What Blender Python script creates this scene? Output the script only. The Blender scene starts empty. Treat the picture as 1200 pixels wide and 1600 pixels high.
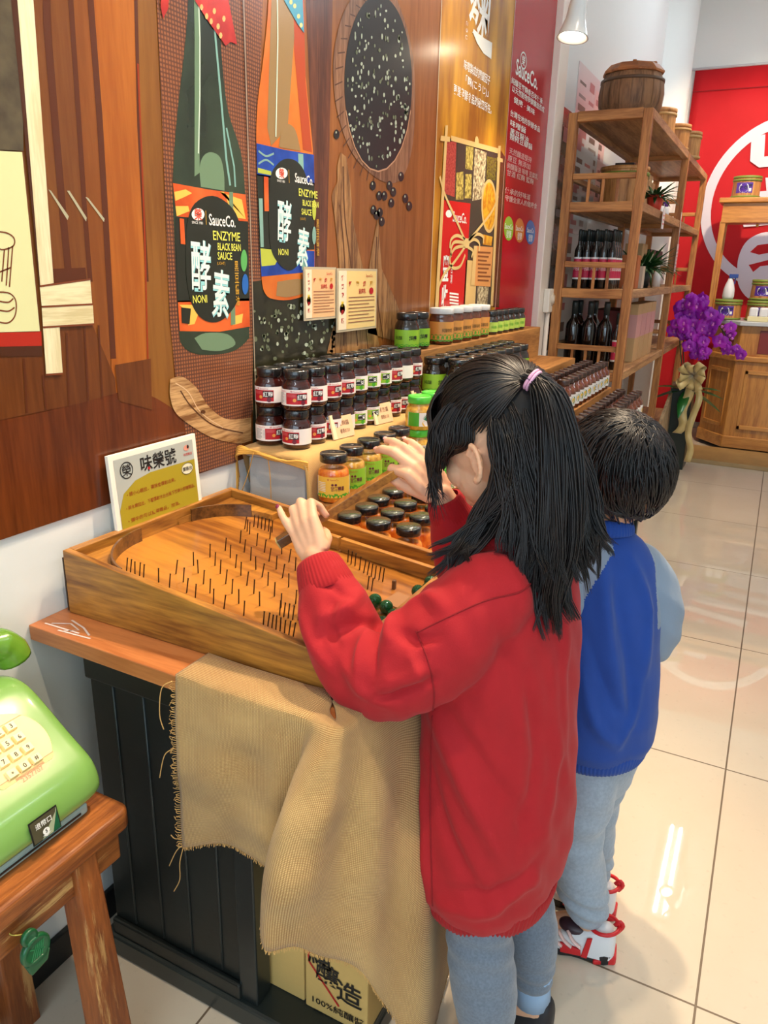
import bpy, bmesh, math, random
import numpy as np
from mathutils import Vector, Matrix, Euler
random.seed(7)
rng = np.random.default_rng(7)
scene = bpy.context.scene
COL = scene.collection
PI = math.pi

# ------------------------------------------------------------------ camera
FPX, PITCH, YAW, ROLL = 1169.75, 0.316256, 0.468700, 0.024294
CAM = Vector((1.055, 0.0, 1.31))
def _cam_axes():
    cy, sy, cp, sp = math.cos(YAW), math.sin(YAW), math.cos(PITCH), math.sin(PITCH)
    fwd = Vector((-sy * cp, cy * cp, -sp)); right = Vector((cy, sy, 0)); up = right.cross(fwd)
    r = right * math.cos(ROLL) + up * math.sin(ROLL); u = r.cross(fwd)
    return r, u, fwd
CR, CU, CF = _cam_axes()
cam_data = bpy.data.cameras.new('camera')
cam = bpy.data.objects.new('camera', cam_data); COL.objects.link(cam)
cam.matrix_world = Matrix(((CR.x, CU.x, -CF.x, CAM.x), (CR.y, CU.y, -CF.y, CAM.y), (CR.z, CU.z, -CF.z, CAM.z), (0, 0, 0, 1)))
cam_data.sensor_fit = 'VERTICAL'; cam_data.sensor_height = 36.0; cam_data.lens = FPX * 36.0 / 1600.0
cam_data.clip_start = 0.02; cam_data.clip_end = 60
scene.camera = cam

# ------------------------------------------------------------------ light and exposure
scene.view_settings.view_transform = 'Standard'
scene.view_settings.look = 'None'
scene.view_settings.gamma = 1.0
scene.view_settings.use_curve_mapping = False
scene.view_settings.exposure = 0.60
world = bpy.data.worlds.new('world'); scene.world = world; world.use_nodes = True
_bg = world.node_tree.nodes['Background']; _bg.inputs[0].default_value = (0.80, 0.90, 1.0, 1); _bg.inputs[1].default_value = 0.20

def area_light(name, loc, rot, size, size_y, power, color):
    d = bpy.data.lights.new(name, 'AREA'); d.shape = 'RECTANGLE'; d.size = size; d.size_y = size_y; d.energy = power; d.color = color
    o = bpy.data.objects.new(name, d); COL.objects.link(o); o.location = loc; o.rotation_euler = rot
    return o
def spot_light(name, loc, target, power, color, angle, blend=0.5, radius=0.03, parent=None):
    d = bpy.data.lights.new(name, 'SPOT'); d.energy = power; d.color = color; d.spot_size = math.radians(angle); d.spot_blend = blend
    d.shadow_soft_size = radius
    o = bpy.data.objects.new(name, d); COL.objects.link(o); o.location = loc
    o.rotation_euler = (Vector(target) - Vector(loc)).to_track_quat('-Z', 'Y').to_euler()
    return o
WARM = (1.0, 0.78, 0.53)
# daylight from the open shop front behind the camera
area_light('shopfront_daylight', (2.2, -2.6, 1.9), (math.radians(80), 0, 0), 3.6, 2.2, 52, (0.66, 0.86, 1.0))
# spots: (lamp position, target, watts)
SPOTS = [((0.62, 1.75, 3.05), (0.36, 1.06, 0.75), 125, 62), ((0.70, 2.75, 3.05), (0.14, 2.1, 0.95), 75, 60), ((1.0, 0.35, 3.05), (0.0, 0.74, 0.82), 56, 50),
         ((0.80, 1.95, 3.05), (1.30, 1.0, 0.0), 62, 80), ((1.3, 3.3, 3.05), (1.2, 3.0, 0.0), 45, 85), ((1.0, 4.9, 3.05), (0.35, 4.6, 1.4), 40, 60),
         ((1.1, 5.2, 3.05), (0.8, 6.9, 1.6), 110, 80)]

# ------------------------------------------------------------------ helpers
def s2l(c):
    return c / 12.92 if c <= 0.04045 else ((c + 0.055) / 1.055) ** 2.4
def rgb(r, g, b):
    return (s2l(r / 255), s2l(g / 255), s2l(b / 255), 1.0)
MATS = {}
def nodes_of(m):
    m.use_nodes = True; nt = m.node_tree
    return nt, nt.nodes, nt.links, nt.nodes['Principled BSDF']
def mat(name, col, rough=0.5, metal=0.0, coat=0.0, bump=0.0, bscale=200.0, var=0.0, vscale=8.0, stretch=(1, 1, 1), sheen=0.0, col2=None, emit=None, estr=0.0, spec=0.5, alpha=1.0, sss=0.0):
    if name in MATS: return MATS[name]
    m = bpy.data.materials.new(name); MATS[name] = m
    nt, N, L, P = nodes_of(m)
    P.inputs['Base Color'].default_value = col; P.inputs['Roughness'].default_value = rough; P.inputs['Metallic'].default_value = metal
    P.inputs['Coat Weight'].default_value = coat; P.inputs['Coat Roughness'].default_value = 0.08
    P.inputs['Sheen Weight'].default_value = sheen; P.inputs['Specular IOR Level'].default_value = spec
    if sss: P.inputs['Subsurface Weight'].default_value = sss; P.inputs['Subsurface Radius'].default_value = (0.02, 0.008, 0.005); P.inputs['Subsurface Scale'].default_value = 0.4
    tc = N.new('ShaderNodeTexCoord'); mp = N.new('ShaderNodeMapping'); L.new(tc.outputs['Object'], mp.inputs[0]); mp.inputs['Scale'].default_value = stretch
    nz = N.new('ShaderNodeTexNoise'); L.new(mp.outputs[0], nz.inputs['Vector']); nz.inputs['Scale'].default_value = vscale; nz.inputs['Detail'].default_value = 5
    if var > 0 or col2 is not None:
        c2 = col2 if col2 is not None else tuple(max(0, c * (1 - var)) for c in col[:3]) + (1,)
        rp = N.new('ShaderNodeValToRGB'); rp.color_ramp.elements[0].position = 0.35; rp.color_ramp.elements[1].position = 0.65
        rp.color_ramp.elements[0].color = c2; rp.color_ramp.elements[1].color = col
        L.new(nz.outputs['Fac'], rp.inputs[0]); L.new(rp.outputs[0], P.inputs['Base Color'])
    if bump > 0:
        n2 = N.new('ShaderNodeTexNoise'); L.new(mp.outputs[0], n2.inputs['Vector']); n2.inputs['Scale'].default_value = bscale; n2.inputs['Detail'].default_value = 3
        bp = N.new('ShaderNodeBump'); bp.inputs['Strength'].default_value = bump; bp.inputs['Distance'].default_value = 0.004
        L.new(n2.outputs['Fac'], bp.inputs['Height']); L.new(bp.outputs[0], P.inputs['Normal'])
    if emit is not None:
        P.inputs['Emission Color'].default_value = emit; P.inputs['Emission Strength'].default_value = estr
    return m
def wood(name, c1, c2, axis='X', scale=6.0, rough=0.4, coat=0.1, bump=0.15, worn=None):
    """streaky wood grain along an object axis"""
    if name in MATS: return MATS[name]
    m = bpy.data.materials.new(name); MATS[name] = m
    nt, N, L, P = nodes_of(m)
    tc = N.new('ShaderNodeTexCoord'); mp = N.new('ShaderNodeMapping'); L.new(tc.outputs['Object'], mp.inputs[0])
    st = {'X': (0.09, 1, 1), 'Y': (1, 0.09, 1), 'Z': (1, 1, 0.09)}[axis]; mp.inputs['Scale'].default_value = st
    nz = N.new('ShaderNodeTexNoise'); nz.inputs['Scale'].default_value = scale * 6; nz.inputs['Detail'].default_value = 8; nz.inputs['Distortion'].default_value = 0.6
    L.new(mp.outputs[0], nz.inputs['Vector'])
    n3 = N.new('ShaderNodeTexNoise'); n3.inputs['Scale'].default_value = scale * 40; n3.inputs['Detail'].default_value = 4; L.new(mp.outputs[0], n3.inputs['Vector'])
    mx = N.new('ShaderNodeMix'); mx.inputs[0].default_value = 0.35; L.new(nz.outputs['Fac'], mx.inputs['A']); L.new(n3.outputs['Fac'], mx.inputs['B'])
    rp = N.new('ShaderNodeValToRGB'); rp.color_ramp.elements[0].position = 0.40; rp.color_ramp.elements[1].position = 0.59
    rp.color_ramp.elements[0].color = c2; rp.color_ramp.elements[1].color = c1
    L.new(mx.outputs[0], rp.inputs[0])
    out = rp.outputs[0]
    if worn is not None:
        n4 = N.new('ShaderNodeTexNoise'); n4.inputs['Scale'].default_value = 14; n4.inputs['Detail'].default_value = 9; n4.inputs['Roughness'].default_value = 0.7
        L.new(mp.outputs[0], n4.inputs['Vector'])
        r2 = N.new('ShaderNodeValToRGB'); r2.color_ramp.elements[0].position = 0.525; r2.color_ramp.elements[1].position = 0.57
        L.new(n4.outputs['Fac'], r2.inputs[0])
        m2 = N.new('ShaderNodeMix'); m2.data_type = 'RGBA'; L.new(r2.outputs[0], m2.inputs[0]); L.new(out, m2.inputs[6]); m2.inputs[7].default_value = worn
        out = m2.outputs[2]
    L.new(out, P.inputs['Base Color'])
    P.inputs['Roughness'].default_value = rough; P.inputs['Coat Weight'].default_value = coat; P.inputs['Coat Roughness'].default_value = 0.15
    bp = N.new('ShaderNodeBump'); bp.inputs['Strength'].default_value = bump; bp.inputs['Distance'].default_value = 0.002
    L.new(mx.outputs[0], bp.inputs['Height']); L.new(bp.outputs[0], P.inputs['Normal'])
    return m
def clear_glass(name, tint=(1, 1, 1, 1)):
    """thin clear glass: fresnel gloss over a transparent wall"""
    if name in MATS: return MATS[name]
    m = bpy.data.materials.new(name); MATS[name] = m; m.use_nodes = True; nt = m.node_tree; N, L = nt.nodes, nt.links
    N.remove(N['Principled BSDF']); out = N['Material Output']
    t = N.new('ShaderNodeBsdfTransparent'); t.inputs[0].default_value = tint
    g = N.new('ShaderNodeBsdfGlossy'); g.inputs['Roughness'].default_value = 0.04
    fr = N.new('ShaderNodeFresnel'); fr.inputs[0].default_value = 1.5
    ge = N.new('ShaderNodeNewGeometry'); su = N.new('ShaderNodeMath'); su.operation = 'SUBTRACT'; su.inputs[0].default_value = 1.0; L.new(ge.outputs['Backfacing'], su.inputs[1])
    mu = N.new('ShaderNodeMath'); mu.operation = 'MULTIPLY'; L.new(fr.outputs[0], mu.inputs[0]); L.new(su.outputs[0], mu.inputs[1])
    mx = N.new('ShaderNodeMixShader'); L.new(mu.outputs[0], mx.inputs[0]); L.new(t.outputs[0], mx.inputs[1]); L.new(g.outputs[0], mx.inputs[2])
    L.new(mx.outputs[0], out.inputs[0])
    return m
def weave(name, c1, c2, scale=300.0, rough=0.95, ax=('X', 'Z'), bump=0.6):
    """plain woven cloth: two crossing thread waves"""
    if name in MATS: return MATS[name]
    m = bpy.data.materials.new(name); MATS[name] = m
    nt, N, L, P = nodes_of(m)
    uv = N.new('ShaderNodeTexCoord')
    src = uv.outputs['UV'] if ax == 'UV' else uv.outputs['Object']
    dirs = ('X', 'Y') if ax == 'UV' else ax
    ws = []
    for d in dirs:
        w = N.new('ShaderNodeTexWave'); w.bands_direction = d; w.inputs['Scale'].default_value = scale; w.inputs['Distortion'].default_value = 1.2
        w.inputs['Detail'].default_value = 2; w.inputs['Detail Scale'].default_value = 0.15; L.new(src, w.inputs[0]); ws.append(w)
    a = N.new('ShaderNodeMath'); a.operation = 'MULTIPLY'; L.new(ws[0].outputs['Fac'], a.inputs[0]); L.new(ws[1].outputs['Fac'], a.inputs[1])
    nz = N.new('ShaderNodeTexNoise'); nz.inputs['Scale'].default_value = scale * 0.06; nz.inputs['Detail'].default_value = 6; L.new(src, nz.inputs['Vector'])
    ad = N.new('ShaderNodeMath'); ad.operation = 'MULTIPLY_ADD'; L.new(nz.outputs['Fac'], ad.inputs[0]); ad.inputs[1].default_value = 0.7; L.new(a.outputs[0], ad.inputs[2])
    rp = N.new('ShaderNodeValToRGB'); rp.color_ramp.elements[0].position = 0.25; rp.color_ramp.elements[1].position = 0.95
    rp.color_ramp.elements[0].color = c2; rp.color_ramp.elements[1].color = c1
    L.new(ad.outputs[0], rp.inputs[0]); L.new(rp.outputs[0], P.inputs['Base Color'])
    P.inputs['Roughness'].default_value = rough; P.inputs['Sheen Weight'].default_value = 0.15
    bp = N.new('ShaderNodeBump'); bp.inputs['Strength'].default_value = bump; bp.inputs['Distance'].default_value = 0.0012
    L.new(a.outputs[0], bp.inputs['Height']); L.new(bp.outputs[0], P.inputs['Normal'])
    return m

class MB:
    """collects shapes into one mesh"""
    def __init__(s): s.v = []; s.f = []; s.mi = []; s.sm = []
    def add(s, vs, fs, mi=0, smooth=False, M=None):
        o = len(s.v)
        if M is not None: vs = [M @ Vector(p) for p in vs]
        s.v += [tuple(p) for p in vs]; s.f += [tuple(o + i for i in f) for f in fs]; s.mi += [mi] * len(fs); s.sm += [smooth] * len(fs)
        return s
    def box(s, c, d, mi=0, rot=None):
        x, y, z = d[0] / 2, d[1] / 2, d[2] / 2
        vs = [Vector((a * x, b * y, e * z)) for a in (-1, 1) for b in (-1, 1) for e in (-1, 1)]
        if rot is not None:
            R = Euler(rot).to_matrix(); vs = [R @ v for v in vs]
        c = Vector(c); vs = [v + c for v in vs]
        return s.add(vs, [(0, 1, 3, 2), (4, 6, 7, 5), (0, 4, 5, 1), (2, 3, 7, 6), (0, 2, 6, 4), (1, 5, 7, 3)], mi)
    def span(s, a, b, mi=0):
        a, b = Vector(a), Vector(b)
        return s.box((a + b) / 2, [abs(q) for q in (b - a)], mi)
    def hexa(s, bot, top, mi=0):
        """four bottom corners, four top corners, same winding (ccw from above)"""
        return s.add(list(bot) + list(top), [(3, 2, 1, 0), (4, 5, 6, 7), (0, 1, 5, 4), (1, 2, 6, 5), (2, 3, 7, 6), (3, 0, 4, 7)], mi)
    def lathe(s, prof, n=24, mi=0, c=(0, 0, 0), smooth=True, M=None):
        """prof: list of (r, z) from bottom to top (or any); closed at r=0"""
        vs = []; fs = []; c = Vector(c)
        for r, z in prof:
            for k in range(n):
                a = 2 * PI * k / n; vs.append(c + Vector((r * math.cos(a), r * math.sin(a), z)))
        for i in range(len(prof) - 1):
            for k in range(n):
                a, b = i * n + k, i * n + (k + 1) % n
                fs.append((a, b, b + n, a + n))
        fs.append(tuple(range(n - 1, -1, -1))); fs.append(tuple((len(prof) - 1) * n + k for k in range(n)))
        return s.add(vs, fs, mi, smooth, M)
    def tube(s, pts, rad, n=8, mi=0, caps=True, smooth=True, flat=1.0, up=None):
        """swept tube through pts; rad number or list; flat squashes the second axis"""
        pts = [Vector(p) for p in pts]; m = len(pts)
        if not isinstance(rad, (list, tuple, np.ndarray)): rad = [rad] * m
        vs = []; fs = []; pu = None
        for i, p in enumerate(pts):
            t = (pts[min(i + 1, m - 1)] - pts[max(i - 1, 0)])
            t = t.normalized() if t.length > 1e-9 else Vector((0, 0, 1))
            if pu is None:
                ref = Vector(up) if up is not None else (Vector((0, 0, 1)) if abs(t.z) < 0.9 else Vector((1, 0, 0)))
                a = t.cross(ref).normalized()
            else:
                a = (pu - t * pu.dot(t)); a = a.normalized() if a.length > 1e-6 else t.orthogonal().normalized()
            pu = a; b = t.cross(a)
            for k in range(n):
                q = 2 * PI * k / n; vs.append(p + a * (rad[i] * math.cos(q)) + b * (rad[i] * flat * math.sin(q)))
        for i in range(m - 1):
            for k in range(n):
                x, y = i * n + k, i * n + (k + 1) % n
                fs.append((x, y, y + n, x + n))
        if caps: fs.append(tuple(range(n - 1, -1, -1))); fs.append(tuple((m - 1) * n + k for k in range(n)))
        return s.add(vs, fs, mi, smooth)
    def ball(s, c, r, n=16, m=10, mi=0, R=None):
        """ellipsoid; r = number or 3 radii"""
        if not isinstance(r, (list, tuple)): r = (r, r, r)
        vs = []; fs = []; c = Vector(c)
        for i in range(m + 1):
            th = PI * i / m
            for k in range(n):
                ph = 2 * PI * k / n; p = Vector((r[0] * math.sin(th) * math.cos(ph), r[1] * math.sin(th) * math.sin(ph), r[2] * math.cos(th)))
                if R is not None: p = R @ p
                vs.append(c + p)
        for i in range(m):
            for k in range(n):
                a, b = i * n + k, i * n + (k + 1) % n
                fs.append((a, a + n, b + n, b))
        return s.add(vs, fs, mi, True)
    def grid(s, P, mi=0, smooth=True):
        """P[i][j] points"""
        a, b = len(P), len(P[0]); vs = [p for r in P for p in r]
        fs = [(i * b + j, i * b + j + 1, (i + 1) * b + j + 1, (i + 1) * b + j) for i in range(a - 1) for j in range(b - 1)]
        return s.add(vs, fs, mi, smooth)
    def build(s, name, mats, parent=None, bevel=0.0, seg=2, clean=False, solid=0.0, sub=0):
        me = bpy.data.meshes.new(name); me.from_pydata(s.v, [], s.f)
        if not isinstance(mats, (list, tuple)): mats = [mats]
        for m in mats: me.materials.append(m)
        me.polygons.foreach_set('material_index', s.mi); me.polygons.foreach_set('use_smooth', s.sm)
        if clean:
            bm = bmesh.new(); bm.from_mesh(me); bmesh.ops.remove_doubles(bm, verts=bm.verts, dist=1e-6)
            bmesh.ops.recalc_face_normals(bm, faces=bm.faces); bm.to_mesh(me); bm.free()
        me.update()
        return link(name, me, parent, bevel, seg, solid, sub)
def link(name, me, parent=None, bevel=0.0, seg=2, solid=0.0, sub=0):
    o = bpy.data.objects.new(name, me); COL.objects.link(o)
    if parent is not None: o.parent = parent
    if solid: md = o.modifiers.new('solid', 'SOLIDIFY'); md.thickness = solid; md.offset = 0
    if sub: md = o.modifiers.new('sub', 'SUBSURF'); md.levels = sub; md.render_levels = sub
    if bevel: md = o.modifiers.new('bevel', 'BEVEL'); md.width = bevel; md.segments = seg; md.limit_method = 'ANGLE'; md.angle_limit = math.radians(40)
    return o
def tag(o, label=None, cat=None, group=None, kind=None):
    if label: o['label'] = label
    if cat: o['category'] = cat
    if group: o['group'] = group
    if kind: o['kind'] = kind
    return o
def empty(name, loc=(0, 0, 0), rz=0.0, label=None, cat=None, group=None):
    o = bpy.data.objects.new(name, None); COL.objects.link(o); o.location = loc; o.rotation_euler = (0, 0, rz); o.empty_display_size = 0.05
    return tag(o, label, cat, group)
def copy_tree(o, parent=None):
    c = o.copy(); COL.objects.link(c)
    if parent is not None: c.parent = parent
    for ch in list(o.children): copy_tree(ch, c)
    return c
def W(px, py):
    """point of the left wall (X = 0) seen at a photo pixel -> (Y, Z)"""
    d = CR * ((px - 600) / FPX) - CU * ((py - 800) / FPX) + CF
    k = -CAM.x / d.x
    return (CAM.y + d.y * k, CAM.z + d.z * k)

_TXT = {}
def text_mesh(s, bold=0.0, res=2):
    key = (s, bold, res)
    if key not in _TXT:
        c = bpy.data.curves.new('txt', 'FONT'); c.body = s; c.align_x = 'CENTER'; c.align_y = 'CENTER'; c.offset = bold; c.resolution_u = res
        o = bpy.data.objects.new('txt', c); COL.objects.link(o); bpy.context.view_layer.update()
        m = bpy.data.meshes.new_from_object(o.evaluated_get(bpy.context.evaluated_depsgraph_get()))
        V = np.array([v.co[:2] for v in m.vertices]) if len(m.vertices) else np.zeros((0, 2)); F = [tuple(p.vertices) for p in m.polygons]
        bpy.data.objects.remove(o); bpy.data.curves.remove(c); bpy.data.meshes.remove(m)
        if len(V):
            lo, hi = V.min(0), V.max(0); V = (V - (lo + hi) / 2) / (hi[1] - lo[1])
        _TXT[key] = (V, F)
    return _TXT[key]
class PB(MB):
    """flat print: shapes in (u, v) laid in thin ink layers on a surface given by map(u, v, h)"""
    def __init__(s, mp, step=0.0004): super().__init__(); s.mp = mp; s.step = step
    def poly(s, pts, mi, lay=1):
        h = lay * s.step
        bm = None
        return s.add([s.mp(u, v, h) for u, v in pts], [tuple(range(len(pts)))], mi)
    def rect(s, u0, v0, u1, v1, mi, lay=1, nu=1):
        for k in range(nu):
            a, b = u0 + (u1 - u0) * k / nu, u0 + (u1 - u0) * (k + 1) / nu
            s.poly([(a, v0), (b, v0), (b, v1), (a, v1)], mi, lay)
        return s
    def ell(s, u, v, a, b, mi, lay=1, n=28, rot=0.0):
        c, q = math.cos(rot), math.sin(rot)
        return s.poly([(u + a * math.cos(t) * c - b * math.sin(t) * q, v + a * math.cos(t) * q + b * math.sin(t) * c) for t in [2 * PI * k / n for k in range(n)]], mi, lay)
    def ring(s, u, v, a, b, w, mi, lay=1, n=48):
        for k in range(n):
            t0, t1 = 2 * PI * k / n, 2 * PI * (k + 1) / n
            s.poly([(u + a * math.cos(t0), v + b * math.sin(t0)), (u + a * math.cos(t1), v + b * math.sin(t1)),
                    (u + (a - w) * math.cos(t1), v + (b - w) * math.sin(t1)), (u + (a - w) * math.cos(t0), v + (b - w) * math.sin(t0))], mi, lay)
        return s
    def stroke(s, pts, w, mi, lay=1):
        ws = w if isinstance(w, (list, tuple)) else [w] * len(pts)
        L_, R_ = [], []
        for i, (u, v) in enumerate(pts):
            a, b = pts[max(i - 1, 0)], pts[min(i + 1, len(pts) - 1)]
            du, dv = b[0] - a[0], b[1] - a[1]; n = math.hypot(du, dv) or 1
            L_.append((u - dv / n * ws[i] / 2, v + du / n * ws[i] / 2)); R_.append((u + dv / n * ws[i] / 2, v - du / n * ws[i] / 2))
        for i in range(len(pts) - 1): s.poly([L_[i], R_[i], R_[i + 1], L_[i + 1]], mi, lay)
        return s
    def text(s, t, u, v, h, mi, lay=2, bold=0.0, wide=1.0, rot=0.0, res=2, width=None, vertical=False):
        if vertical:
            n = len(t)
            for k, ch in enumerate(t): s.text(ch, u, v - (k - (n - 1) / 2) * h * 1.12, h, mi, lay, bold, wide, rot, res)
            return s
        V, F = text_mesh(t, bold, res)
        if not len(V): return s
        if width is not None: wide = width / ((V[:, 0].max() - V[:, 0].min()) * h)
        c, q = math.cos(rot), math.sin(rot); hh = lay * s.step
        P = [s.mp(u + (x * wide * c - y * q) * h, v + (x * wide * q + y * c) * h, hh) for x, y in V]
        return s.add(P, F, mi)
def wall_map(u, v, h): return (h, u, v)      # u = Y along the wall, v = Z, ink stands off the wall along +X
# ------------------------------------------------------------------ materials shared by the room
WHITE = mat('white_paint', rgb(236, 236, 232), 0.55, bump=0.08, bscale=60)
CREAM_TRIM = mat('cream_trim', rgb(240, 226, 214), 0.35)
BLACK = mat('black_satin', rgb(26, 28, 28), 0.42)
INKW = mat('ink_white', rgb(240, 240, 236), 0.5); INKK = mat('ink_black', rgb(24, 22, 20), 0.5); INKR = mat('ink_red', rgb(186, 24, 30), 0.45)

def floor_material():
    m = bpy.data.materials.new('polished_tile'); nt, N, L, P = nodes_of(m)
    g = N.new('ShaderNodeNewGeometry'); sp = N.new('ShaderNodeSeparateXYZ'); L.new(g.outputs['Position'], sp.inputs[0])
    ds = []
    for ax, off in (('X', 1.122), ('Y', 1.2175)):
        a = N.new('ShaderNodeMath'); a.operation = 'SUBTRACT'; L.new(sp.outputs[ax], a.inputs[0]); a.inputs[1].default_value = off
        b = N.new('ShaderNodeMath'); b.operation = 'PINGPONG'; L.new(a.outputs[0], b.inputs[0]); b.inputs[1].default_value = 0.4; ds.append(b)
    mn = N.new('ShaderNodeMath'); mn.operation = 'MINIMUM'; L.new(ds[0].outputs[0], mn.inputs[0]); L.new(ds[1].outputs[0], mn.inputs[1])
    lt = N.new('ShaderNodeMath'); lt.operation = 'LESS_THAN'; L.new(mn.outputs[0], lt.inputs[0]); lt.inputs[1].default_value = 0.0022
    nz = N.new('ShaderNodeTexNoise'); L.new(g.outputs['Position'], nz.inputs['Vector']); nz.inputs['Scale'].default_value = 2.2; nz.inputs['Detail'].default_value = 6
    rp = N.new('ShaderNodeValToRGB'); rp.color_ramp.elements[0].position = 0.3; rp.color_ramp.elements[1].position = 0.7
    rp.color_ramp.elements[0].color = rgb(212, 196, 174); rp.color_ramp.elements[1].color = rgb(220, 206, 186); L.new(nz.outputs['Fac'], rp.inputs[0])
    # dark scuffs along the foot of the wall
    n2 = N.new('ShaderNodeTexNoise'); L.new(g.outputs['Position'], n2.inputs['Vector']); n2.inputs['Scale'].default_value = 60; n2.inputs['Detail'].default_value = 8
    r2 = N.new('ShaderNodeValToRGB'); r2.color_ramp.elements[0].position = 0.62; r2.color_ramp.elements[1].position = 0.8; r2.color_ramp.elements[1].color = (0.55, 0.55, 0.55, 1); L.new(n2.outputs['Fac'], r2.inputs[0])
    m1 = N.new('ShaderNodeMix'); m1.data_type = 'RGBA'; L.new(r2.outputs[0], m1.inputs[0]); L.new(rp.outputs[0], m1.inputs[6]); m1.inputs[7].default_value = rgb(190, 176, 156)
    m2 = N.new('ShaderNodeMix'); m2.data_type = 'RGBA'; L.new(lt.outputs[0], m2.inputs[0]); L.new(m1.outputs[2], m2.inputs[6]); m2.inputs[7].default_value = rgb(110, 92, 72)
    L.new(m2.outputs[2], P.inputs['Base Color']); P.inputs['Roughness'].default_value = 0.07; P.inputs['Specular IOR Level'].default_value = 0.55
    rr = N.new('ShaderNodeMath'); rr.operation = 'MULTIPLY_ADD'; L.new(lt.outputs[0], rr.inputs[0]); rr.inputs[1].default_value = 0.5; rr.inputs[2].default_value = 0.016; L.new(rr.outputs[0], P.inputs['Roughness'])
    bp = N.new('ShaderNodeBump'); bp.invert = True; bp.inputs['Strength'].default_value = 0.4; bp.inputs['Distance'].default_value = 0.001; L.new(lt.outputs[0], bp.inputs['Height']); L.new(bp.outputs[0], P.inputs['Normal'])
    return m
def struct(name, mb, m, bevel=0.0): return tag(mb.build(name, m, None, bevel), kind='structure')
struct('floor', MB().span((-0.1, -3.0, -0.1), (4.3, 7.3, 0)), floor_material())
struct('ceiling', MB().span((-0.1, -3.0, 3.4), (4.3, 7.3, 3.5)), mat('ceiling_white', rgb(238, 238, 234), 0.8))
PLASTER = mat('painted_plaster', rgb(232, 234, 232), 0.5, bump=0.25, bscale=18)
struct('wall_left', MB().span((-0.1, -3.0, 0), (0, 7.2, 3.4)), PLASTER)
struct('wall_back', MB().span((-0.1, 7.2, 0), (4.3, 7.3, 3.4)), WHITE)
struct('wall_right', MB().span((4.2, -3.0, 0), (4.3, 7.2, 3.4)), WHITE)
struct('baseboard_left', MB().span((0, -3.0, 0), (0.012, 3.6, 0.068)), mat('black_skirting', rgb(18, 19, 20), 0.5), 0.003)
struct('column_back', MB().lathe([(0.30, 0.0), (0.30, 3.4)], 48, c=(-0.13, 6.6, 0)), WHITE)
t = MB(); t.span((0, 3.575, 0), (0.035, 3.70, 3.4)); t.span((0, 3.70, 0), (0.022, 3.76, 3.4)); struct('trim_1', t, CREAM_TRIM, 0.004)

# ------------------------------------------------------------------ ceiling lights
def tube_light(x, y, length, label):
    r = empty('fluorescent_light', (x, y, 3.4), 0, label, 'ceiling light', 'twin tube fluorescent lights')
    MB().span((-0.08, -length / 2 - 0.04, -0.03), (0.08, length / 2 + 0.04, 0)).build('housing', mat('lamp_housing', rgb(120, 122, 124), 0.5), r, 0.004)
    for s in (-1, 1):
        b = MB().tube([(s * 0.036, -length / 2, -0.048), (s * 0.036, length / 2, -0.048)], 0.013, 12)
        b.build('tube', mat('tube_glow', (1, 1, 1, 1), 0.4, emit=(0.80, 0.92, 1.0, 1), estr=30.0), r)
tube_light(0.965, 5.55, 1.05, 'twin tube light mirrored in the floor by the boy')
tube_light(2.7, 5.3, 1.2, 'twin tube ceiling light above the far right aisle')  # this and the next two fixtures are added out of view for ambient light
tube_light(2.4, 1.9, 1.2, 'twin tube ceiling light over the aisle beside the children')
tube_light(1.15, -1.0, 1.2, 'twin tube ceiling light behind the viewer near the shop front')

LAMPW = mat('lamp_shell', rgb(226, 228, 230), 0.25, coat=0.4)
def track_spot(pos, target, watts, ang, label):
    """white cone spot on a drop rod; its light sits just inside its mouth"""
    p = Vector(pos); r = empty('track_spotlight', p, 0, label, 'spotlight', 'white track spotlights')
    d = (Vector(target) - p).normalized(); q = d.to_track_quat('-Z', 'Y').to_matrix().to_4x4()
    MB().lathe([(0.018, 0.12), (0.024, 0.09), (0.03, 0.06), (0.034, 0.02), (0.052, -0.035), (0.055, -0.04), (0.05, -0.04), (0.03, -0.005), (0.0, 0.0)], 28, M=q).build('lamp_shade', LAMPW, r)
    MB().lathe([(0.0, -0.018), (0.028, -0.018), (0.034, -0.024), (0.03, -0.03), (0.0, -0.034)], 20, M=q).build('bulb', mat('bulb_glow', (1, 1, 1, 1), 0.4, emit=(1.0, 0.86, 0.62, 1), estr=25.0), r)
    MB().tube([q @ Vector((0, 0, 0.1)), q @ Vector((0, 0, 0.13)), (0, 0, 0.18), (0, 0, 3.4 - p.z)], 0.008, 8).build('rod', LAMPW, r)
    MB().lathe([(0.04, 3.37 - p.z), (0.04, 3.4 - p.z)], 20).build('ceiling_rose', LAMPW, r)
    if watts: spot_light('spot_beam', p + d * 0.06, target, watts, WARM, ang, 0.6, 0.035)
track_spot((0.255, 2.95, 2.12), (0.20, 2.75, 0.9), 12, 90, 'lit white cone spotlight hanging beside the barrel on the rack')
for k, (p, tg, w_, an) in enumerate(SPOTS):
    track_spot(p, tg, w_, an, ('white spotlight over the wooden game box', 'white spotlight over the stacked red label jars', 'white spotlight over the green telephone', 'white spotlight over the two children',
                               'white spotlight over the middle of the aisle', 'white spotlight over the wooden display rack', 'white spotlight over the reception counter')[k])

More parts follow.
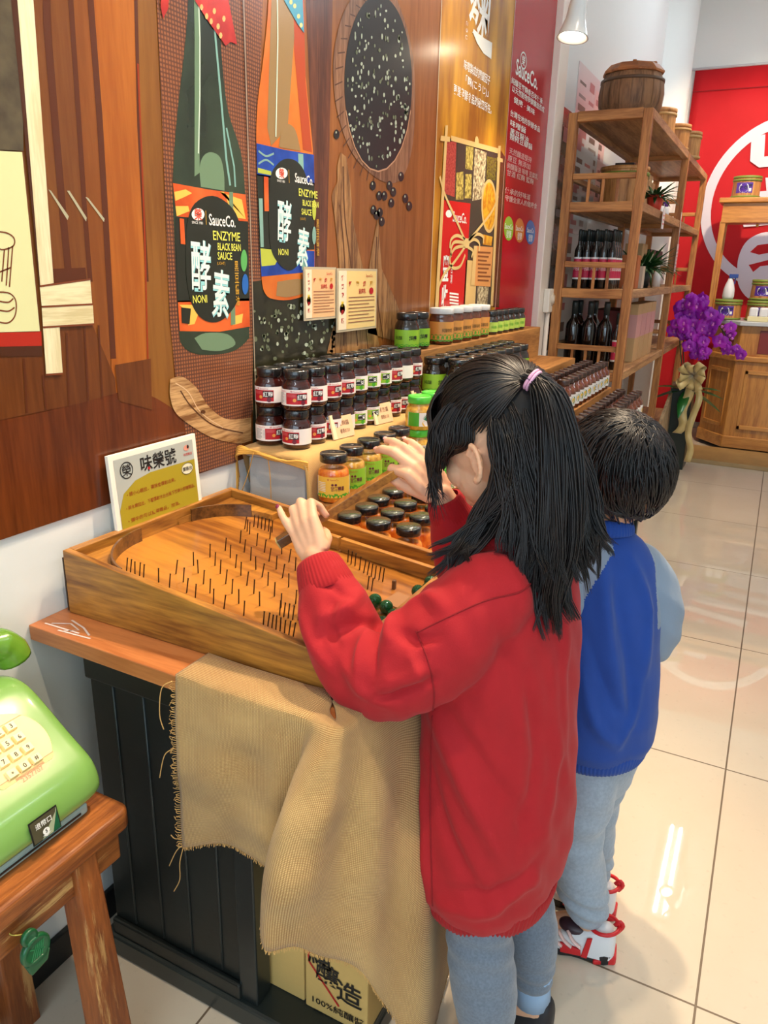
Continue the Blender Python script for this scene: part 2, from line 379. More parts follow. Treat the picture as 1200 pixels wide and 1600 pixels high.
# ------------------------------------------------------------------ printed wall panels
def pp(*a): return [W(*q) for q in a]
def panel(name_label, y0, y1, z0, z1, m, x=0.004):
    o = MB().span((0.0005, y0, z0), (x, y1, z1)).build('mural_panel', m)
    return tag(o, name_label, 'wall panel', 'printed mural panels on the left wall')
GLOSS = 0.24
def pm(name, c, **k): k.setdefault('rough', GLOSS); k.setdefault('spec', 0.6); return mat('print_' + name, c, **k)
class WP(PB):
    def __init__(s): super().__init__(lambda u, v, h: (0.0041 + h, u, v), 0.00035)
    def pix(s, pts, mi, lay=1): return s.poly(pp(*pts), mi, lay)
    def pstroke(s, pts, w, mi, lay=1): return s.stroke(pp(*pts), w, mi, lay)
    def pell(s, px, py, rx, ry, mi, lay=1, n=36): return s.poly([W(px + rx * math.cos(2 * PI * k / n), py - ry * math.sin(2 * PI * k / n)) for k in range(n)], mi, lay)
    def ptext(s, t, px, py, h, mi, lay=3, **k): u, v = W(px, py); return s.text(t, u, v, h, mi, lay, **k)
def curve_pts(pts, n=6):
    """Catmull-Rom through pixel points"""
    out = []
    for i in range(len(pts) - 1):
        p0, p1, p2, p3 = pts[max(i - 1, 0)], pts[i], pts[i + 1], pts[min(i + 2, len(pts) - 1)]
        for k in range(n):
            t = k / n
            out.append(tuple(0.5 * (2 * p1[j] + (p2[j] - p0[j]) * t + (2 * p0[j] - 5 * p1[j] + 4 * p2[j] - p3[j]) * t * t + (3 * p1[j] - p0[j] - 3 * p2[j] + p3[j]) * t ** 3) for j in range(len(p1))))
    return out + [tuple(pts[-1])]
SEAM1, SEAM2, SEAM3, MEND = 1.400, 2.372, 3.035, 3.575
ZB = 0.881
STAVE = lambda n, c1, c2: wood('print_' + n, c1, c2, 'Z', 3.0, GLOSS, 0.0, 0.0)
A = panel('leftmost mural panel, brown barrel staves with a dark soy bottle', 0.15, SEAM1, ZB, 3.0, STAVE('stave_bg', rgb(126, 68, 26), rgb(106, 54, 20)))
w = WP()
st = [STAVE('stave1', rgb(124, 74, 34), rgb(110, 62, 28)), STAVE('stave2', rgb(142, 82, 34), rgb(126, 70, 28)), STAVE('stave3', rgb(176, 102, 36), rgb(156, 84, 28)), STAVE('stave4', rgb(138, 90, 36), rgb(122, 74, 28)),
      pm('stave_gap', rgb(88, 42, 18)), pm('pale_slash', rgb(176, 170, 140)), STAVE('table', rgb(112, 54, 22), rgb(84, 38, 16)), STAVE('dark_floor', rgb(112, 62, 26), rgb(92, 48, 20)), pm('red_line', rgb(150, 52, 16))]
w.pix([(36, -120), (66, -120), (68, 0), (92, 300), (112, 600), (-300, 650), (-300, -120)], 0)
w.pix([(68, -120), (106, -120), (130, 340), (142, 590), (112, 600), (92, 300)], 0)
w.pix([(106, -120), (137, -120), (162, 345), (172, 590), (142, 595), (130, 340)], 1)
w.pix([(137, -120), (206, -120), (226, 440), (232, 700), (176, 720), (162, 345)], 2)
w.pix([(206, -120), (234, -120), (252, 200), (268, 560), (276, 720), (232, 740), (226, 440)], 3)
for a, wd in ([(68, -120), (70, 40), (92, 300), (104, 430)], .014), ([(104, -120), (107, 0), (130, 340), (138, 440)], .010), ([(135, -120), (138, 0), (152, 180), (162, 345), (174, 560)], .013), ([(206, -120), (214, 200), (227, 440)], .008):
    w.pstroke(a, wd, 4, 2)
w.pstroke([(212, 100), (222, 340), (230, 640)], .004, 8, 3)
for q in ([(72, 296), (76, 298), (104, 338), (102, 344)], [(101, 298), (105, 298), (132, 340), (131, 346)], [(130, 308), (134, 309), (160, 342), (159, 347)]): w.pix(q, 5, 3)
w.pix(curve_pts([(-300, 690), (0, 655), (120, 628), (190, 612), (232, 618), (270, 640)]) + [(330, 660), (365, 722), (300, 741), (0, 842), (-300, 950)], 6, 3)
w.pix([(78, 420), (130, 418), (132, 436), (78, 444)], 4, 3)
w.pix([(75, 515), (140, 505), (176, 590), (178, 614), (120, 630), (0, 655), (-60, 660), (-60, 560), (60, 555)], 7, 4)
for q in ([(33, 560), (38, 645)], [(63, 585), (68, 640)], [(100, 520), (104, 632)], [(128, 510), (134, 626)], [(150, 508), (156, 622)]): w.pstroke(q, .004, 4, 6)
w.pix([(176, 570), (232, 560), (234, 640), (182, 626)], 7, 5)
w.build('barrel_stave_print', st, A)
WEAVE = weave('print_weave', rgb(150, 84, 42), rgb(70, 34, 18), 42, GLOSS, ('Y', 'Z'), 0.0)
w = WP(); w.pix([(236, -120), (250, 200), (262, 500), (272, 600), (300, 740), (366, 722), (392, 640), (390, -120)], 0, 4); w.build('woven_mat_print', WEAVE, A)
# driftwood lying across the seam
DRIFT = wood('print_driftwood', rgb(206, 164, 112), rgb(128, 86, 50), 'Y', 9.0, GLOSS, 0, 0)
DRIFTD = pm('driftwood_crack', rgb(92, 58, 34)); DRIFTL = pm('driftwood_light', rgb(226, 190, 146))
w = WP()
lo = curve_pts([(262, 592), (262, 620), (272, 646), (300, 668), (330, 684), (368, 692), (389, 688)]); hi = curve_pts([(389, 652), (350, 654), (322, 634), (302, 604), (280, 588), (262, 592)])
w.pix(lo + hi[:-1], 0, 7)
w.pstroke(curve_pts([(278, 610), (296, 636), (330, 664), (376, 676)]), .003, 1, 8); w.pstroke(curve_pts([(270, 598), (290, 612), (310, 644), (345, 668)]), .0022, 2, 8); w.pell(313, 643, 4, 3, 1, 9)
w.build('driftwood_print', [DRIFT, DRIFTD, DRIFTL], A)

def bottle(parent, seam, outline, glass, neck, lab, ell_box, capt, accent, base_m, dx, dy, sc, clip=None):
    """a printed sauce bottle: glass, label, lettering (all flat print)"""
    w = WP(); w.pix(outline, 0, 5)
    w.build('bottle_print', [glass], parent)
def bottle_text(parent, ox, oy, s, cut=False):
    """lettering of the label; (ox, oy) is the pixel of the emblem, s scales from the left bottle"""
    w = WP(); f = lambda x, y: (ox + (x - 302) * s, oy + (y - 335) * s)
    inks = [INKW, pm('ink_lime', rgb(226, 226, 96)), pm('ink_aqua', rgb(150, 216, 222)), pm('emblem_red', rgb(220, 90, 70)), pm('ink_ochre', rgb(196, 150, 50)), pm('ink_aqua_light', rgb(224, 240, 236))]
    k = s
    w.pell(*f(305, 335), 10 * s, 9.5 * s, 0, 9); w.ptext('榮', *f(305, 335), .022 * k, 3, 10, bold=.02)
    w.pstroke([f(317, 329), f(318, 351)], .0016, 4, 9); w.ptext('SINCE 1981', *f(304, 348), .005 * k, 0, 9, width=.032 * k)
    w.ptext('SauceCo.', *f(343, 345), .022 * k, 0, 10, bold=.012, width=.084 * k)
    w.ptext('ENZYME', *f(350, 369), .0175 * k, 1, 10, bold=.01, width=.088 * k); w.ptext('BLACK BEAN', *f(354, 386), .0145 * k, 1, 10, bold=.014, width=.076 * k)
    w.ptext('SAUCE', *f(347, 400), .0150 * k, 1, 10, bold=.014, width=.047 * k); w.ptext('(LIGHT)', *f(341, 412), .008 * k, 4, 10, width=.026 * k)
    u, v = W(*f(310, 416)); w.text('酵', u, v, .098 * k, 2, 10, bold=.028, wide=.62, rot=-.05); w.text('酵', u - .001, v + .002, .095 * k, 5, 11, bold=.008, wide=.62, rot=-.05)
    u, v = W(*f(341, 460)); w.text('素', u, v, .098 * k, 2, 10, bold=.028, wide=.56, rot=-.12); w.text('素', u - .001, v + .002, .095 * k, 5, 11, bold=.008, wide=.56, rot=-.12)
    u, v = W(*f(366, 443)); w.text('黑豆醬油', u, v, .021 * k, 4, 10, bold=.01, wide=.62, vertical=True)
    w.ptext('NONI', *f(308, 467), .0155 * k, 1, 10, bold=.012, width=.043 * k)
    w.build('label_lettering', inks, parent)
BG = pm('bottle_green', rgb(56, 70, 52), col2=rgb(34, 40, 30), vscale=5); BGL = pm('bottle_sheen', rgb(110, 138, 108)); BGH = pm('bottle_highlight', rgb(206, 226, 208)); BLK = pm('label_black', rgb(38, 40, 30))
ORG = pm('label_orange', rgb(226, 104, 44), col2=rgb(200, 78, 26), vscale=14); FLAME = pm('label_flame', rgb(240, 190, 84)); CYL = pm('bottle_cyan_sheen', rgb(130, 176, 166))
w = WP()
w.pix(curve_pts([(291, -120), (290, 0), (284, 80), (272, 190), (266, 290), (270, 400), (276, 515), (282, 540), (300, 552), (330, 554), (362, 548), (384, 530), (386, 512), (384, 400), (379, 292), (372, 235), (352, 170), (342, 80), (338, 0), (338, -120)], 4), 0, 5)
w.pix([(297, -120), (306, -120), (308, 270), (300, 276), (300, 60)], 1, 6)
w.pix(curve_pts([(310, 292), (308, 262), (314, 244), (326, 238), (340, 246), (346, 270), (347, 298)], 4), 1, 6)
w.pstroke([(304, -60), (308, 60), (308, 150), (306, 240)], .0035, 2, 7); w.pstroke([(330, 30), (342, 160), (350, 250), (356, 290)], .006, 3, 6); w.pstroke([(350, 200), (362, 260), (364, 292)], .005, 3, 6)
w.pix(curve_pts([(300, 528), (318, 520), (352, 522), (364, 538), (340, 548), (312, 546)], 4), 1, 6)
w.build('bottle_print', [BG, BGL, BGH, CYL], A)
w = WP()
w.pix([(266, 286), (320, 296), (380, 304), (384, 346), (340, 346), (272, 338)], 1, 6); w.pix([(270, 338), (384, 346), (386, 470), (274, 472)], 0, 6); w.pix([(274, 470), (386, 466), (387, 510), (340, 518), (277, 517)], 1, 6)
w.pix(curve_pts([(286, 400), (288, 350), (300, 318), (328, 306), (356, 322), (370, 350), (372, 400), (370, 460), (354, 490), (334, 503), (312, 498), (296, 476), (288, 440), (286, 400)], 4)[:-1], 0, 8)
for q in ([(268, 300), (286, 296), (296, 302), (284, 308), (270, 314)], [(270, 322), (290, 322), (292, 330), (272, 338)], [(340, 300), (346, 300), (360, 340), (380, 342), (374, 312)], [(276, 476), (296, 476), (306, 490), (300, 506), (290, 508), (290, 488)], [(360, 494), (376, 490), (374, 504), (360, 508)]): w.pix(q, 2, 7)
w.pix([(276, 341), (283, 342), (285, 382), (278, 381)], 1, 9); w.pix([(279, 480), (294, 482), (292, 506), (280, 504)], 0, 8.4)
w.pell(377, 407, 5, 17, 3, 9); w.pell(379, 444, 5, 16, 4, 9); w.pix([(354, 300), (360, 300), (364, 506), (357, 508)], 5, 7.5)
w.build('label_print', [BLK, ORG, FLAME, pm('dot_green', rgb(90, 170, 90)), pm('dot_blue', rgb(40, 100, 180)), BGL], A)
bottle_text(A, 302, 335, 1.0)
RIB = pm('ribbon_red', rgb(206, 52, 40), col2=rgb(170, 34, 28), vscale=20); w = WP()
w.pix([(296, -60), (330, -60), (352, 0), (366, 70), (356, 66), (348, 72), (322, 36), (300, 2)], 0, 9); w.pix([(250, -60), (262, -60), (258, 14), (250, 30), (246, 10)], 0, 9)
for q in ((318, 26), (330, 18), (336, 42), (340, 56), (325, 34), (345, 30), (310, 12)): w.pell(*q, 2.6, 5, 1, 10, 8)
w.build('ribbon_print', [RIB, pm('ribbon_gold', rgb(236, 180, 110))], A)
# printed frame with a line drawing of barrels at the far left
PALE = wood('print_pale_slat', rgb(240, 230, 192), rgb(216, 204, 160), 'Z', 7, GLOSS, 0, 0); PALEH = wood('print_pale_bar', rgb(236, 226, 184), rgb(206, 192, 146), 'Y', 7, GLOSS, 0, 0)
w = WP()
w.pix([(-200, -120), (28, -120), (32, 236), (-200, 225)], 2, 7); w.pix([(-200, 225), (30, 238), (58, 518), (-200, 524)], 3, 7); w.pix([(-200, 524), (60, 517), (61, 540), (-200, 545)], 4, 7); w.pix([(-200, 545), (61, 540), (62, 556), (-200, 560)], 5, 6)
w.pix([(0, -120), (12, -120), (60, 445), (57, 446)], 5, 8); w.pix([(12, -120), (38, -120), (79, 442), (58, 447)], 0, 9)
w.pix([(57, 448), (136, 437), (139, 474), (60, 478)], 1, 10); w.pix([(60, 480), (140, 476), (142, 505), (62, 510)], 1, 10); w.pix([(62, 511), (88, 510), (93, 582), (67, 584)], 0, 10)
for q in ([(57, 447), (136, 436)], [(60, 479), (140, 475)], [(62, 511), (142, 506)], [(66, 585), (93, 583)]): w.pstroke(q, .003, 6, 11)
for q in (curve_pts([(-10, 362), (6, 364), (17, 372), (16, 384), (0, 390), (-14, 386)]), [(15, 384), (10, 448)], [(9, 386), (5, 446)], [(2, 390), (-2, 440)], [(12, 418), (-8, 426)], curve_pts([(-8, 456), (10, 458), (20, 470), (19, 492), (8, 504), (-10, 502)]), curve_pts([(-8, 470), (8, 472), (16, 466)]), curve_pts([(-8, 484), (8, 486), (18, 480)])): w.pstroke(q, .0022, 6, 8)
w.build('printed_frame', [PALE, PALEH, pm('chalk_dark', rgb(92, 82, 62), col2=rgb(72, 62, 48), vscale=30), pm('mat_cream', rgb(222, 222, 168)), pm('mat_red', rgb(176, 40, 22)), pm('frame_shade', rgb(74, 38, 18)), pm('sepia_line', rgb(120, 62, 34))], A)
w = WP(); w.rect(SEAM1 - .003, 0.881, SEAM1, 3.0, 0, 12); w.build('panel_edge', pm('panel_seam', rgb(166, 148, 128)), A)

# second panel: amber bottle, bowl of black beans, driftwood
B = panel('mural panel with an amber sauce bottle and a bowl of black beans', SEAM1, SEAM2, ZB, 3.0, STAVE('umber', rgb(152, 94, 46), rgb(132, 76, 34)))
w = WP(); w.pix([(390, -120), (412, -120), (400, 230), (405, 470), (392, 470)], 0, 1); w.pix([(470, -120), (520, -120), (508, 420), (488, 425), (486, 250)], 1, 1); w.pix([(392, 440), (520, 420), (532, 560), (470, 700), (392, 712)], 2, 2)
w.build('woven_mat_print', [WEAVE, wood('print_weave_dark', rgb(112, 66, 46), rgb(78, 44, 32), 'Z', 5, GLOSS, 0, 0), pm('bean_bed', rgb(50, 48, 30), col2=rgb(32, 30, 20), vscale=40)], B)
GLINT = pm('bean_glint', rgb(176, 186, 166)); GLINT2 = pm('bean_sheen', rgb(104, 112, 88)); BEAN = pm('black_bean', rgb(34, 30, 30))
w = WP()
for k in range(150):
    x, y = random.uniform(394, 520), random.uniform(470, 600)
    if y < 470 + (520 - x) * 0.1: continue
    w.pell(x, y, random.uniform(1, 3.2), random.uniform(2, 4.5), random.choice((0, 1, 1)), 4, 8)
w.build('bean_bed_print', [GLINT, GLINT2], B)
AMB = pm('bottle_amber', rgb(214, 122, 44), col2=rgb(196, 92, 30), vscale=6); AMBD = pm('amber_grey', rgb(150, 120, 78)); AMBR = pm('amber_red', rgb(176, 70, 30))
w = WP()
w.pix(curve_pts([(416, -120), (416, 0), (408, 90), (399, 160), (397, 230), (402, 330), (405, 430), (412, 460), (428, 468), (452, 468), (480, 458), (488, 440), (488, 330), (486, 240), (478, 160), (470, 60), (468, -120)], 4), 0, 5)
w.pix([(424, -120), (452, -120), (456, 60), (446, 200), (420, 228), (414, 200)], 1, 6); w.pix([(456, -120), (468, -120), (474, 130), (484, 238), (470, 234), (456, 80)], 2, 6)
w.pix(curve_pts([(432, 230), (436, 204), (446, 194), (458, 204), (466, 236)], 4), 1, 7); w.pstroke([(428, -80), (430, 60), (427, 214)], .004, 3, 8); w.pix(curve_pts([(430, 440), (470, 436), (482, 452), (450, 464), (428, 462)], 4), 1, 6)
w.build('bottle_print', [AMB, AMBD, AMBR, BGH], B)
BLU = pm('label_blue', rgb(36, 78, 186), col2=rgb(26, 56, 140), vscale=18); w = WP()
w.pix([(397, 224), (440, 234), (487, 242), (488, 290), (440, 282), (398, 274)], 1, 6); w.pix([(398, 272), (488, 286), (488, 390), (402, 390)], 0, 6); w.pix([(402, 388), (488, 392), (488, 424), (405, 432)], 1, 6)
w.pix(curve_pts([(416, 340), (418, 280), (430, 256), (446, 248), (464, 256), (476, 282), (482, 340), (476, 390), (460, 416), (444, 422), (426, 404), (418, 380), (416, 340)], 4)[:-1], 0, 8)
for q in ([(399, 262), (420, 268), (420, 274), (399, 270)], [(403, 388), (424, 390), (432, 402), (426, 414), (405, 416)]): w.pix(q, 2, 7)
w.pstroke(curve_pts([(400, 236), (412, 244), (424, 240)]), .004, 3, 7); w.pstroke(curve_pts([(400, 256), (412, 250), (424, 258)]), .004, 3, 7)
w.pix([(408, 276), (415, 277), (416, 330), (409, 330)], 4, 9); w.pix([(400, 310), (406, 310), (408, 386), (403, 386)], 3, 9); w.pix([(462, 240), (470, 241), (476, 420), (468, 422)], 5, 7.5); w.pell(487, 328, 3, 16, 2, 9); w.pell(487, 368, 3, 14, 3, 9)
w.build('label_print', [BLK, BLU, pm('label_lime', rgb(180, 190, 70)), pm('label_aqua', rgb(130, 170, 160)), ORG, CYL], B)
bottle_text(B, 433, 271, 0.93)
w = WP(); w.pix([(440, -60), (466, -60), (471, 52), (462, 40), (440, 2)], 0, 9)
for q in ((456, 10), (462, 26), (466, 40), (450, 4)): w.pell(*q, 2.6, 4, 1, 10, 8)
w.build('ribbon_print', [pm('ribbon_teal', rgb(70, 150, 180)), pm('ribbon_cream', rgb(216, 206, 140))], B)
RIM = wood('print_bowl', rgb(156, 112, 84), rgb(110, 74, 54), 'Z', 9, GLOSS, 0, 0)
w = WP()
w.pix(curve_pts([(560, -20), (534, 20), (519, 80), (519, 140), (528, 190), (548, 240), (580, 274), (606, 286), (626, 278), (640, 240), (646, 180), (644, 100), (632, 40), (610, -20)], 5), 0, 3)
for k in range(18): a = .55 * PI + k * .055 * PI; w.pstroke([(586 + 54 * math.cos(a), 132 - 136 * math.sin(a)), (584 + 64 * math.cos(a), 138 - 148 * math.sin(a))], .003, 1, 4)
w.pell(588, 130, 53, 137, 2, 5, 48)
w.pstroke([(588 + 53.5 * math.cos(t), 130 - 138 * math.sin(t)) for t in [1.1 * PI + k * .08 * PI for k in range(11)]], .004, 3, 6)
w.build('bowl_print', [RIM, pm('bowl_groove', rgb(92, 62, 46)), BEAN, pm('bowl_edge', rgb(200, 150, 116))], B)
w = WP()
for k in range(190):
    a, r = random.uniform(0, 2 * PI), math.sqrt(random.uniform(0, 1)); x, y = 588 + 50 * r * math.cos(a), 136 + 128 * r * math.sin(a)
    w.pell(x, y, random.uniform(.8, 2.0), random.uniform(1.6, 5), random.choice((0, 0, 1)), 7, 8)
w.build('bean_glint_print', [GLINT, GLINT2], B)
w = WP()
for x, y in ((624, 276), (606, 290), (612, 300), (590, 306), (598, 306), (609, 317), (581, 328), (591, 332), (594, 346), (631, 310), (637, 322), (523, 210), (580, 290), (586, 336)):
    w.pell(x, y, 4.6, 7.5, 0, 4, 16); w.pell(x - 1, y - 3, 1, 2, 1, 5, 8)
w.build('spilled_bean_print', [BEAN, GLINT], B)
DZ = wood('print_driftwood_up', rgb(176, 130, 82), rgb(104, 68, 42), 'Z', 9, GLOSS, 0, 0); w = WP()
w.pix(curve_pts([(529, 238), (524, 262), (524, 284), (516, 304), (520, 340), (526, 400), (528, 460), (520, 500), (508, 552)], 4) + [(592, 552), (580, 480), (560, 400), (548, 340), (545, 290), (538, 245)], 0, 4)
w.pix(curve_pts([(588, 340), (582, 370), (574, 420), (570, 470), (572, 520)], 4) + [(640, 540), (616, 470), (594, 420), (590, 370)], 0, 4)
for q in ([(533, 260), (536, 340), (546, 420), (556, 540)], [(528, 320), (536, 420), (534, 540)], [(586, 370), (584, 440), (596, 530)], [(562, 430), (572, 545)]): w.pstroke(curve_pts(q), .006, 1, 5)
w.build('driftwood_print', [DZ, DRIFTD], B)
w = WP(); w.rect(SEAM2 - .004, ZB, SEAM2, 3.0, 0, 6); w.build('panel_edge', pm('panel_edge_pale', rgb(216, 196, 160)), B)

# third panel: golden board
GOLD = mat('print_gold_board', rgb(222, 160, 44), GLOSS, col2=rgb(150, 92, 28), vscale=5, stretch=(1, 2.2, .5), spec=.6)
Cc = panel('golden mural panel with white calligraphy and a frame of seeds', SEAM2, SEAM3, ZB, 3.0, GOLD)
w = WP(); bam = [pm('bamboo', rgb(226, 190, 124)), pm('dark_tray', rgb(58, 60, 52)), pm('seed_red', rgb(196, 84, 72), col2=rgb(150, 52, 46), vscale=160), pm('seed_cream', rgb(236, 220, 176), col2=rgb(96, 78, 52), vscale=90), pm('seed_yellow', rgb(226, 206, 108), col2=rgb(110, 96, 40), vscale=110),
                 pm('seed_olive', rgb(126, 118, 44), col2=rgb(74, 68, 24), vscale=140), pm('soy_yellow', rgb(240, 184, 46), col2=rgb(196, 120, 24), vscale=50), pm('pack_red', rgb(206, 28, 26)), INKW, pm('tag_tan', rgb(226, 156, 90)), pm('tag_line', rgb(140, 84, 44)), pm('jute', rgb(226, 196, 130)), pm('shade_board', rgb(98, 52, 22))]
w.pix([(781, 235), (790, 250), (778, 480), (768, 480)], 12, 1); w.pix([(692, 214), (776, 236), (766, 478), (684, 478)], 1, 2)
w.pix([(694, 222), (711, 220), (708, 308), (691, 302)], 2, 3); w.pix([(712, 224), (724, 226), (724, 262), (712, 260)], 1, 3); w.pix([(726, 228), (738, 230), (736, 266), (725, 264)], 4, 3); w.pix([(740, 232), (758, 238), (754, 310), (736, 314)], 3, 3); w.pix([(759, 244), (775, 248), (772, 282), (758, 280)], 5, 3)
w.pix([(711, 270), (722, 268), (722, 312), (710, 312)], 4, 3); w.pix([(725, 272), (735, 272), (734, 310), (724, 310)], 4, 3); w.pell(762, 322, 12, 42, 0, 4); w.pell(762, 322, 10, 37, 6, 5); w.pix([(752, 366), (768, 370), (766, 384), (752, 382)], 6, 3)
w.pix([(690, 312), (733, 318), (724, 480), (684, 480)], 7, 4); w.pell(699, 334, 5, 6, 8, 5, 16); w.ptext('SauceCo.', 716, 340, .034, 8, 6, bold=.01, width=.13)
w.pix([(726, 406), (744, 408), (740, 478), (722, 478)], 0, 4); w.pix([(745, 440), (762, 442), (759, 478), (743, 478)], 3, 3)
w.pix([(738, 384), (768, 386), (764, 448), (733, 446)], 9, 6); w.pix([(738, 384), (743, 384), (739, 446), (733, 446)], 0, 7)
for k in range(8): y = 394 + k * 6.2; w.pstroke([(744, y), (764 - (k % 3) * 3, y + 1)], .006, 10, 8)
w.pix([(693, 196), (697, 196), (682, 480), (677, 480)], 0, 7); w.pix([(686, 212), (700, 214), (700, 222), (685, 220)], 0, 8); w.pix([(702, 212), (776, 232), (776, 240), (702, 220)], 0, 7); w.pix([(776, 228), (780, 228), (768, 478), (764, 478)], 0, 7); w.pix([(774, 246), (783, 248), (783, 254), (774, 252)], 0, 8); w.pell(742, 222, 3, 9, 0, 8)
for q in ([(684, 276), (692, 304), (708, 340), (724, 376)], [(776, 306), (766, 330), (748, 354), (726, 380)], [(726, 382), (708, 408), (690, 430), (680, 456)], [(726, 376), (712, 368), (702, 374), (700, 388)], [(726, 380), (708, 378), (702, 388), (702, 402)], [(724, 384), (708, 388), (700, 404), (704, 418), (716, 416), (724, 398)], [(728, 376), (742, 366), (752, 370), (752, 380)], [(728, 380), (738, 374), (746, 380), (746, 392)], [(728, 386), (736, 392), (734, 402)]): w.pstroke(curve_pts(q), .011, 11, 9)
w.pell(726, 380, 4.5, 8, 11, 10, 16)
u, v = W(693, 442); w.text('豐收', u, v, .085, 8, 6, bold=.03, wide=.62, vertical=True); u, v = W(703, 428); w.text('台灣', u, v, .03, 8, 6, wide=.6, vertical=True)
for k in range(4): w.pstroke([(700, 458 + k * 5), (714, 460 + k * 5)], .006, 8, 6)
w.build('seed_frame_print', bam, Cc)
w = WP()
u, v = W(748, 14); w.text('麴', u, v, .20, 0, 3, bold=.012, wide=.95, rot=-.05); w.stroke([W(737, 48), W(744, 60), W(754, 72), W(766, 80)], [.012, .030, .045, .050], 0, 4)
w.ptext('こうじ', 727, 48, .016, 0, 3, rot=-PI / 2)
for tx, x, y, wd in (('味噌製成的關鍵因子', 744, 114, .25), ('「麴(こうじ)」', 744, 136, .22), ('更是發酵食品的秘密所在。', 738, 156, .36)): w.ptext(tx, x, y, .030, 0, 3, bold=.008, width=wd)
w.build('calligraphy_print', [INKW], Cc)

# fourth panel: red board with lettering
D = panel('red mural panel with white logo lettering and three round badges', SEAM3, MEND, ZB, 3.0, mat('print_red_board', rgb(186, 16, 34), GLOSS, spec=.6, col2=rgb(168, 8, 24), vscale=2))
w = WP(); dk = [INKW, pm('badge_green', rgb(150, 190, 60)), pm('badge_orange', rgb(220, 130, 60)), pm('badge_blue', rgb(30, 100, 180)), pm('line_pale', rgb(232, 190, 186))]
u, v = W(816, 95); w.ring(u, v, .040, .030, .006, 0, 3, 32); w.text('榮', u, v, .034, 0, 3, bold=.01, wide=1.2)
w.ptext('SauceCo.', 822, 117, .056, 0, 3, bold=.02, width=.29)
ys = [(823, 143, .42), (825, 156, .44), (818, 166, .28), (820, 190, .40), (808, 198, .2), (810, 212, .24), (813, 222, .3), (812, 243, .3), (810, 254, .3), (816, 268, .42), (812, 277, .36), (808, 303, .34), (814, 316, .44)]
tx = ['純釀豆麥麴香百年傳承', '以天然穀物發酵釀造而成', '健康 · 美味', '台灣在地的發酵食品', '味噌醬', '黑豆醬油', '辣椒豆瓣醬', '天然釀造堅持', '原豆 無添加', '純釀醬油 味噌 豆腐乳', '甘酒 紅麴 鹽麴', '傳承的好味道', '守護全家人的健康食']
for t_, (x, y, wd) in zip(tx, ys): w.ptext(t_, x, y, .023, 0 if y < 240 else 4, 3, bold=.006, width=wd)
for x, c in ((793, 1), (810, 2), (827, 3)):
    w.pell(x, 357 + (x - 793) * .18, 7.4, 19, c, 3); w.ptext('SauceCo', x, 354 + (x - 793) * .18, .02, 0, 4, width=.1); w.ptext('發酵', x, 366 + (x - 793) * .18, .03, 0, 4)
w.build('panel_lettering', dk, D)
w = WP(); w.rect(SEAM3 - .002, ZB, SEAM3 + .004, 3.0, 0, 5); w.build('panel_edge', pm('panel_edge_pink', rgb(216, 170, 150)), D)

# two laminated cards on the wall, wall switch
def info_card(y0, y1, z0, z1, x, paper, label, pale):
    r = empty('information_card', (x, (y0 + y1) / 2, z0), 0, label, 'card', 'laminated cards on the wall')
    a, h = (y1 - y0) / 2, z1 - z0
    MB().span((0, -a - .006, -.006), (.0025, a + .006, h + .006)).build('plastic_sleeve', mat('laminate', rgb(196, 180, 150), .15, spec=.7), r)
    MB().span((-x + .0045, -.02, h * .4), (0, .02, h * .6)).build('sticky_pad', INKW, r)
    p = PB(lambda u, v, hh: (.0026 + hh, u, v)); p.rect(-a, 0, a, h, 0, 1); p.rect(-a, 0, -a + .2 * a * 2, h, 1, 2)
    for k, (ch, c) in enumerate((('推', 2), ('薦', 2), ('發', 2), ('酵', 3), ('好', 2), ('醬', 2))): p.text(ch, -a + .2 * a, h * (.88 - k * .145), h * .09, c, 3, bold=.03)
    p.ell(-a + .2 * a, h * .36, a * .13, h * .09, 3, 2); p.text('SauceCo.', a * .6, h * .92, h * .05, 2, 3)
    for k, (ch, c) in enumerate((('紅', 2), ('麴', 4), ('純', 2), ('釀', 4))): p.text(ch, -a * .42 + k * a * .38, h * .78, h * .1, c, 3, bold=.04)
    p.text('豆腐乳', a * .22, h * .65, h * .09, 2, 3, bold=.02); p.ell(a * .72, h * .65, a * .12, h * .06, 2, 3)
    for k in range(8): p.rect(-a * .5, h * (.54 - k * .062), a * (.9 - .3 * (k % 3 == 2)), h * (.555 - k * .062), 5, 3)
    p.build('printed_sheet', [mat('paper_' + pale, paper, .35), mat('card_strip', rgb(244, 226, 196), .35), INKR, mat('card_yellow', rgb(240, 206, 50), .4), mat('card_gold', rgb(206, 150, 30), .4), mat('card_line', rgb(150, 96, 70), .5)], r)
info_card(1.602, 1.742, 1.185, 1.30, .012, rgb(240, 188, 136), 'peach recipe card on the mural, beside the amber bottle', 'peach')
info_card(1.752, 1.962, 1.148, 1.298, .016, rgb(240, 208, 138), 'larger yellow recipe card overlapping the peach card', 'yellow')
r = empty('wall_switch', (0.035, 3.69, 1.12), 0, 'white push switch box on the pale wall trim', 'switch')
MB().span((0, -.055, 0), (.03, .055, .11)).build('switch_box', mat('switch_ivory', rgb(240, 230, 216), .35), r, .006, 3)
MB().lathe([(.028, 0), (.028, .004), (.02, .005), (.02, .009), (0, .009)], 24, M=Matrix.Translation((.03, 0, .06)) @ Matrix.Rotation(PI / 2, 4, 'Y')).build('button', mat('switch_ring', rgb(226, 206, 186), .35), r)
MB().tube([(.012, 0, 0), (.012, 0, -1.1)], .011, 10).build('conduit', CREAM_TRIM, r)
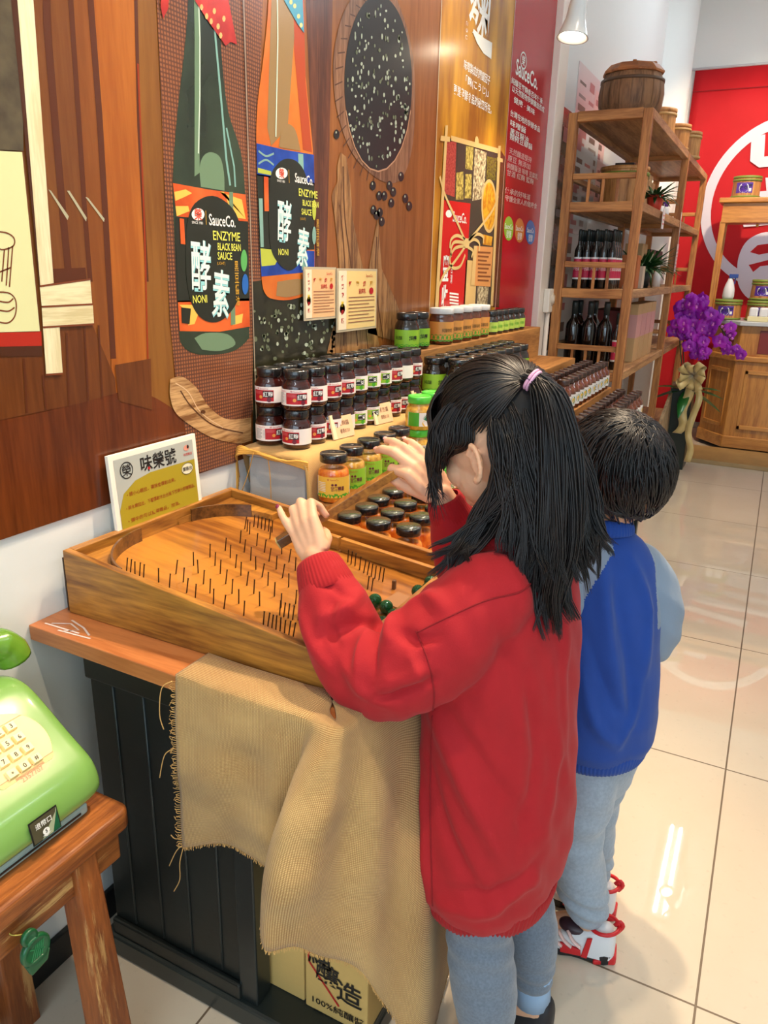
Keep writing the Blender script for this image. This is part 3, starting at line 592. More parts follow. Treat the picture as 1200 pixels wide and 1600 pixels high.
# sheets pinned to the wall behind the rack
for k, (px, py, wd, ht, c) in enumerate(((915, 185, .46, .42, 0), (935, 205, .34, .34, 1), (914, 255, .5, .34, 2), (936, 300, .3, .3, 1), (906, 300, .4, .42, 2), (880, 300, .3, .7, 3), (868, 420, .3, .8, 3))):
    y, z = W(px, py)
    r = empty('wall_notice', (0.001, y, z - ht / 2), 0, ('pinkish printed notice high on the wall beside the barrel', 'smaller pink notice just beyond the first notice', 'white price sheet behind the top shelf of the rack', 'framed pink sheet behind the basket on the rack', 'grey photo sheet low behind the rack rail',
               'tall grey display photo between trim and rack', 'lower dark display photo between trim and rack')[k], 'notice', 'sheets pinned on the wall by the rack')
    MB().span((0, -wd / 2, 0), (.003 + .001 * k, wd / 2, ht)).build('sheet', [mat('sheet_pink', rgb(226, 206, 206), .3), mat('sheet_rose', rgb(236, 200, 196), .3), mat('sheet_white', rgb(222, 228, 230), .2), mat('sheet_grey', rgb(120, 112, 98), .2, col2=rgb(70, 62, 52), vscale=9)][c], r)
    p = PB(lambda u, v, h, k=k: (.0031 + .001 * k + h, u, v))
    for i in range(6):
        for j in range(2 if c < 3 else 3): p.rect(-wd * .42 + j * wd * .45, ht * (.1 + i * .14), -wd * .42 + j * wd * .45 + wd * random.uniform(.2, .38), ht * (.1 + i * .14 + random.uniform(.03, .1)), random.choice((0, 1, 2)), 1)
    p.build('sheet_print', [mat('np1', rgb(190, 120, 120), .4), mat('np2', rgb(150, 140, 136), .4), mat('np3', rgb(110, 96, 86), .4)], r)
# ------------------------------------------------------------------ counter with open bay
LAM = wood('laminate_top', rgb(196, 122, 70), rgb(170, 98, 52), 'X', 5, 0.35, 0.1, 0.05)
BLKP = mat('black_panel', rgb(26, 30, 28), 0.38, bump=.12, bscale=30)
def at_y(px, py, y):
    d = CR * ((px - 600) / FPX) - CU * ((py - 800) / FPX) + CF; k = (y - CAM.y) / d.y
    return CAM.x + d.x * k, CAM.z + d.z * k
cab = empty('display_cabinet', (0.08, 0.80, 0), 0, 'black grooved cabinet with an open bay under the wooden worktop', 'cabinet')
m = MB(); m.span((0, 0, .05), (.31, .02, .688)); m.build('end_panel', BLKP, cab, .002)
for k, x in enumerate((.055, .125, .195, .265)): MB().tube([(x, -.001, .09), (x, -.001, .65)], .0022, 6).build('groove_bead', mat('bead_black', rgb(44, 50, 50), .3), cab)
MB().span((0, -.012, .62), (.31, 0, .688)).build('panel_rail', BLKP, cab, .004); MB().span((0, -.012, .05), (.31, 0, .085)).build('panel_rail', BLKP, cab, .004)
MB().span((.305, -.006, .05), (.345, .034, .688)).build('post', mat('black_post', rgb(30, 36, 36), .3), cab, .003)
MB().span((-.02, -.018, 0), (.55, 2.6, .05)).build('plinth', mat('plinth_black', rgb(38, 44, 42), .35), cab, .006)
MB().span((0, .02, .05), (.01, 2.6, .688)).build('back_panel', BLKP, cab)
MB().span((.50, 2.56, .05), (.55, 2.6, .688)).build('post', mat('black_post', rgb(30, 36, 36), .3), cab, .003)
MB().span((0, .56, .05), (.50, .575, .688)).build('divider', BLKP, cab)
wt = MB().hexa([(.001, .752, .689), (.625, .742, .689), (.625, 3.42, .689), (.001, 3.42, .689)], [(.001, .752, .717), (.625, .742, .717), (.625, 3.42, .717), (.001, 3.42, .717)]).build('worktop', LAM, None, .002)
tag(wt, 'long orange wood laminate worktop along the wall under the jars', 'worktop')
p = PB(lambda u, v, h: (u, v, .7172 + h), .0003)
for q in ([(.03, .775), (.06, .79), (.09, .78), (.07, .765)], [(.05, .80), (.09, .79), (.12, .775)], [(.02, .77), (.10, .772)], [(.06, .763), (.13, .768)]): p.stroke(q, .0035, 0, 1)
p.build('tape_scrap', mat('tape_white', rgb(216, 200, 196), .3), wt)

KRAFT = mat('kraft_board', rgb(214, 176, 104), .8, var=.12, vscale=6, bump=.1, bscale=120); KRAFTE = mat('kraft_edge', rgb(176, 136, 74), .8)
def carton(loc, dims, label, prn=None):
    r = empty('cardboard_box', loc, 0, label, 'box', 'cardboard boxes stored under the counter')
    x, y, z = dims
    MB().span((0, 0, 0), (x, y, z)).build('box_body', KRAFT, r, .003)
    m = MB(); m.span((.002, -.002, z - .002), (x - .002, y / 2 - .001, z + .001)); m.span((.002, y / 2 + .001, z - .002), (x - .002, y + .002, z + .001)); m.build('top_flap', KRAFTE, r, .0008)
    MB().span((x / 2 - .022, -.0005, z + .0011), (x / 2 + .022, y, z + .0017)).build('packing_tape', mat('tape_tan', rgb(200, 160, 96), .25), r)
    return r
b1 = carton((.497, .838, .0505), (.125, .26, .29), 'cardboard box with black brush lettering and a red diamond outline')
p = PB(lambda u, v, h: (u - .497, -.0006 - h, v - .0505), .0004)
X_, Z_ = at_y(512, 1522, .838); p.text('釀', X_, Z_, .046, 0, 2, bold=.012, rot=-.06)
X_, Z_ = at_y(546, 1553, .838); p.text('造', X_, Z_, .050, 0, 2, bold=.012)
X_, Z_ = at_y(492, 1490, .838); p.text('純', X_ + .01, Z_, .046, 0, 2, bold=.012)
X_, Z_ = at_y(524, 1577, .838); p.text('100%純釀醬', X_ + .006, Z_, .017, 0, 2, width=.105, bold=.01)
X_, Z_ = at_y(520, 1592, .838); p.text('甜鹽人文。眾滴土釀。', X_ + .01, Z_, .0075, 0, 2, width=.1)
a0, a1, a2 = at_y(480, 1490, .838), at_y(480, 1500, .838), at_y(530, 1568, .838)
p.stroke([at_y(500, 1478, .838), at_y(482, 1488, .838), at_y(484, 1502, .838), at_y(530, 1572, .838)], .004, 1, 2)
p.build('carton_print', [INKK, INKR], b1)
carton((.402, .842, .0505), (.090, .30, .27), 'plain narrow cardboard box left of the lettered box')
carton((.392, .85, .345), (.222, .30, .26), 'plain cardboard box stacked on the two lower boxes')

# ------------------------------------------------------------------ burlap over the near corner
BURLAP = weave('burlap', rgb(222, 184, 122), rgb(146, 104, 56), 130, .95, 'UV', .6)
def drape(cols, rows, over=.075, sag=.010):
    """cols: (edge point, bottom point, inward dir); returns grid of points, inner edge first"""
    P = []
    for (e, b, ind, bulge) in cols:
        e, b = Vector(e), Vector(b); col = []
        for k in range(5): col.append(e + Vector(ind) * (over * (1 - k / 4)) + Vector((0, 0, .0022)))
        out = Vector((b.x - e.x, b.y - e.y, 0)); L = (e - b).length
        for k in range(1, rows + 1):
            t = k / rows; q = e.lerp(b, t)
            s = 1 - (1 - t) ** 2.2                      # comes out of the edge quickly, then hangs
            q.x = e.x + out.x * (t * .45 + s * .55); q.y = e.y + out.y * (t * .45 + s * .55)
            q += Vector(bulge) * math.sin(PI * t)
            col.append(q)
        P.append(col)
    return P
K = [((.335, .744, .720), (.334, .735, .414), (0, 1, 0), (0, -.004, 0)), ((.40, .741, .720), (.416, .730, .452), (0, 1, 0), (0, -.010, 0)), ((.46, .741, .720), (.479, .722, .468), (0, 1, 0), (0, -.004, 0)),
     ((.52, .741, .720), (.527, .722, .446), (0, 1, 0), (0, -.006, 0)), ((.565, .741, .720), (.545, .735, .420), (0, 1, 0), (0, .002, 0)), ((.592, .741, .720), (.548, .66, .455), (-.08, .45, 0), (-.004, -.012, 0)),
     ((.612, .742, .720), (.585, .615, .452), (-.16, .26, 0), (0, -.020, 0)), ((.624, .748, .720), (.620, .64, .440), (-.28, .20, 0), (.010, -.012, 0)), ((.627, .775, .720), (.628, .70, .372), (-.50, .10, 0), (.010, 0, 0)),
     ((.627, .83, .720), (.667, .735, .326), (-1, 0, 0), (.016, 0, 0)), ((.627, .90, .720), (.685, .775, .235), (-1, 0, 0), (.012, 0, 0)), ((.627, .98, .720), (.735, .81, .10), (-1, 0, 0), (.010, 0, 0)), ((.627, 1.06, .720), (.715, .92, .03), (-1, 0, 0), (.006, 0, 0)), ((.627, 1.15, .720), (.690, 1.06, .03), (-1, 0, 0), (.004, 0, 0))]
flat = [tuple(a) + tuple(b) + tuple(c) + tuple(d) for a, b, c, d in K]
fine = curve_pts(flat, 6)
cols = [(f[0:3], f[3:6], Vector(f[6:9]), f[9:12]) for f in fine]
G = drape(cols, 30)
for i, col in enumerate(G):
    for j, q in enumerate(col):
        if j > 6:
            t = (j - 5) / 29; n = .0035 * math.sin(i * .55 + j * .22) + .0028 * math.sin(i * .21 - j * .35 + 1.3) + .002 * math.sin(j * .7 + i * .1)
            q.y -= n * min(1, t * 3); q.x += n * .6 * min(1, t * 3)
me_b = MB().grid(G, 0, True)
cl = me_b.build('burlap_cloth', BURLAP, None, solid=.0016)
uvl = cl.data.uv_layers.new(name='UVMap'); nr = len(G[0])
acc = [0.0]
for i in range(1, len(G)): acc.append(acc[-1] + (G[i][12] - G[i - 1][12]).length)
for pol in cl.data.polygons:
    for li in pol.loop_indices:
        vi = cl.data.loops[li].vertex_index; uvl.data[li].uv = (acc[vi // nr], (vi % nr) * .0125)
tag(cl, 'tan burlap cloth hanging over the near corner of the worktop', 'cloth')
# frayed edge: short weft threads along the left side and the bottom hem
fr = MB()
for j in range(5, nr):
    for r_ in range(3):
        q = Vector(G[0][j]); q += (Vector(G[0][min(j + 1, nr - 1)]) - q) * (r_ / 3)
        l = random.uniform(.006, .013); fr.tube([q, q + Vector((-l * .6, -.003, random.uniform(-.002, .003))), q + Vector((-l, -.002, random.uniform(-.007, .004)))], .0006, 4, 0, False)
for i in range(0, len(G)):
    for r_ in range(5):
        q = Vector(G[i][-1]); q += (Vector(G[min(i + 1, len(G) - 1)][-1]) - q) * (r_ / 5)
        fr.tube([q, q + Vector((random.uniform(-.002, .002), -.001, -random.uniform(.003, .007)))], .0006, 4, 0, False)
for pts in ([(.335, .735, .715), (.318, .73, .70), (.312, .728, .655), (.318, .728, .63)], [(.334, .73, .60), (.318, .725, .585), (.305, .724, .54)], [(.334, .733, .415), (.322, .73, .40), (.306, .728, .365)], [(.336, .733, .414), (.328, .73, .38), (.326, .729, .345), (.312, .728, .315)], [(.334, .733, .43), (.322, .73, .425), (.314, .729, .43)]):
    fr.tube(curve_pts([tuple(q) for q in pts], 5), .0009, 5)
fr.build('frayed_thread', mat('jute_thread', rgb(206, 160, 96), .9), cl)

# ------------------------------------------------------------------ wooden marble game
OAK = wood('game_wood', rgb(186, 126, 48), rgb(116, 68, 22), 'X', 4.0, .38, .25, .1); OAKY = wood('game_wood_across', rgb(188, 128, 50), rgb(120, 72, 24), 'Y', 4.0, .38, .25, .1)
FIELD = wood('game_field', rgb(190, 124, 46), rgb(124, 70, 22), 'X', 1.6, .30, .35, .08); BAM = wood('bamboo_strip', rgb(120, 78, 36), rgb(70, 42, 18), 'X', 5, .3, .4, .1)
GX0, GX1, GY0, GY1, GZ = .022, .582, .820, 1.278, .7175
def rim(x): return .835 - .1086 * (x - .02)
def fld(x): return rim(x) - .030
gm = empty('marble_pin_game', (GX0, GY0, GZ), 0, 'sloping wooden pin and marble game box on the worktop', 'game')
def gl(x, y, z): return (x - GX0, y - GY0, z - GZ)
def wall4(x0, y0, x1, y1, zt0, zt1, zb=GZ):
    q = [(x0, y0), (x1, y0), (x1, y1), (x0, y1)]
    return MB().hexa([gl(x, y, zb) for x, y in q], [gl(x, y, zt0 if x == x0 else zt1) for x, y in q])
T = .014
wall4(GX0, GY0, GX1, GY0 + T, rim(GX0), rim(GX1)).build('side_board', OAK, gm, .0015)
wall4(GX0, GY1 - T, GX1, GY1, rim(GX0), rim(GX1)).build('side_board', OAK, gm, .0015)
wall4(GX0 - .001, GY0 + T, GX0 + T, GY1 - T, rim(GX0), rim(GX0 + T)).build('end_board', OAKY, gm, .0015)
wall4(GX1 - T, GY0 + T, GX1, GY1 - T, rim(GX1 - T), rim(GX1)).build('end_board', OAKY, gm, .0015)
MB().hexa([gl(x, y, fld(x) - .008) for x, y in ((GX0 + T, GY0 + T), (GX1 - T, GY0 + T), (GX1 - T, GY1 - T), (GX0 + T, GY1 - T))], [gl(x, y, fld(x)) for x, y in ((GX0 + T, GY0 + T), (GX1 - T, GY0 + T), (GX1 - T, GY1 - T), (GX0 + T, GY1 - T))]).build('playing_field', FIELD, gm)
def arch(cx, cy, rx, ry, a0, a1, h, th, name, m_, seg=22):
    o, i_, fs = [], [], []; mb = MB(); vs = []
    for k in range(seg + 1):
        a = a0 + (a1 - a0) * k / seg
        for (s_, zz) in ((1, fld), (1, None), (0, None), (0, fld)):
            x, y = cx + (rx - (0 if s_ else th)) * math.cos(a), cy + (ry - (0 if s_ else th)) * math.sin(a)
            vs.append(gl(x, y, fld(x) if zz else fld(x) + h))
    for k in range(seg):
        b = k * 4
        for j in range(4): fs.append((b + j, b + 4 + j, b + 4 + (j + 1) % 4, b + (j + 1) % 4))
    fs += [(0, 1, 2, 3), (seg * 4 + 3, seg * 4 + 2, seg * 4 + 1, seg * 4)]
    return mb.add(vs, fs).build(name, m_, gm, clean=True)
arch(.160, .985, .122, .150, PI * 1.0, PI * 1.44, .026, .0035, 'curved_strip', BAM)
arch(.160, 1.090, .122, .150, PI * .62, PI * .93, .026, .0035, 'curved_strip', BAM)
def corner(y_sign):
    cy = .985 if y_sign < 0 else 1.090; pts = []
    for k in range(13):
        a = PI + (y_sign < 0) * 0 + (PI / 2) * k / 12 if y_sign < 0 else PI - (PI / 2) * k / 12
        pts.append((.160 + .1225 * math.cos(a), cy + .1505 * math.sin(a)))
    yc = GY0 + T if y_sign < 0 else GY1 - T
    ring = pts + [(.160, yc), (GX0 + T, yc)]
    if y_sign > 0: ring = ring[::-1]
    n = len(ring); vs = [gl(x, y, fld(x) + .0005) for x, y in ring] + [gl(x, y, fld(x) + .013) for x, y in ring]
    MB().add(vs, [tuple(range(n))[::-1], tuple(range(n, 2 * n))] + [(i, (i + 1) % n, n + (i + 1) % n, n + i) for i in range(n)]).build('corner_block', OAKY, gm)
corner(-1); corner(1)
def rail(x0, x1, y, h=.027, w_=.012):
    q = [(x0, y), (x1, y), (x1, y + w_), (x0, y + w_)]
    MB().hexa([gl(x, yy, fld(x)) for x, yy in q], [gl(x, yy, fld(x) + h) for x, yy in q]).build('launch_rail', OAK, gm, .001)
rail(.215, .345, 1.205); rail(.350, .565, 1.205)
PINS = [(0.18, 0.879), (0.207, 0.875), (0.18, 0.921), (0.21, 0.906), (0.24, 0.88), (0.181, 0.967), (0.207, 0.949), (0.24, 0.923), (0.27, 0.904), (0.263, 0.875), (0.298, 0.879), (0.323, 0.874), (0.18, 1.013), (0.209, 0.992), (0.237, 0.972), (0.268, 0.948), (0.299, 0.926), (0.329, 0.906), (0.359, 0.88), (0.182, 1.055), (0.209, 1.036), (0.242, 1.009), (0.268, 0.991), (0.299, 0.967), (0.327, 0.95), (0.36, 0.922), (0.181, 1.102), (0.213, 1.073), (0.244, 1.052), (0.274, 1.028), (0.3, 1.01), (0.327, 0.991), (0.359, 0.965), (0.212, 1.114), (0.241, 1.099), (0.271, 1.072), (0.301, 1.053), (0.329, 1.032), (0.358, 1.01), (0.401, 0.967), (0.212, 1.158), (0.27, 1.116), (0.301, 1.094), (0.33, 1.073),
        (.39, 1.01), (.39, .94), (.42, .99), (.39, 1.06), (.36, 1.10), (.42, 1.04),
        (0.113, 0.872), (0.122, 0.872), (0.133, 0.872), (0.143, 0.872), (0.152, 0.872), (0.145, 1.164), (0.156, 1.158), (0.168, 1.15), (0.151, 1.187), (0.16, 1.188), (0.169, 1.188), (0.178, 1.188), (0.187, 1.188), (0.196, 1.188), (0.403, 0.872), (0.411, 0.872), (0.419, 0.872), (0.427, 0.872), (0.435, 0.872), (0.443, 0.872), (0.451, 0.872), (0.459, 0.872), (0.403, 0.917), (0.411, 0.917), (0.419, 0.918), (0.427, 0.919), (0.435, 0.923),
        (0.386, 1.171), (0.395, 1.167), (0.405, 1.165), (0.42, 1.156), (0.432, 1.15), (0.441, 1.148), (0.451, 1.145), (0.46, 1.143), (0.468, 1.144), (0.477, 1.142), (0.47, 1.096), (0.479, 1.094)]
IRON = mat('nail_iron', rgb(58, 40, 28), .45, metal=.6)
for k, (x, y) in enumerate(PINS):
    dx, dy = .0035 + random.uniform(-.002, .002), random.uniform(-.002, .002); z = fld(x)
    MB().tube([(0, 0, -.004), (dx, dy, .026), (dx * 1.05, dy, .0265)], [.0011, .0011, .0017], 6).build('nail', IRON, gm).location = gl(x, y, z)
MB().span((-.003, -.004, -.002), (.003, .004, .017)).build('peg', BAM, gm, .0008).location = gl(.507, 1.13, fld(.507))
MB().hexa([gl(.515, 1.07, fld(.515)), gl(.565, 1.06, fld(.565)), gl(.572, 1.11, fld(.572)), gl(.52, 1.12, fld(.52))], [gl(.515, 1.07, fld(.515) + .003), gl(.565, 1.06, fld(.565) + .003), gl(.572, 1.11, fld(.572) + .003), gl(.52, 1.12, fld(.52) + .003)]).build('target_plate', mat('plate_brown', rgb(150, 104, 66), .5), gm)
MB().span((-.003, 0, 0), (.0, .02, .1)).build('corner_fitting', mat('fitting_dark', rgb(44, 26, 16), .5), gm).location = (0, .0, .003)

GGLASS = bpy.data.materials.new('green_marble_glass'); _nt, _N, _L, _P = nodes_of(GGLASS)
_P.inputs['Base Color'].default_value = rgb(30, 96, 60); _P.inputs['Roughness'].default_value = .03; _P.inputs['Transmission Weight'].default_value = .55; _P.inputs['IOR'].default_value = 1.5
mb0 = None
for k, (x, y, lab) in enumerate(((.538, 1.038, 'green marble nearest the red sleeve in front of the brown plate'), (.556, 1.128, 'green marble just behind the brown plate in the game'), (.512, 1.046, 'green marble furthest up the field by the sleeve'), (.566, 1.150, 'green marble between two others behind the brown plate'),
                                 (.558, 1.178, 'green marble beside the end of the launching rail'), (.558, .985, 'green marble tucked half under the red sleeve'), (.556, 1.240, 'green marble in the launching channel by the far board'), (.562, 1.020, 'green marble at the low end of the game box'))):
    o = MB().ball((0, 0, 0), .0120, 24, 16).build('glass_marble', GGLASS) if mb0 is None else mb0.copy()
    if mb0 is None: mb0 = o
    else: COL.objects.link(o)
    o.location = (x, y, fld(x) + .0122 + (.003 if .515 < x < .57 and 1.06 < y < 1.115 else 0)); tag(o, lab, 'marble', 'green glass marbles')

# stick held in both hands
SA, SB = Vector((.386, .940, .878)), Vector((.541, 1.070, .996))
sd = (SB - SA).normalized()
stk = MB(); aq = sd.cross(Vector((0, 0, 1))).normalized(); bq = aq.cross(sd)
def sq(a, b, w_, h_):
    return [a + aq * (sx * w_) + bq * (sy * h_) for sx, sy in ((-1, -1), (1, -1), (1, 1), (-1, 1))] + [b + aq * (sx * w_) + bq * (sy * h_) for sx, sy in ((-1, -1), (1, -1), (1, 1), (-1, 1))]
HX = [(3, 2, 1, 0), (4, 5, 6, 7), (0, 1, 5, 4), (1, 2, 6, 5), (2, 3, 7, 6), (3, 0, 4, 7)]
sr = empty('wooden_stick', SA, 0, 'square wooden stick with a dark end held in both hands', 'stick')
MB().add([p - SA for p in sq(SA + sd * .03, SB, .0092, .0070)], HX).build('shaft', OAKY, sr, .001)
MB().add([p - SA for p in sq(SA + sd * .002, SA + sd * .03, .0100, .0078)], HX).build('dark_tip', BAM, sr, .0012)
MB().add([p - SA for p in sq(SA, SA + sd * .0021, .0092, .0070)], HX).build('cut_end', mat('cut_end', rgb(170, 150, 96), .7), sr)

# ------------------------------------------------------------------ standing sign behind the game
sg = empty('instruction_sign', (.006, 1.056, .7175), 0, 'white foam board sign with an olive panel leaning behind the game', 'sign')
SIGN_TILT = -math.atan2(.016, .258)
sM = Matrix.Rotation(SIGN_TILT, 4, 'Y') @ Matrix.Translation((.026, 0, 0))
def smap(u, v, h): return sM @ Vector((.0042 + h, u, v))
MB().add([sM @ Vector(p) for p in [(a, b, c) for a in (-.004, .004) for b in (-.117, .117) for c in (0, .256)]], [(0, 1, 3, 2), (4, 6, 7, 5), (0, 4, 5, 1), (2, 3, 7, 6), (0, 2, 6, 4), (1, 5, 7, 3)]).build('foam_board', mat('foam_white', rgb(244, 238, 224), .45), sg, .0008)
p = PB(smap, .0003); a = .106
p.rect(-a, .082, a, .246, 0, 1)
p.poly([(-a, .082), (a, .082), (a, .205), (-.02, .205), (-.06, .198), (-.092, .180), (-a, .150)], 1, 2)
p.ring(-.078, .222, .016, .016, .002, 2, 3); p.text('榮', -.078, .222, .022, 2, 3, bold=.01); p.text('味榮號', .006, .224, .032, 2, 3, bold=.014, width=.096)
p.ell(-.022, .214, .003, .003, 3, 4, 8); p.text('味噌釀造', .088, .219, .006, 3, 3); p.ell(.086, .232, .008, .006, 5, 3); p.ell(.09, .234, .003, .004, 2, 4, 10)
p.ell(.082, .190, .017, .012, 6, 3); p.ring(.082, .190, .017, .012, .001, 2, 4); p.text('彈珠台', .082, .190, .009, 2, 5, bold=.01)
for k, tx in enumerate(('• 請小心輕拉，彈珠會彈射出來。', '• 將木棒拉出，下壓彈射木台台珠下落得分即贈贈品。', '• 彈中的可以獲得贈品，加油。')): p.text(tx, -.02 if k != 1 else .004, .176 - k * .025, .0088, 7, 3, bold=.01, width=(.13, .19, .14)[k])
p.text('嚐味榮號醬，傳統好吃又健康', -.022, .098, .0088, 8, 3, bold=.01, width=.135)
p.build('printed_sheet', [mat('sign_grey', rgb(176, 182, 176), .4), mat('sign_olive', rgb(166, 148, 34), .4), INKK, INKR, INKW, mat('sign_pink', rgb(222, 150, 130), .4), mat('sign_oval', rgb(228, 224, 196), .4), mat('sign_rust', rgb(150, 66, 24), .4), mat('sign_brown', rgb(92, 60, 20), .4)], sg)

# ------------------------------------------------------------------ risers with burlap
GREYB = mat('grey_foam', rgb(184, 182, 178), .8, bump=.15, bscale=200)
rs = empty('display_riser', (.022, 1.345, .7175), 0, 'grey foam crate raising the red label jars behind the game', 'riser')
MB().span((0, 0, 0), (.155, .675, .175)).build('crate_body', GREYB, rs, .006)
MB().span((-.006, -.006, .175), (.161, .681, .196)).build('crate_lid', GREYB, rs, .006)
RB = weave('burlap_riser', rgb(222, 182, 112), rgb(172, 128, 70), 150, .95, 'UV', .5)
rows = []
yy = [1.325, 1.333, 1.345, 1.37] + [1.37 + .0338 * k for k in range(1, 21)]
for i, y in enumerate(yy):
    r_ = []; sg_ = .004 * math.sin(i * .9) + .003 * math.sin(i * 2.1)
    fr_ = .012 if i == 0 else (.004 if i == 1 else 0)
    for (x, z) in ((.004, .82), (.006, .88), (.010, .908), (.02, .9165), (.06, .9165), (.10, .9165), (.14, .9165), (.172, .9165), (.186, .910), (.190 + sg_ * .3, .89), (.193 + sg_ * .6, .86), (.194 + sg_, .83), (.195 + sg_, .79), (.195 + sg_, .735)):
        if i < 3 and x < .012: continue
        r_.append(Vector((x, y, z - fr_ * (1 if z > .9 else .2))))
    if i < 3: r_ = [Vector((.004, y, .90)), Vector((.006, y, .905)), Vector((.010, y, .91))] + r_
    rows.append(r_)
bc = MB().grid(rows).build('burlap_cover', RB, None, solid=.0015)
uvl = bc.data.uv_layers.new(name='UVMap')
for pol in bc.data.polygons:
    for li in pol.loop_indices:
        co = bc.data.vertices[bc.data.loops[li].vertex_index].co; uvl.data[li].uv = (co.x + (.9165 - co.z), co.y)
tag(bc, 'tan burlap cover over the crate under the red label jars', 'cloth')
fr = MB()
for k in range(5):
    fr.tube(curve_pts([(.0, 1.335 - .002 * k, .84 - .01 * k), (.002, 1.328, .90 - .006 * k), (.02, 1.322 - .003 * k, .918 - .004 * k), (.06, 1.319, .910 + .003 * math.sin(k)), (.10, 1.318 - .002 * k, .905 + .003 * math.sin(2 * k)), (.14, 1.318, .901 + .003 * math.sin(3 * k)), (.175, 1.322, .905 - .003 * k), (.192, 1.333, .90 - .004 * k)], 5), .0028, 6)
fr.tube(curve_pts([(.06, 1.315, .91), (.045, 1.312, .86), (.02, 1.31, .80), (.012, 1.306, .775)], 5), .001, 5); fr.tube(curve_pts([(.10, 1.314, .90), (.106, 1.312, .86), (.108, 1.31, .80)], 5), .001, 5)
fr.build('frayed_hem', mat('jute_hem', rgb(214, 160, 72), .9), bc)
def block(name, lo, hi, m_, label):
    lo, hi = Vector(lo), Vector(hi); o = MB().span((-(hi.x - lo.x) / 2, -(hi.y - lo.y) / 2, 0), ((hi.x - lo.x) / 2, (hi.y - lo.y) / 2, hi.z - lo.z)).build(name, m_, None, .003); o.location = ((lo.x + hi.x) / 2, (lo.y + hi.y) / 2, lo.z)
    return tag(o, label, 'riser', 'display risers on the worktop')
CRATEW = wood('crate_wood', rgb(196, 138, 74), rgb(150, 98, 46), 'Y', 5, .6, 0, .1)
block('display_riser', (.200, 1.335, .7175), (.264, 2.02, .812), CRATEW, 'low wooden riser under the amber fruit jars')
block('display_riser', (.010, 2.060, .7175), (.100, 3.40, 1.07), CRATEW, 'tall wooden riser by the wall under the white lid jars')
block('display_riser', (.104, 2.060, .7175), (.270, 3.40, .945), CRATEW, 'middle wooden riser under the green label jars')
block('display_riser', (.304, 2.60, .7175), (.440, 3.40, .83), CRATEW, 'wooden riser under the brown bottles at the far end')
# ------------------------------------------------------------------ jars
LIDK = mat('lid_black', rgb(28, 26, 26), .22, coat=.5); LIDG = mat('lid_green', rgb(80, 196, 60), .3, coat=.4); LIDW = mat('lid_white', rgb(236, 232, 228), .3, coat=.3); LIDB = mat('lid_brown', rgb(58, 34, 26), .3, coat=.3)
CLEAR = clear_glass('jar_glass')
def glassy(name, c, c2=None, vs=40, rough=.08): return mat(name, c, rough, coat=.8, col2=c2, vscale=vs)
J_RED = glassy('red_rice_paste', rgb(58, 18, 14), rgb(40, 10, 8)); J_DARK = glassy('dark_sauce', rgb(44, 30, 20), rgb(28, 18, 12)); J_AMB = mat('amber_fruit', rgb(238, 150, 44), .25, col2=rgb(204, 92, 20), vscale=55, sss=.15); J_BRN = glassy('brown_sauce', rgb(120, 58, 24), rgb(66, 28, 14), 30)
J_PINE = mat('pineapple_fruit', rgb(232, 186, 76), .2, coat=.8, col2=rgb(176, 120, 30), vscale=60)
def jar(name, R, H, body, lid, lab, clear=False, seg=28, neck=.78, sh=.80, lidh=.017, label=None, cat='jar', group=None):
    """lab: function(root, R, y0, y1) that adds the label"""
    r = empty(name, (0, 0, 0), 0, label, cat, group); ls = H - lidh
    prof = [(R * .90, 0), (R * .97, .004), (R, .012), (R, ls * sh * .86), (R * .97, ls * sh * .95), (R * .88, ls * (sh + .06)), (R * neck, ls * (sh + .13)), (R * neck, ls)]
    if clear:
        MB().lathe(prof, seg).build('glass_jar', CLEAR, r)
        MB().lathe([(max(0, a - .0018), max(.002, min(b, ls * sh * 1.02))) for a, b in prof[:6]] + [(R * .8, ls * sh * 1.03)], seg).build('contents', body, r)
    else: MB().lathe(prof, seg).build('glass_jar', body, r)
    lr = R * neck * 1.10
    MB().lathe([(lr * .97, ls - .002), (lr, ls), (lr, H - .003), (lr * .96, H), (lr * .86, H), (lr * .82, H - .0015), (0, H - .0015)], seg).build('lid', lid, r)
    if lab: lab(r, R, ls * .16, ls * sh * .84)
    return r
class CP(PB):
    """print wrapped round a cylinder; u = arc length from the front (facing -Y, +X mixed by face), v = height"""
    def __init__(s, R, face): super().__init__(lambda u, v, h: ((R + .0004 + h) * math.cos(face + u / R), (R + .0004 + h) * math.sin(face + u / R), v), .0002)
PAPER = mat('label_paper', rgb(244, 236, 230), .4); L_RED = mat('label_red', rgb(190, 30, 44), .4); L_GRN = mat('label_green_bright', rgb(150, 200, 50), .4); L_TAN = mat('label_orange_soft', rgb(236, 160, 76), .4); L_GRASS = mat('label_grass', rgb(80, 170, 40), .4); L_YEL = mat('label_yellow', rgb(240, 190, 70), .4)
L_GREY = mat('label_text_grey', rgb(130, 128, 126), .5); L_PINK = mat('label_pink', rgb(222, 120, 120), .5); L_PLUM = mat('label_plum', rgb(110, 34, 54), .4); L_MINT = mat('label_deep_green', rgb(40, 130, 84), .4)
def lab_band(face, span, paper, ink):
    """wrap-round paper band of angle span; ink(p, R, y0, y1) draws on it"""
    def f(r, R, y0, y1):
        p = CP(R, face); p.rect(-span * R / 2, y0, span * R / 2, y1, 0, 0, 26); ink(p, R, y0, y1); p.build('label', [paper, INKK, L_RED, INKW, L_GREY, L_PINK, L_PLUM, L_TAN, L_GRN, L_GRASS, L_YEL, L_MINT], r)
    return f
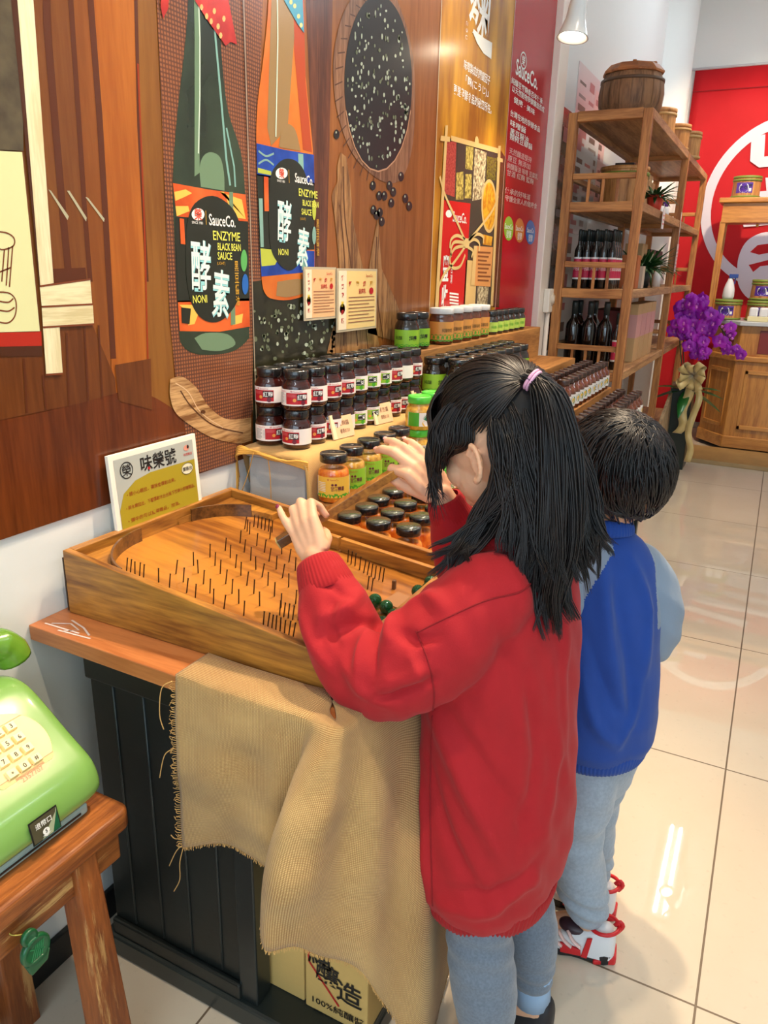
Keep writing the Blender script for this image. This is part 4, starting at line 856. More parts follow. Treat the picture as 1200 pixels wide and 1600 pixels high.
def red_ink(main):
    def ink(p, R, y0, y1):
        h = y1 - y0
        p.rect(-R * .72, y0 + h * .10, R * .78, y0 + h * .80, main, 1, 9); p.text('榮 SauceCo', 0, y0 + h * .89, h * .12, 2, 2, width=R * .8)
        p.rect(R * .04, y0 + h * .34, R * .74, y0 + h * .74, 1, 2, 5); p.text('紅麴' if main == 2 else '黑豆', R * .39, y0 + h * .54, h * .34, 3, 3, bold=.012, width=R * .66); p.ell(R * .46, y0 + h * .20, R * .15, h * .15, 6 if main == 2 else 9, 4, 14)
        p.ell(-R * .12, y0 + h * .36, R * .12, h * .11, 7, 2, 12)
        for k in range(4): p.rect(-R * .64, y0 + h * (.56 + .045 * k), -R * .05, y0 + h * (.575 + .045 * k), 5, 2, 3)
        for k in range(9): p.rect(-R * 1.5, y0 + h * (.14 + .075 * k), -R * (.95 if k % 3 else 1.05), y0 + h * (.165 + .075 * k), 4, 1, 4)
        for k in range(6): p.rect(-R * .88, y0 + h * (.2 + .09 * k), -R * .66, y0 + h * (.22 + .09 * k), 4, 1, 2)
        p.text('SauceCo', -R * .98, y0 + h * .89, h * .1, 5, 1, width=R * .5)
    return ink
def fruit_ink(bg, grass):
    def ink(p, R, y0, y1):
        h = y1 - y0
        p.rect(-R * 1.2, y0, R * 1.2, y1, bg, 1, 14)
        for k in range(10): u = -R * 1.1 + k * R * .24; p.poly([(u - R * .16, y0), (u + R * .16, y0), (u + R * .1, y0 + h * (.14 + .05 * (k % 2))), (u - R * .1, y0 + h * (.12 + .05 * (k % 3)))], grass, 2)
        p.text('榮 SauceCo', -R * .1, y0 + h * .88, h * .10, 2, 2, width=R * .7); p.text('甘酒釀果', R * .2, y0 + h * .45, h * .24, 6, 3, bold=.02, width=R * .85)
        p.ell(-R * .12, y0 + h * .64, R * .08, h * .06, 6, 3, 10); p.ell(R * .08, y0 + h * .64, R * .08, h * .06, 6, 3, 10)
        for k in range(6): p.rect(-R * 1.1, y0 + h * (.3 + .08 * k), -R * .55, y0 + h * (.33 + .08 * k), 3, 2, 3)
    return ink
def pine_ink(p, R, y0, y1):
    h = y1 - y0; p.rect(-R * 1.2, y0, -R * .35, y1, 9, 1, 5); p.ell(R * .25, y0 + h * .22, R * .38, h * .26, 10, 2, 16)
    for k in range(9): a = PI * (.12 + .76 * k / 8); p.stroke([(R * .25, y0 + h * .42), (R * .25 + R * .36 * math.cos(a), y0 + h * .42 + h * .46 * math.sin(a))], [.004, .0012], 11, 3)
def clear_ink(p, R, y0, y1):
    h = y1 - y0
    for k in range(7):
        for j in range(3): p.rect(-R * .7 + j * R * .5, y0 + h * (.1 + .12 * k), -R * .7 + j * R * .5 + R * .38, y0 + h * (.17 + .12 * k), 11 if (k + j) % 2 else 9, 1, 2)
    p.text('榮 SauceCo', 0, y0 + h * .93, h * .1, 2, 2, width=R * .8)
def brn_ink(p, R, y0, y1):
    h = y1 - y0; p.ell(R * .5, y0 + h * .5, R * .34, h * .32, 11, 1, 14); p.ell(R * .5, y0 + h * .5, R * .22, h * .2, 10, 2, 12); p.rect(-R * .9, y0, -R * .5, y1, 11, 1, 3)
    for k in range(4): p.rect(-R * .35, y0 + h * (.2 + .16 * k), R * .05, y0 + h * (.26 + .16 * k), 4, 1, 3)
FACE = -PI * .28        # labels look out towards the aisle
ORD = ['first', 'second', 'third', 'fourth', 'fifth', 'sixth', 'seventh', 'eighth', 'ninth', 'tenth', 'eleventh', 'twelfth', 'thirteenth']
def place(proto, used, loc, rz, label, group):
    o = proto if not used else copy_tree(proto)
    o.location = loc; o.rotation_euler = (0, 0, rz); o['label'] = label; o['group'] = group
    return o
# red rice jars: two tiers, two rows, ten deep; some carry green labels
GRN_LAB = mat('label_lime_block', rgb(146, 196, 40), .4)
pr_ = jar('sauce_jar', .0326, .086, J_RED, LIDK, lab_band(FACE, 4.4, PAPER, red_ink(2)), cat='jar')
pg_ = jar('sauce_jar', .0326, .086, J_RED, LIDK, lab_band(FACE, 4.4, PAPER, red_ink(8)), cat='jar')
ur = ug = False
for tier in range(2):
    for row in range(2):
        for k in range(10):
            green = 4 <= k <= 6
            loc = (.128 - row * .074 + random.uniform(-.0015, .0015), 1.388 + k * .0662, .9185 + tier * .0868)
            rz = random.uniform(-.25, .35) + ((-.75) if (tier == 0 and row == 0 and k == 0) or (tier == 1 and row == 1 and k == 0) else 0) + (-1.2 if k in (8,) and tier else 0)
            lab = 'dark jar with %s label, %s tier, %s row, %s from the near end' % ('lime green' if green else 'red and white', ('lower', 'upper')[tier], ('front', 'wall')[row], ORD[k])
            if green: place(pg_, ug, loc, rz, lab, 'stacked jars on the burlap crate'); ug = True
            else: place(pr_, ur, loc, rz, lab, 'stacked jars on the burlap crate'); ur = True
# price cards clipped in front of the jars
for k, (x, y, lab) in enumerate(((.170, 1.535, 'near kraft price card leaning on the red label jars'), (.170, 1.745, 'middle kraft price card leaning on the green label jars'), (.170, 1.985, 'far kraft price card at the end of the stacked jars'))):
    r = empty('price_card', (x, y, .9185), -.15, lab, 'price card', 'kraft price cards on the burlap ledge')
    Mx = Matrix.Rotation(-.28, 4, 'Y')
    MB().add([Mx @ Vector(p) for p in [(a, b, c) for a in (0, .0016) for b in (-.034, .034) for c in (0, .052)]], [(0, 1, 3, 2), (4, 6, 7, 5), (0, 4, 5, 1), (2, 3, 7, 6), (0, 2, 6, 4), (1, 5, 7, 3)]).build('card', mat('card_kraft', rgb(236, 192, 150), .6), r)
    MB().add([Mx @ Vector(p) for p in [(a, b, c) for a in (-.0016, .003) for b in (-.046, -.034) for c in (0, .058)]], [(0, 1, 3, 2), (4, 6, 7, 5), (0, 4, 5, 1), (2, 3, 7, 6), (0, 2, 6, 4), (1, 5, 7, 3)]).build('stand_strip', mat('strip_wood', rgb(240, 216, 176), .6), r)
    p = PB(lambda u, v, h: Mx @ Vector((.0017 + h, u, v)), .0002)
    p.text('紅麴醬' if k == 0 else '黑豆醬', .0, .035, .012, 0, 1, width=.04); p.text('優惠$150', .0, .016, .011, 0, 1, width=.036); p.build('handwriting', mat('pencil_brown', rgb(112, 62, 40), .6), r)
# amber fruit jars on the low riser
a1 = jar('fruit_jar', .036, .108, J_AMB, LIDK, lab_band(FACE - .1, 2.6, PAPER, fruit_ink(10, 9)), True, cat='jar')
a2 = jar('fruit_jar', .033, .108, J_PINE, LIDK, lab_band(FACE - .1, 2.6, PAPER, fruit_ink(8, 9)), True, cat='jar')
place(a1, False, (.231, 1.376, .8125), .0, 'amber jar with yellow label and black lid beside the crate', 'fruit jars on the low riser')
place(a2, False, (.231, 1.456, .8125), .1, 'green label jar just behind the amber yellow label jar', 'fruit jars on the low riser')
place(a2, True, (.231, 1.538, .8125), .15, 'green label jar half hidden by the raised hand', 'fruit jars on the low riser')
for k in range(2): place(a2, True, (.231, 1.622 + k * .08, .8125), .1, ('green label jar right behind the raised hand', 'last green label jar before the pineapple jars')[k], 'fruit jars on the low riser')
pj = jar('fruit_jar', .037, .088, J_PINE, LIDG, lab_band(FACE, 2.5, PAPER, pine_ink), cat='jar'); pc = jar('fruit_jar', .037, .085, J_PINE, LIDG, lab_band(FACE, 2.6, PAPER, clear_ink), cat='jar')
place(pj, False, (.232, 1.82, .8985), .1, 'green lid jar with a pineapple picture on top of another', 'green lid fruit jars'); place(pc, False, (.232, 1.82, .8125), .1, 'green lid jar under the pineapple picture jar', 'green lid fruit jars')
place(pc, True, (.235, 1.90, .8125), .2, 'green lid jar beside the pineapple jars, partly behind hair', 'green lid fruit jars'); place(pj, True, (.235, 1.90, .8985), .0, 'second pineapple picture jar, behind the first one', 'green lid fruit jars')
for k in range(2): place(pc, True, (.308, 1.74 + .08 * k, .7175), .1, ('jar with checked green print behind the wrist', 'jar with checked green print next to the fringe')[k], 'green lid fruit jars')
# small amber jars in rows on the worktop
s1 = jar('honey_jar', .0305, .083, J_AMB, LIDK, None, True, 24, .80, .72, .015)
MB().lathe([(.0248, .0832), (.0248, .0836), (.0, .0836)], 20).build('lid_sticker', mat('lid_sticker', rgb(64, 70, 60), .12, coat=.8), s1)
u = False
for j in range(5):
    for k in range(3):
        loc = (.293 + k * .071 + .004 * math.sin(j * 2 + k), 1.336 + j * .074 + .004 * math.cos(k * 2 + j), .7175)
        place(s1, u, loc, random.uniform(0, 6), 'small amber jar with black lid, %s row from the game, %s' % (ORD[j], ('nearest the crate', 'middle of its row', 'nearest the girl')[k]), 'small amber jars behind the game'); u = True
# green label dark jars on the middle riser, upper pair, white lid jars, far jars
g1 = jar('green_label_jar', .038, .110, J_DARK, LIDK, lab_band(FACE, 3.0, L_GRN, lambda p, R, y0, y1: (p.text('純釀', R * .3, (y0 + y1) / 2, (y1 - y0) * .3, 1, 2, bold=.02, width=R * .7), p.text('純釀', -R * .9, (y0 + y1) / 2, (y1 - y0) * .25, 1, 2), [p.ell(R * (-1 + .4 * k), y0, R * .26, (y1 - y0) * .12, 9, 1, 12) for k in range(6)])), cat='jar')
u = False
for j in range(9):
    for k in range(2):
        if j == 8 and k == 0: continue
        place(g1, u, (.225 - k * .08, 2.11 + j * .084, .9455), .1 + random.uniform(-.2, .2), 'dark jar with lime label on the middle riser, %s row, %s from the near end' % (('front', 'back')[k], ORD[j]), 'lime label jars on the middle riser'); u = True
for k in range(2): place(g1, True, (.054, 2.10 + .08 * k, 1.0705), .0, ('taller lime label jar against the golden mural, nearer one', 'taller lime label jar against the golden mural, farther one')[k], 'lime label pair on the tall riser')
w1 = jar('orange_label_jar', .041, .116, J_BRN, LIDW, lab_band(FACE, 3.2, L_TAN, lambda p, R, y0, y1: (p.text('純釀味噌', R * .2, (y0 + y1) * .52, (y1 - y0) * .22, 1, 2, width=R * .9), [p.ell(R * (-1.1 + .37 * k), y0 + .006, R * .3, (y1 - y0) * .2, 9, 1, 12) for k in range(7)])), neck=.9, sh=.88, cat='jar')
u = False
for k in range(5):
    place(w1, u, (.056, 2.36 + k * .088, 1.0705), .05, 'white lid jar with orange label by the mural, %s from the near end' % ORD[k], 'white lid jars on the tall riser'); u = True
h1 = jar('small_green_jar', .030, .088, J_DARK, LIDK, lab_band(FACE, 3.0, mat('label_pale_lime', rgb(190, 220, 90), .4), lambda p, R, y0, y1: p.text('純釀', R * .2, (y0 + y1) / 2, (y1 - y0) * .3, 9, 2)), cat='jar', seg=20)
u = False
for k in range(6):
    place(h1, u, (.058, 2.84 + k * .07, 1.0705), .0, 'small lime label jar beyond the white lid jars, %s from the near end' % ORD[k], 'small lime label jars on the tall riser'); u = True
# brown bottles at the far end
q1 = jar('brown_bottle', .031, .115, J_BRN, LIDB, lab_band(FACE, 3.4, PAPER, brn_ink), cat='bottle', seg=18, neck=.62, sh=.72)
u = False
for tier, (xs, zz, n) in enumerate((((.408, .340), .8305, 11), ((.560, .492), .7175, 12))):
    for row, x in enumerate(xs):
        for k in range(n):
            place(q1, u, (x, (2.66 if tier == 0 else 2.60) + k * .067, zz), random.uniform(-.3, .3), 'brown bottle with green and white label, %s, %s row, %s from near' % (('on the riser', 'on the worktop')[tier], ('front', 'back')[row], ORD[k]), 'brown bottles at the far end'); u = True
# ------------------------------------------------------------------ worn stool and green push-button telephone
WORN = wood('worn_stool_wood', rgb(178, 104, 46), rgb(120, 62, 24), 'Y', 5, .45, .1, .9, worn=rgb(214, 168, 104)); WORNZ = wood('worn_leg_wood', rgb(166, 92, 40), rgb(122, 62, 26), 'Z', 5, .45, .1, .5, worn=rgb(200, 150, 90))
st_ = empty('wooden_stool', (.16, .47, 0), 0, 'worn wooden stool carrying the green telephone', 'stool')
def sl(x, y, z): return (x - .16, y - .47, z)
def rrect(x0, y0, x1, y1, r, n=5):
    out = []
    for cx, cy, a0 in ((x1 - r, y0 + r, -PI / 2), (x1 - r, y1 - r, 0), (x0 + r, y1 - r, PI / 2), (x0 + r, y0 + r, PI)):
        for k in range(n + 1): a = a0 + PI / 2 * k / n; out.append((cx + r * math.cos(a), cy + r * math.sin(a)))
    return out
ring = rrect(.03, .26, .297, .672, .02); n = len(ring)
MB().add([sl(x, y, .488) for x, y in ring] + [sl(x, y, .522) for x, y in ring], [tuple(range(n))[::-1], tuple(range(n, 2 * n))] + [(i, (i + 1) % n, n + (i + 1) % n, n + i) for i in range(n)]).build('seat', WORN, st_, .006, 3)
MB().span(sl(.258, .28, .432), sl(.282, .655, .489)).build('apron', WORN, st_, .003); MB().span(sl(.045, .28, .432), sl(.069, .655, .489)).build('apron', WORN, st_, .003)
MB().span(sl(.069, .585, .442), sl(.258, .612, .489)).build('apron', WORN, st_, .003)
for (xt, yt, xb, yb) in ((.270, .585, .290, .598), (.05, .585, .04, .598), (.272, .335, .300, .31), (.05, .335, .04, .31)):
    a, b = .020, .026
    MB().hexa([sl(xb - b, yb - b, 0), sl(xb + b, yb - b, 0), sl(xb + b, yb + b, 0), sl(xb - b, yb + b, 0)], [sl(xt - a, yt - a, .488), sl(xt + a, yt - a, .488), sl(xt + a, yt + a, .488), sl(xt - a, yt + a, .488)]).build('leg', WORNZ, st_, .003)
MB().hexa([sl(.28, .33, .10), sl(.305, .33, .10), sl(.305, .60, .10), sl(.28, .60, .10)], [sl(.278, .33, .14), sl(.303, .33, .14), sl(.303, .60, .14), sl(.278, .60, .14)]).build('stretcher', WORNZ, st_, .003)

GRN = mat('phone_green', rgb(122, 168, 84), .26, coat=.35, var=.05, vscale=12); GRND = mat('handset_green', rgb(100, 146, 40), .24, coat=.4); CRM = mat('keypad_cream', rgb(240, 214, 148), .4); KEY = mat('key_cream', rgb(246, 226, 166), .35)
ph = empty('push_button_telephone', (.15, .54, .5225), 0, 'pale green push-button telephone on the worn stool', 'telephone')
def pl(x, y, z): return Vector((x - .15, y - .54, z - .5225))
prof = [(.045, .540), (.262, .540), (.268, .556), (.264, .580), (.254, .597), (.240, .608), (.20, .634), (.16, .666), (.125, .692), (.105, .701), (.085, .703), (.062, .700), (.050, .690), (.044, .66), (.043, .60)]
cx, cz = .15, .60; P_ = []
for y, s in ((.405, .80), (.408, .90), (.416, .962), (.432, .99), (.46, 1), (.60, 1), (.628, .99), (.645, .962), (.654, .90), (.658, .80)):
    P_.append([pl(cx + (x - cx) * s, y, cz + (z - cz) * s - (0 if z > .56 else (1 - s) * .0)) for x, z in prof] + [pl(cx + (prof[0][0] - cx) * s, y, cz + (prof[0][1] - cz) * s)])
b = MB().grid(P_, 0, True); k = len(prof) + 1
b.f += [tuple(range(k - 1)), tuple(len(b.v) - k + i for i in range(k - 1))[::-1]]; b.mi += [0, 0]; b.sm += [False, False]
b.build('phone_body', GRN, ph, clean=True, sub=1)
MB().span(pl(.05, .42, .5225), pl(.252, .630, .541)).build('base_plate', mat('base_blue_grey', rgb(158, 188, 186), .35), ph, .004)
MB().span(pl(.2525, .44, .529), pl(.2535, .615, .532)).build('base_slot', BLACK, ph)
# keypad plane
KC = Vector((.183, .566, 0)); KC.z = .671 - .78 * (KC.x - .15) + .0015
dn = Vector((1, 0, -.78)).normalized(); nm = Vector((.78, 0, 1)).normalized()
def kmap(u, v, h): q = KC + Vector((0, 1, 0)) * u - dn * v + nm * h; return pl(q.x, q.y, q.z)
p = PB(kmap, .0004); n = 40
rim_ = [(.058 * math.cos(2 * PI * i / n), .058 * math.sin(2 * PI * i / n)) for i in range(n)]
MB().add([kmap(u, v, -.004) for u, v in rim_] + [kmap(u, v, .0022) for u, v in rim_], [tuple(range(n))[::-1], tuple(range(n, 2 * n))] + [(i, (i + 1) % n, n + (i + 1) % n, n + i) for i in range(n)]).build('keypad_disc', CRM, ph, .0008)
p.poly([(-.047, -.036), (.047, -.036), (.040, -.044), (-.040, -.044)], 2, 7)
p.rect(-.020, -.054, .026, -.040, 0, 7); p.text('2357707', .003, -.047, .007, 1, 8); p.stroke([(-.046, -.036), (.046, -.036)], .0008, 1, 8); p.stroke([(-.046, .037), (.046, .037)], .0006, 1, 8)
p.build('dial_print', [mat('sticker_peach', rgb(240, 190, 140), .4), mat('ink_rose', rgb(206, 130, 96), .5), mat('cream_line', rgb(226, 196, 130), .5)], ph)
for i, ch in enumerate('123456789*0#'):
    u, v = (i % 3 - 1) * .0195, .0285 - (i // 3) * .0200
    m = MB(); q = [(-.0080, -.0068), (.0080, -.0068), (.0080, .0068), (-.0080, .0068)]; t_ = [(-.0068, -.0056), (.0068, -.0056), (.0068, .0056), (-.0068, .0056)]
    m.add([kmap(u + a, v + c, .002) for a, c in q] + [kmap(u + a, v + c, .0075) for a, c in t_], [(3, 2, 1, 0), (4, 5, 6, 7), (0, 1, 5, 4), (1, 2, 6, 5), (2, 3, 7, 6), (3, 0, 4, 7)], 0)
    V, F = text_mesh(ch, .01, 2); sc_ = .0072 if ch not in '*' else .004
    m.add([kmap(u + x * sc_, v + y * sc_, .0079) for x, y in V], F, 1)
    m.build('key_cap', [KEY, INKK], ph)
# coin return window on the front
fm = lambda u, v, h: pl(.2700 + h - max(0, v + .006 - .556) * .2, u + .040, v + .006)
y0, z0 = .470, .548; p = PB(fm, .0004)
p.rect(.482, .545, .528, .580, 0, 2); p.rect(.484, .547, .526, .578, 1, 3); p.poly([(.514, .547), (.526, .547), (.526, .578)], 2, 4); p.poly([(.496, .547), (.514, .547), (.526, .578), (.526, .574)], 3, 4)
p.text('退幣口', .503, .569, .0085, 4, 5, bold=.01); p.ell(.504, .556, .0055, .0048, 4, 5, 12); p.text('$', .504, .556, .006, 1, 6); p.poly([(.497, .552), (.511, .552), (.504, .548)], 4, 5)
p.build('coin_return_window', [BLACK, mat('window_olive', rgb(78, 74, 54), .3), mat('window_green', rgb(30, 92, 62), .2), mat('window_edge', rgb(160, 170, 140), .3), INKW], ph)
# handset across the cradle
hs = MB(); hs.tube(curve_pts([(.07, .402, .712), (.068, .412, .735), (.066, .43, .748), (.066, .48, .756), (.066, .54, .758), (.066, .60, .756), (.066, .642, .748), (.068, .662, .734), (.07, .670, .712)], 4), [.027 if i < 4 or i > 28 else .0255 if i < 9 or i > 24 else .019 for i in range(33)], 16)
hs.v = [tuple(pl(*q)) for q in hs.v]; hs.build('handset', GRND, ph)
MB().span(pl(.10, .585, .700), pl(.118, .605, .7035)).build('cradle_tab', GRN, ph, .001)
m = MB().lathe([(.0035, 0), (.0035, .0008)], 12); m.v = [tuple(pl(.112, .598, .7032) + Vector(q)) for q in m.v]; m.build('cradle_hole', BLACK, ph)

# green plastic tag hanging under the stool
gt = empty('hanging_tag', (.300, .483, .446), 0, 'dark green plastic token hanging under the stool seat', 'tag')
GPL = mat('token_green', rgb(12, 88, 50), .35, coat=.3); tm = Matrix.Rotation(PI / 2, 4, 'Y')
MB().lathe([(0, -.005), (.020, -.005), (.022, -.002), (.022, .002), (.020, .005), (.016, .003), (0, .003)], 28, M=Matrix.Translation((0, 0, -.020)) @ tm).build('token_disc', GPL, gt)
MB().lathe([(0, -.004), (.011, -.004), (.012, 0), (.011, .004), (.007, .002), (0, .002)], 20, M=Matrix.Translation((0, -.006, .006)) @ tm).build('token_disc', GPL, gt)
MB().hexa([(-.004, -.012, -.054), (.004, -.012, -.054), (.004, .014, -.050), (-.004, .014, -.050)], [(-.004, -.018, -.034), (.004, -.018, -.034), (.004, .020, -.034), (-.004, .020, -.034)]).build('token_foot', GPL, gt, .002)
p = PB(lambda u, v, h: (.0032 + h, u, v)); 
for a in range(5): p.stroke([(-.010 + .004 * a, -.032), (.0 + .003 * a, -.010)], .0016, 0, 1)
p.stroke([(-.01, -.012), (.012, -.026)], .0016, 0, 1); p.build('relief', mat('token_light', rgb(40, 140, 84), .35), gt)
MB().tube(curve_pts([(-.028, -.012, .030), (-.018, -.020, .016), (-.006, -.010, .012)], 5), .0012, 6).build('hook_wire', mat('brass_wire', rgb(170, 150, 70), .3, metal=.8), gt)
# ------------------------------------------------------------------ display rack
RK = wood('rack_wood', rgb(196, 132, 72), rgb(140, 84, 40), 'Z', 4, .5, .05, .2); RKX = wood('rack_wood_cross', rgb(204, 142, 80), rgb(150, 94, 48), 'X', 4, .5, .05, .2); RKY = wood('rack_wood_long', rgb(190, 146, 100), rgb(136, 96, 60), 'Y', 4, .5, .05, .2)
rk = empty('display_rack', (.24, 4.95, 0), 0, 'tall open wooden display rack with railed shelves beyond the mural', 'rack')
RX0, RX1, RY0, RY1 = .062, .425, 3.70, 6.22
def rl(x, y, z): return (x - .24, y - 4.95, z)
def rspan(name, a, b, m_, bv=.003): return MB().span(rl(*a), rl(*b)).build(name, m_, rk, bv)
for y in (RY0, 5.08, RY1 - .04):
    for x in (RX0, RX1 - .04): rspan('post', (x, y, 0), (x + .04, y + .04, 1.985), RK)
LEV = (.30, .85, 1.23, 1.61, 1.985)
for k, z in enumerate(LEV):
    rspan('shelf_board', (RX0 + .03, RY0 + .02, z - .012), (RX1 - .03, RY1 - .02, z + .004), RKY, .001)
    for y in (RY0, 5.08, RY1 - .04): rspan('cross_rail', (RX0 + .04, y + .002, z - .038), (RX1 - .04, y + .038, z + .004), RKX)
    for x in (RX0, RX1 - .04):
        rspan('long_rail', (x + .003, RY0 + .04, z - .034), (x + .037, 5.08, z + .005), RKY); rspan('long_rail', (x + .003, 5.12, z - .034), (x + .037, RY1 - .04, z + .005), RKY)
    if 1 <= k <= 3:
        for y in (RY0 + .008, 5.09, RY1 - .032):
            rspan('guard_rail', (RX0 + .04, y, z + .10), (RX1 - .04, y + .024, z + .125), RKX)
            for f in (.27, .5, .73): rspan('baluster', (RX0 + .04 + .28 * f - .006, y + .005, z + .004), (RX0 + .04 + .28 * f + .006, y + .019, z + .10), RK, .001)
        rspan('guard_rail', (RX0 + .006, RY0 + .04, z + .10), (RX0 + .03, 5.08, z + .125), RKY); rspan('guard_rail', (RX0 + .006, 5.12, z + .10), (RX0 + .03, RY1 - .04, z + .125), RKY)
BARR = wood('barrel_stave', rgb(150, 104, 68), rgb(98, 64, 40), 'Z', 4, .6, 0, .4); BARL = wood('barrel_lid', rgb(186, 110, 50), rgb(140, 76, 32), 'X', 4, .5, 0, .3)
br = empty('wooden_barrel', (.262, 4.02, 1.9905), 0, 'round wooden barrel with a flat lid on top of the rack', 'barrel')
NS = 18; pr2 = [(.118, 0), (.128, .012), (.144, .06), (.148, .105), (.142, .15), (.130, .182), (.126, .19)]
m = MB()
for k in range(NS):
    a0, a1 = 2 * PI * k / NS + .012, 2 * PI * (k + 1) / NS - .012; q = []
    for r_, z in pr2: q.append([(r_ * math.cos(a), r_ * math.sin(a), z) for a in (a0, a0 * .67 + a1 * .33, a0 * .33 + a1 * .67, a1)])
    m.grid(q)
m.lathe([(r_ - .003, z) for r_, z in pr2], 36); m.build('staves', BARR, br)
for z, r_ in ((.020, .131), (.160, .141)): MB().lathe([(r_ - .004, z - .007), (r_ + .003, z - .006), (r_ + .003, z + .006), (r_ - .006, z + .007)], 40).build('hoop', mat('hoop_brown', rgb(92, 64, 44), .5), br)
MB().lathe([(.138, .19), (.140, .20), (.112, .228), (0, .228)], 10, smooth=False).build('barrel_lid', BARL, br, .002); MB().span((-.10, -.012, .2285), (.10, .012, .240)).build('lid_bar', BARL, br, .002); MB().lathe([(.011, .240), (.009, .256)], 12).build('lid_peg', BARL, br)
def tub(loc, R, H, label, band, lab=None, handle=False, group=None, tape=1.06, lidm=None):
    r = empty('wooden_tub', loc, 0, label, 'tub', group); R0 = R / tape
    m = MB()
    for k in range(16):
        a0, a1 = 2 * PI * k / 16 + .01, 2 * PI * (k + 1) / 16 - .01
        m.grid([[(rr * math.cos(a), rr * math.sin(a), z) for a in (a0, (a0 + a1) / 2, a1)] for rr, z in ((R0, 0), (R, H))])
    m.lathe([(R0 - .002, 0), (R - .002, H - .004)], 24); m.build('tub_body', TUBW, r)
    for z, rr in ((H * .06, R0), (H * .90, R)): MB().lathe([(rr + .001, z - H * .05), (rr + .006, z - H * .045), (rr + .006, z + H * .045), (rr + .001, z + H * .05)], 28).build('band', band, r)
    MB().lathe([(R + .003, H), (R + .005, H + .004), (R + .004, H + .016), (R - .004, H + .018), (0, H + .018)], 28).build('tub_lid', lidm or TUBW, r)
    if lab is not None:
        p = CP(R * .985 + .003, lab[0]); w_, h = R * .62, H * .27; z = H * .5
        p.rect(-w_, z - h, w_, z + h, 0, 1, 10); p.ell(-w_ * .05, z, h * .92, h * .92, 1, 2, 20); p.text('味榮', -w_ * .05, z + h * .02, h * .8, 2, 3, bold=.02); p.rect(w_ * .55, z - h * .7, w_ * .85, z - h * .1, 1, 2, 2); p.rect(w_ * .5, z + h * .2, w_ * .9, z + h * .7, 2, 2, 2)
        p.build('tub_label', [mat('label_violet', rgb(84, 44, 156), .35), INKW, mat('label_navy', rgb(40, 30, 80), .4)], r)
    if handle: MB().tube([(0, -R * 1.1, H + .002), (0, -R * 1.1, H + .10), (0, R * 1.1, H + .10), (0, R * 1.1, H + .002)], .008, 8).build('handle', TUBW, r)
    return r
TUBW = wood('tub_wood', rgb(206, 146, 84), rgb(158, 102, 52), 'Z', 5, .5, .05, .2); GBAND = mat('band_green', rgb(120, 136, 52), .5); TBAND = mat('band_tan', rgb(190, 146, 86), .5); WICK = weave('wicker', rgb(190, 146, 86), rgb(110, 74, 40), 60, .8, ('X', 'Z'), .6)
tub((.262, 4.08, 1.6145), .112, .165, 'wooden tub with green bands on the upper rack shelf', GBAND)
tub((.30, 4.62, 1.9905), .088, .13, 'lidded tub right behind the barrel on the rack top', TBAND, tape=.95)
tub((.345, 5.02, 1.9905), .075, .115, 'second lidded tub on the rack top by the middle post', TBAND)
tub((.36, 5.42, 1.9905), .078, .135, 'last lidded tub at the far end of the rack top', TBAND, tape=.97)
# potted plants on the rack
LEAF = mat('leaf_dark', rgb(40, 84, 36), .4, var=.4, vscale=30); LEAFB = mat('leaf_bright', rgb(96, 160, 50), .4, var=.3, vscale=30)
def leaf(m, base, d, L, w_, droop=.4, mi=0):
    base = Vector(base); d = Vector(d).normalized(); s = d.cross(Vector((0, 0, 1))); s = s.normalized() if s.length > .01 else Vector((1, 0, 0)); rows = []
    for k in range(6):
        t = k / 5; c = base + d * (L * t) + Vector((0, 0, -droop * L * t * t)); ww = w_ * math.sin(PI * min(.97, .08 + t * .9)) ; rows.append([c - s * ww, c + Vector((0, 0, -.25 * ww)), c + s * ww])
    m.grid(rows, mi)
def plant(loc, label, pot, R, H, n, L, w_, lm, up=.8, name='potted_plant'):
    r = empty(name, loc, 0, label, 'plant'); MB().lathe([(R * .7, 0), (R, H), (R * .9, H), (R * .85, H * .85), (0, H * .85)], 20).build('pot', pot, r)
    m = MB()
    for k in range(n):
        a = 2.4 * k; e = random.uniform(.2, 1.3) * up; leaf(m, (R * .3 * math.cos(a), R * .3 * math.sin(a), H * .85), (math.cos(a), math.sin(a), e), L * random.uniform(.7, 1.1), w_, random.uniform(.1, .7))
    m.build('foliage', lm, r, solid=.0006); return r
REDP = mat('pot_red', rgb(220, 66, 44), .4); DKP = mat('pot_dark', rgb(40, 42, 40), .4)
plant((.36, 4.46, 1.6145), 'small plant in a red pot on the upper rack shelf', REDP, .045, .09, 60, .13, .010, LEAF)
plant((.33, 4.50, 1.2345), 'dark bushy fern on the second rack shelf', DKP, .06, .10, 110, .22, .011, LEAF, 1.0)
plant((.30, 4.35, .3045), 'bright long leaf plant on the lowest rack shelf', DKP, .07, .16, 26, .25, .018, LEAFB, .7)
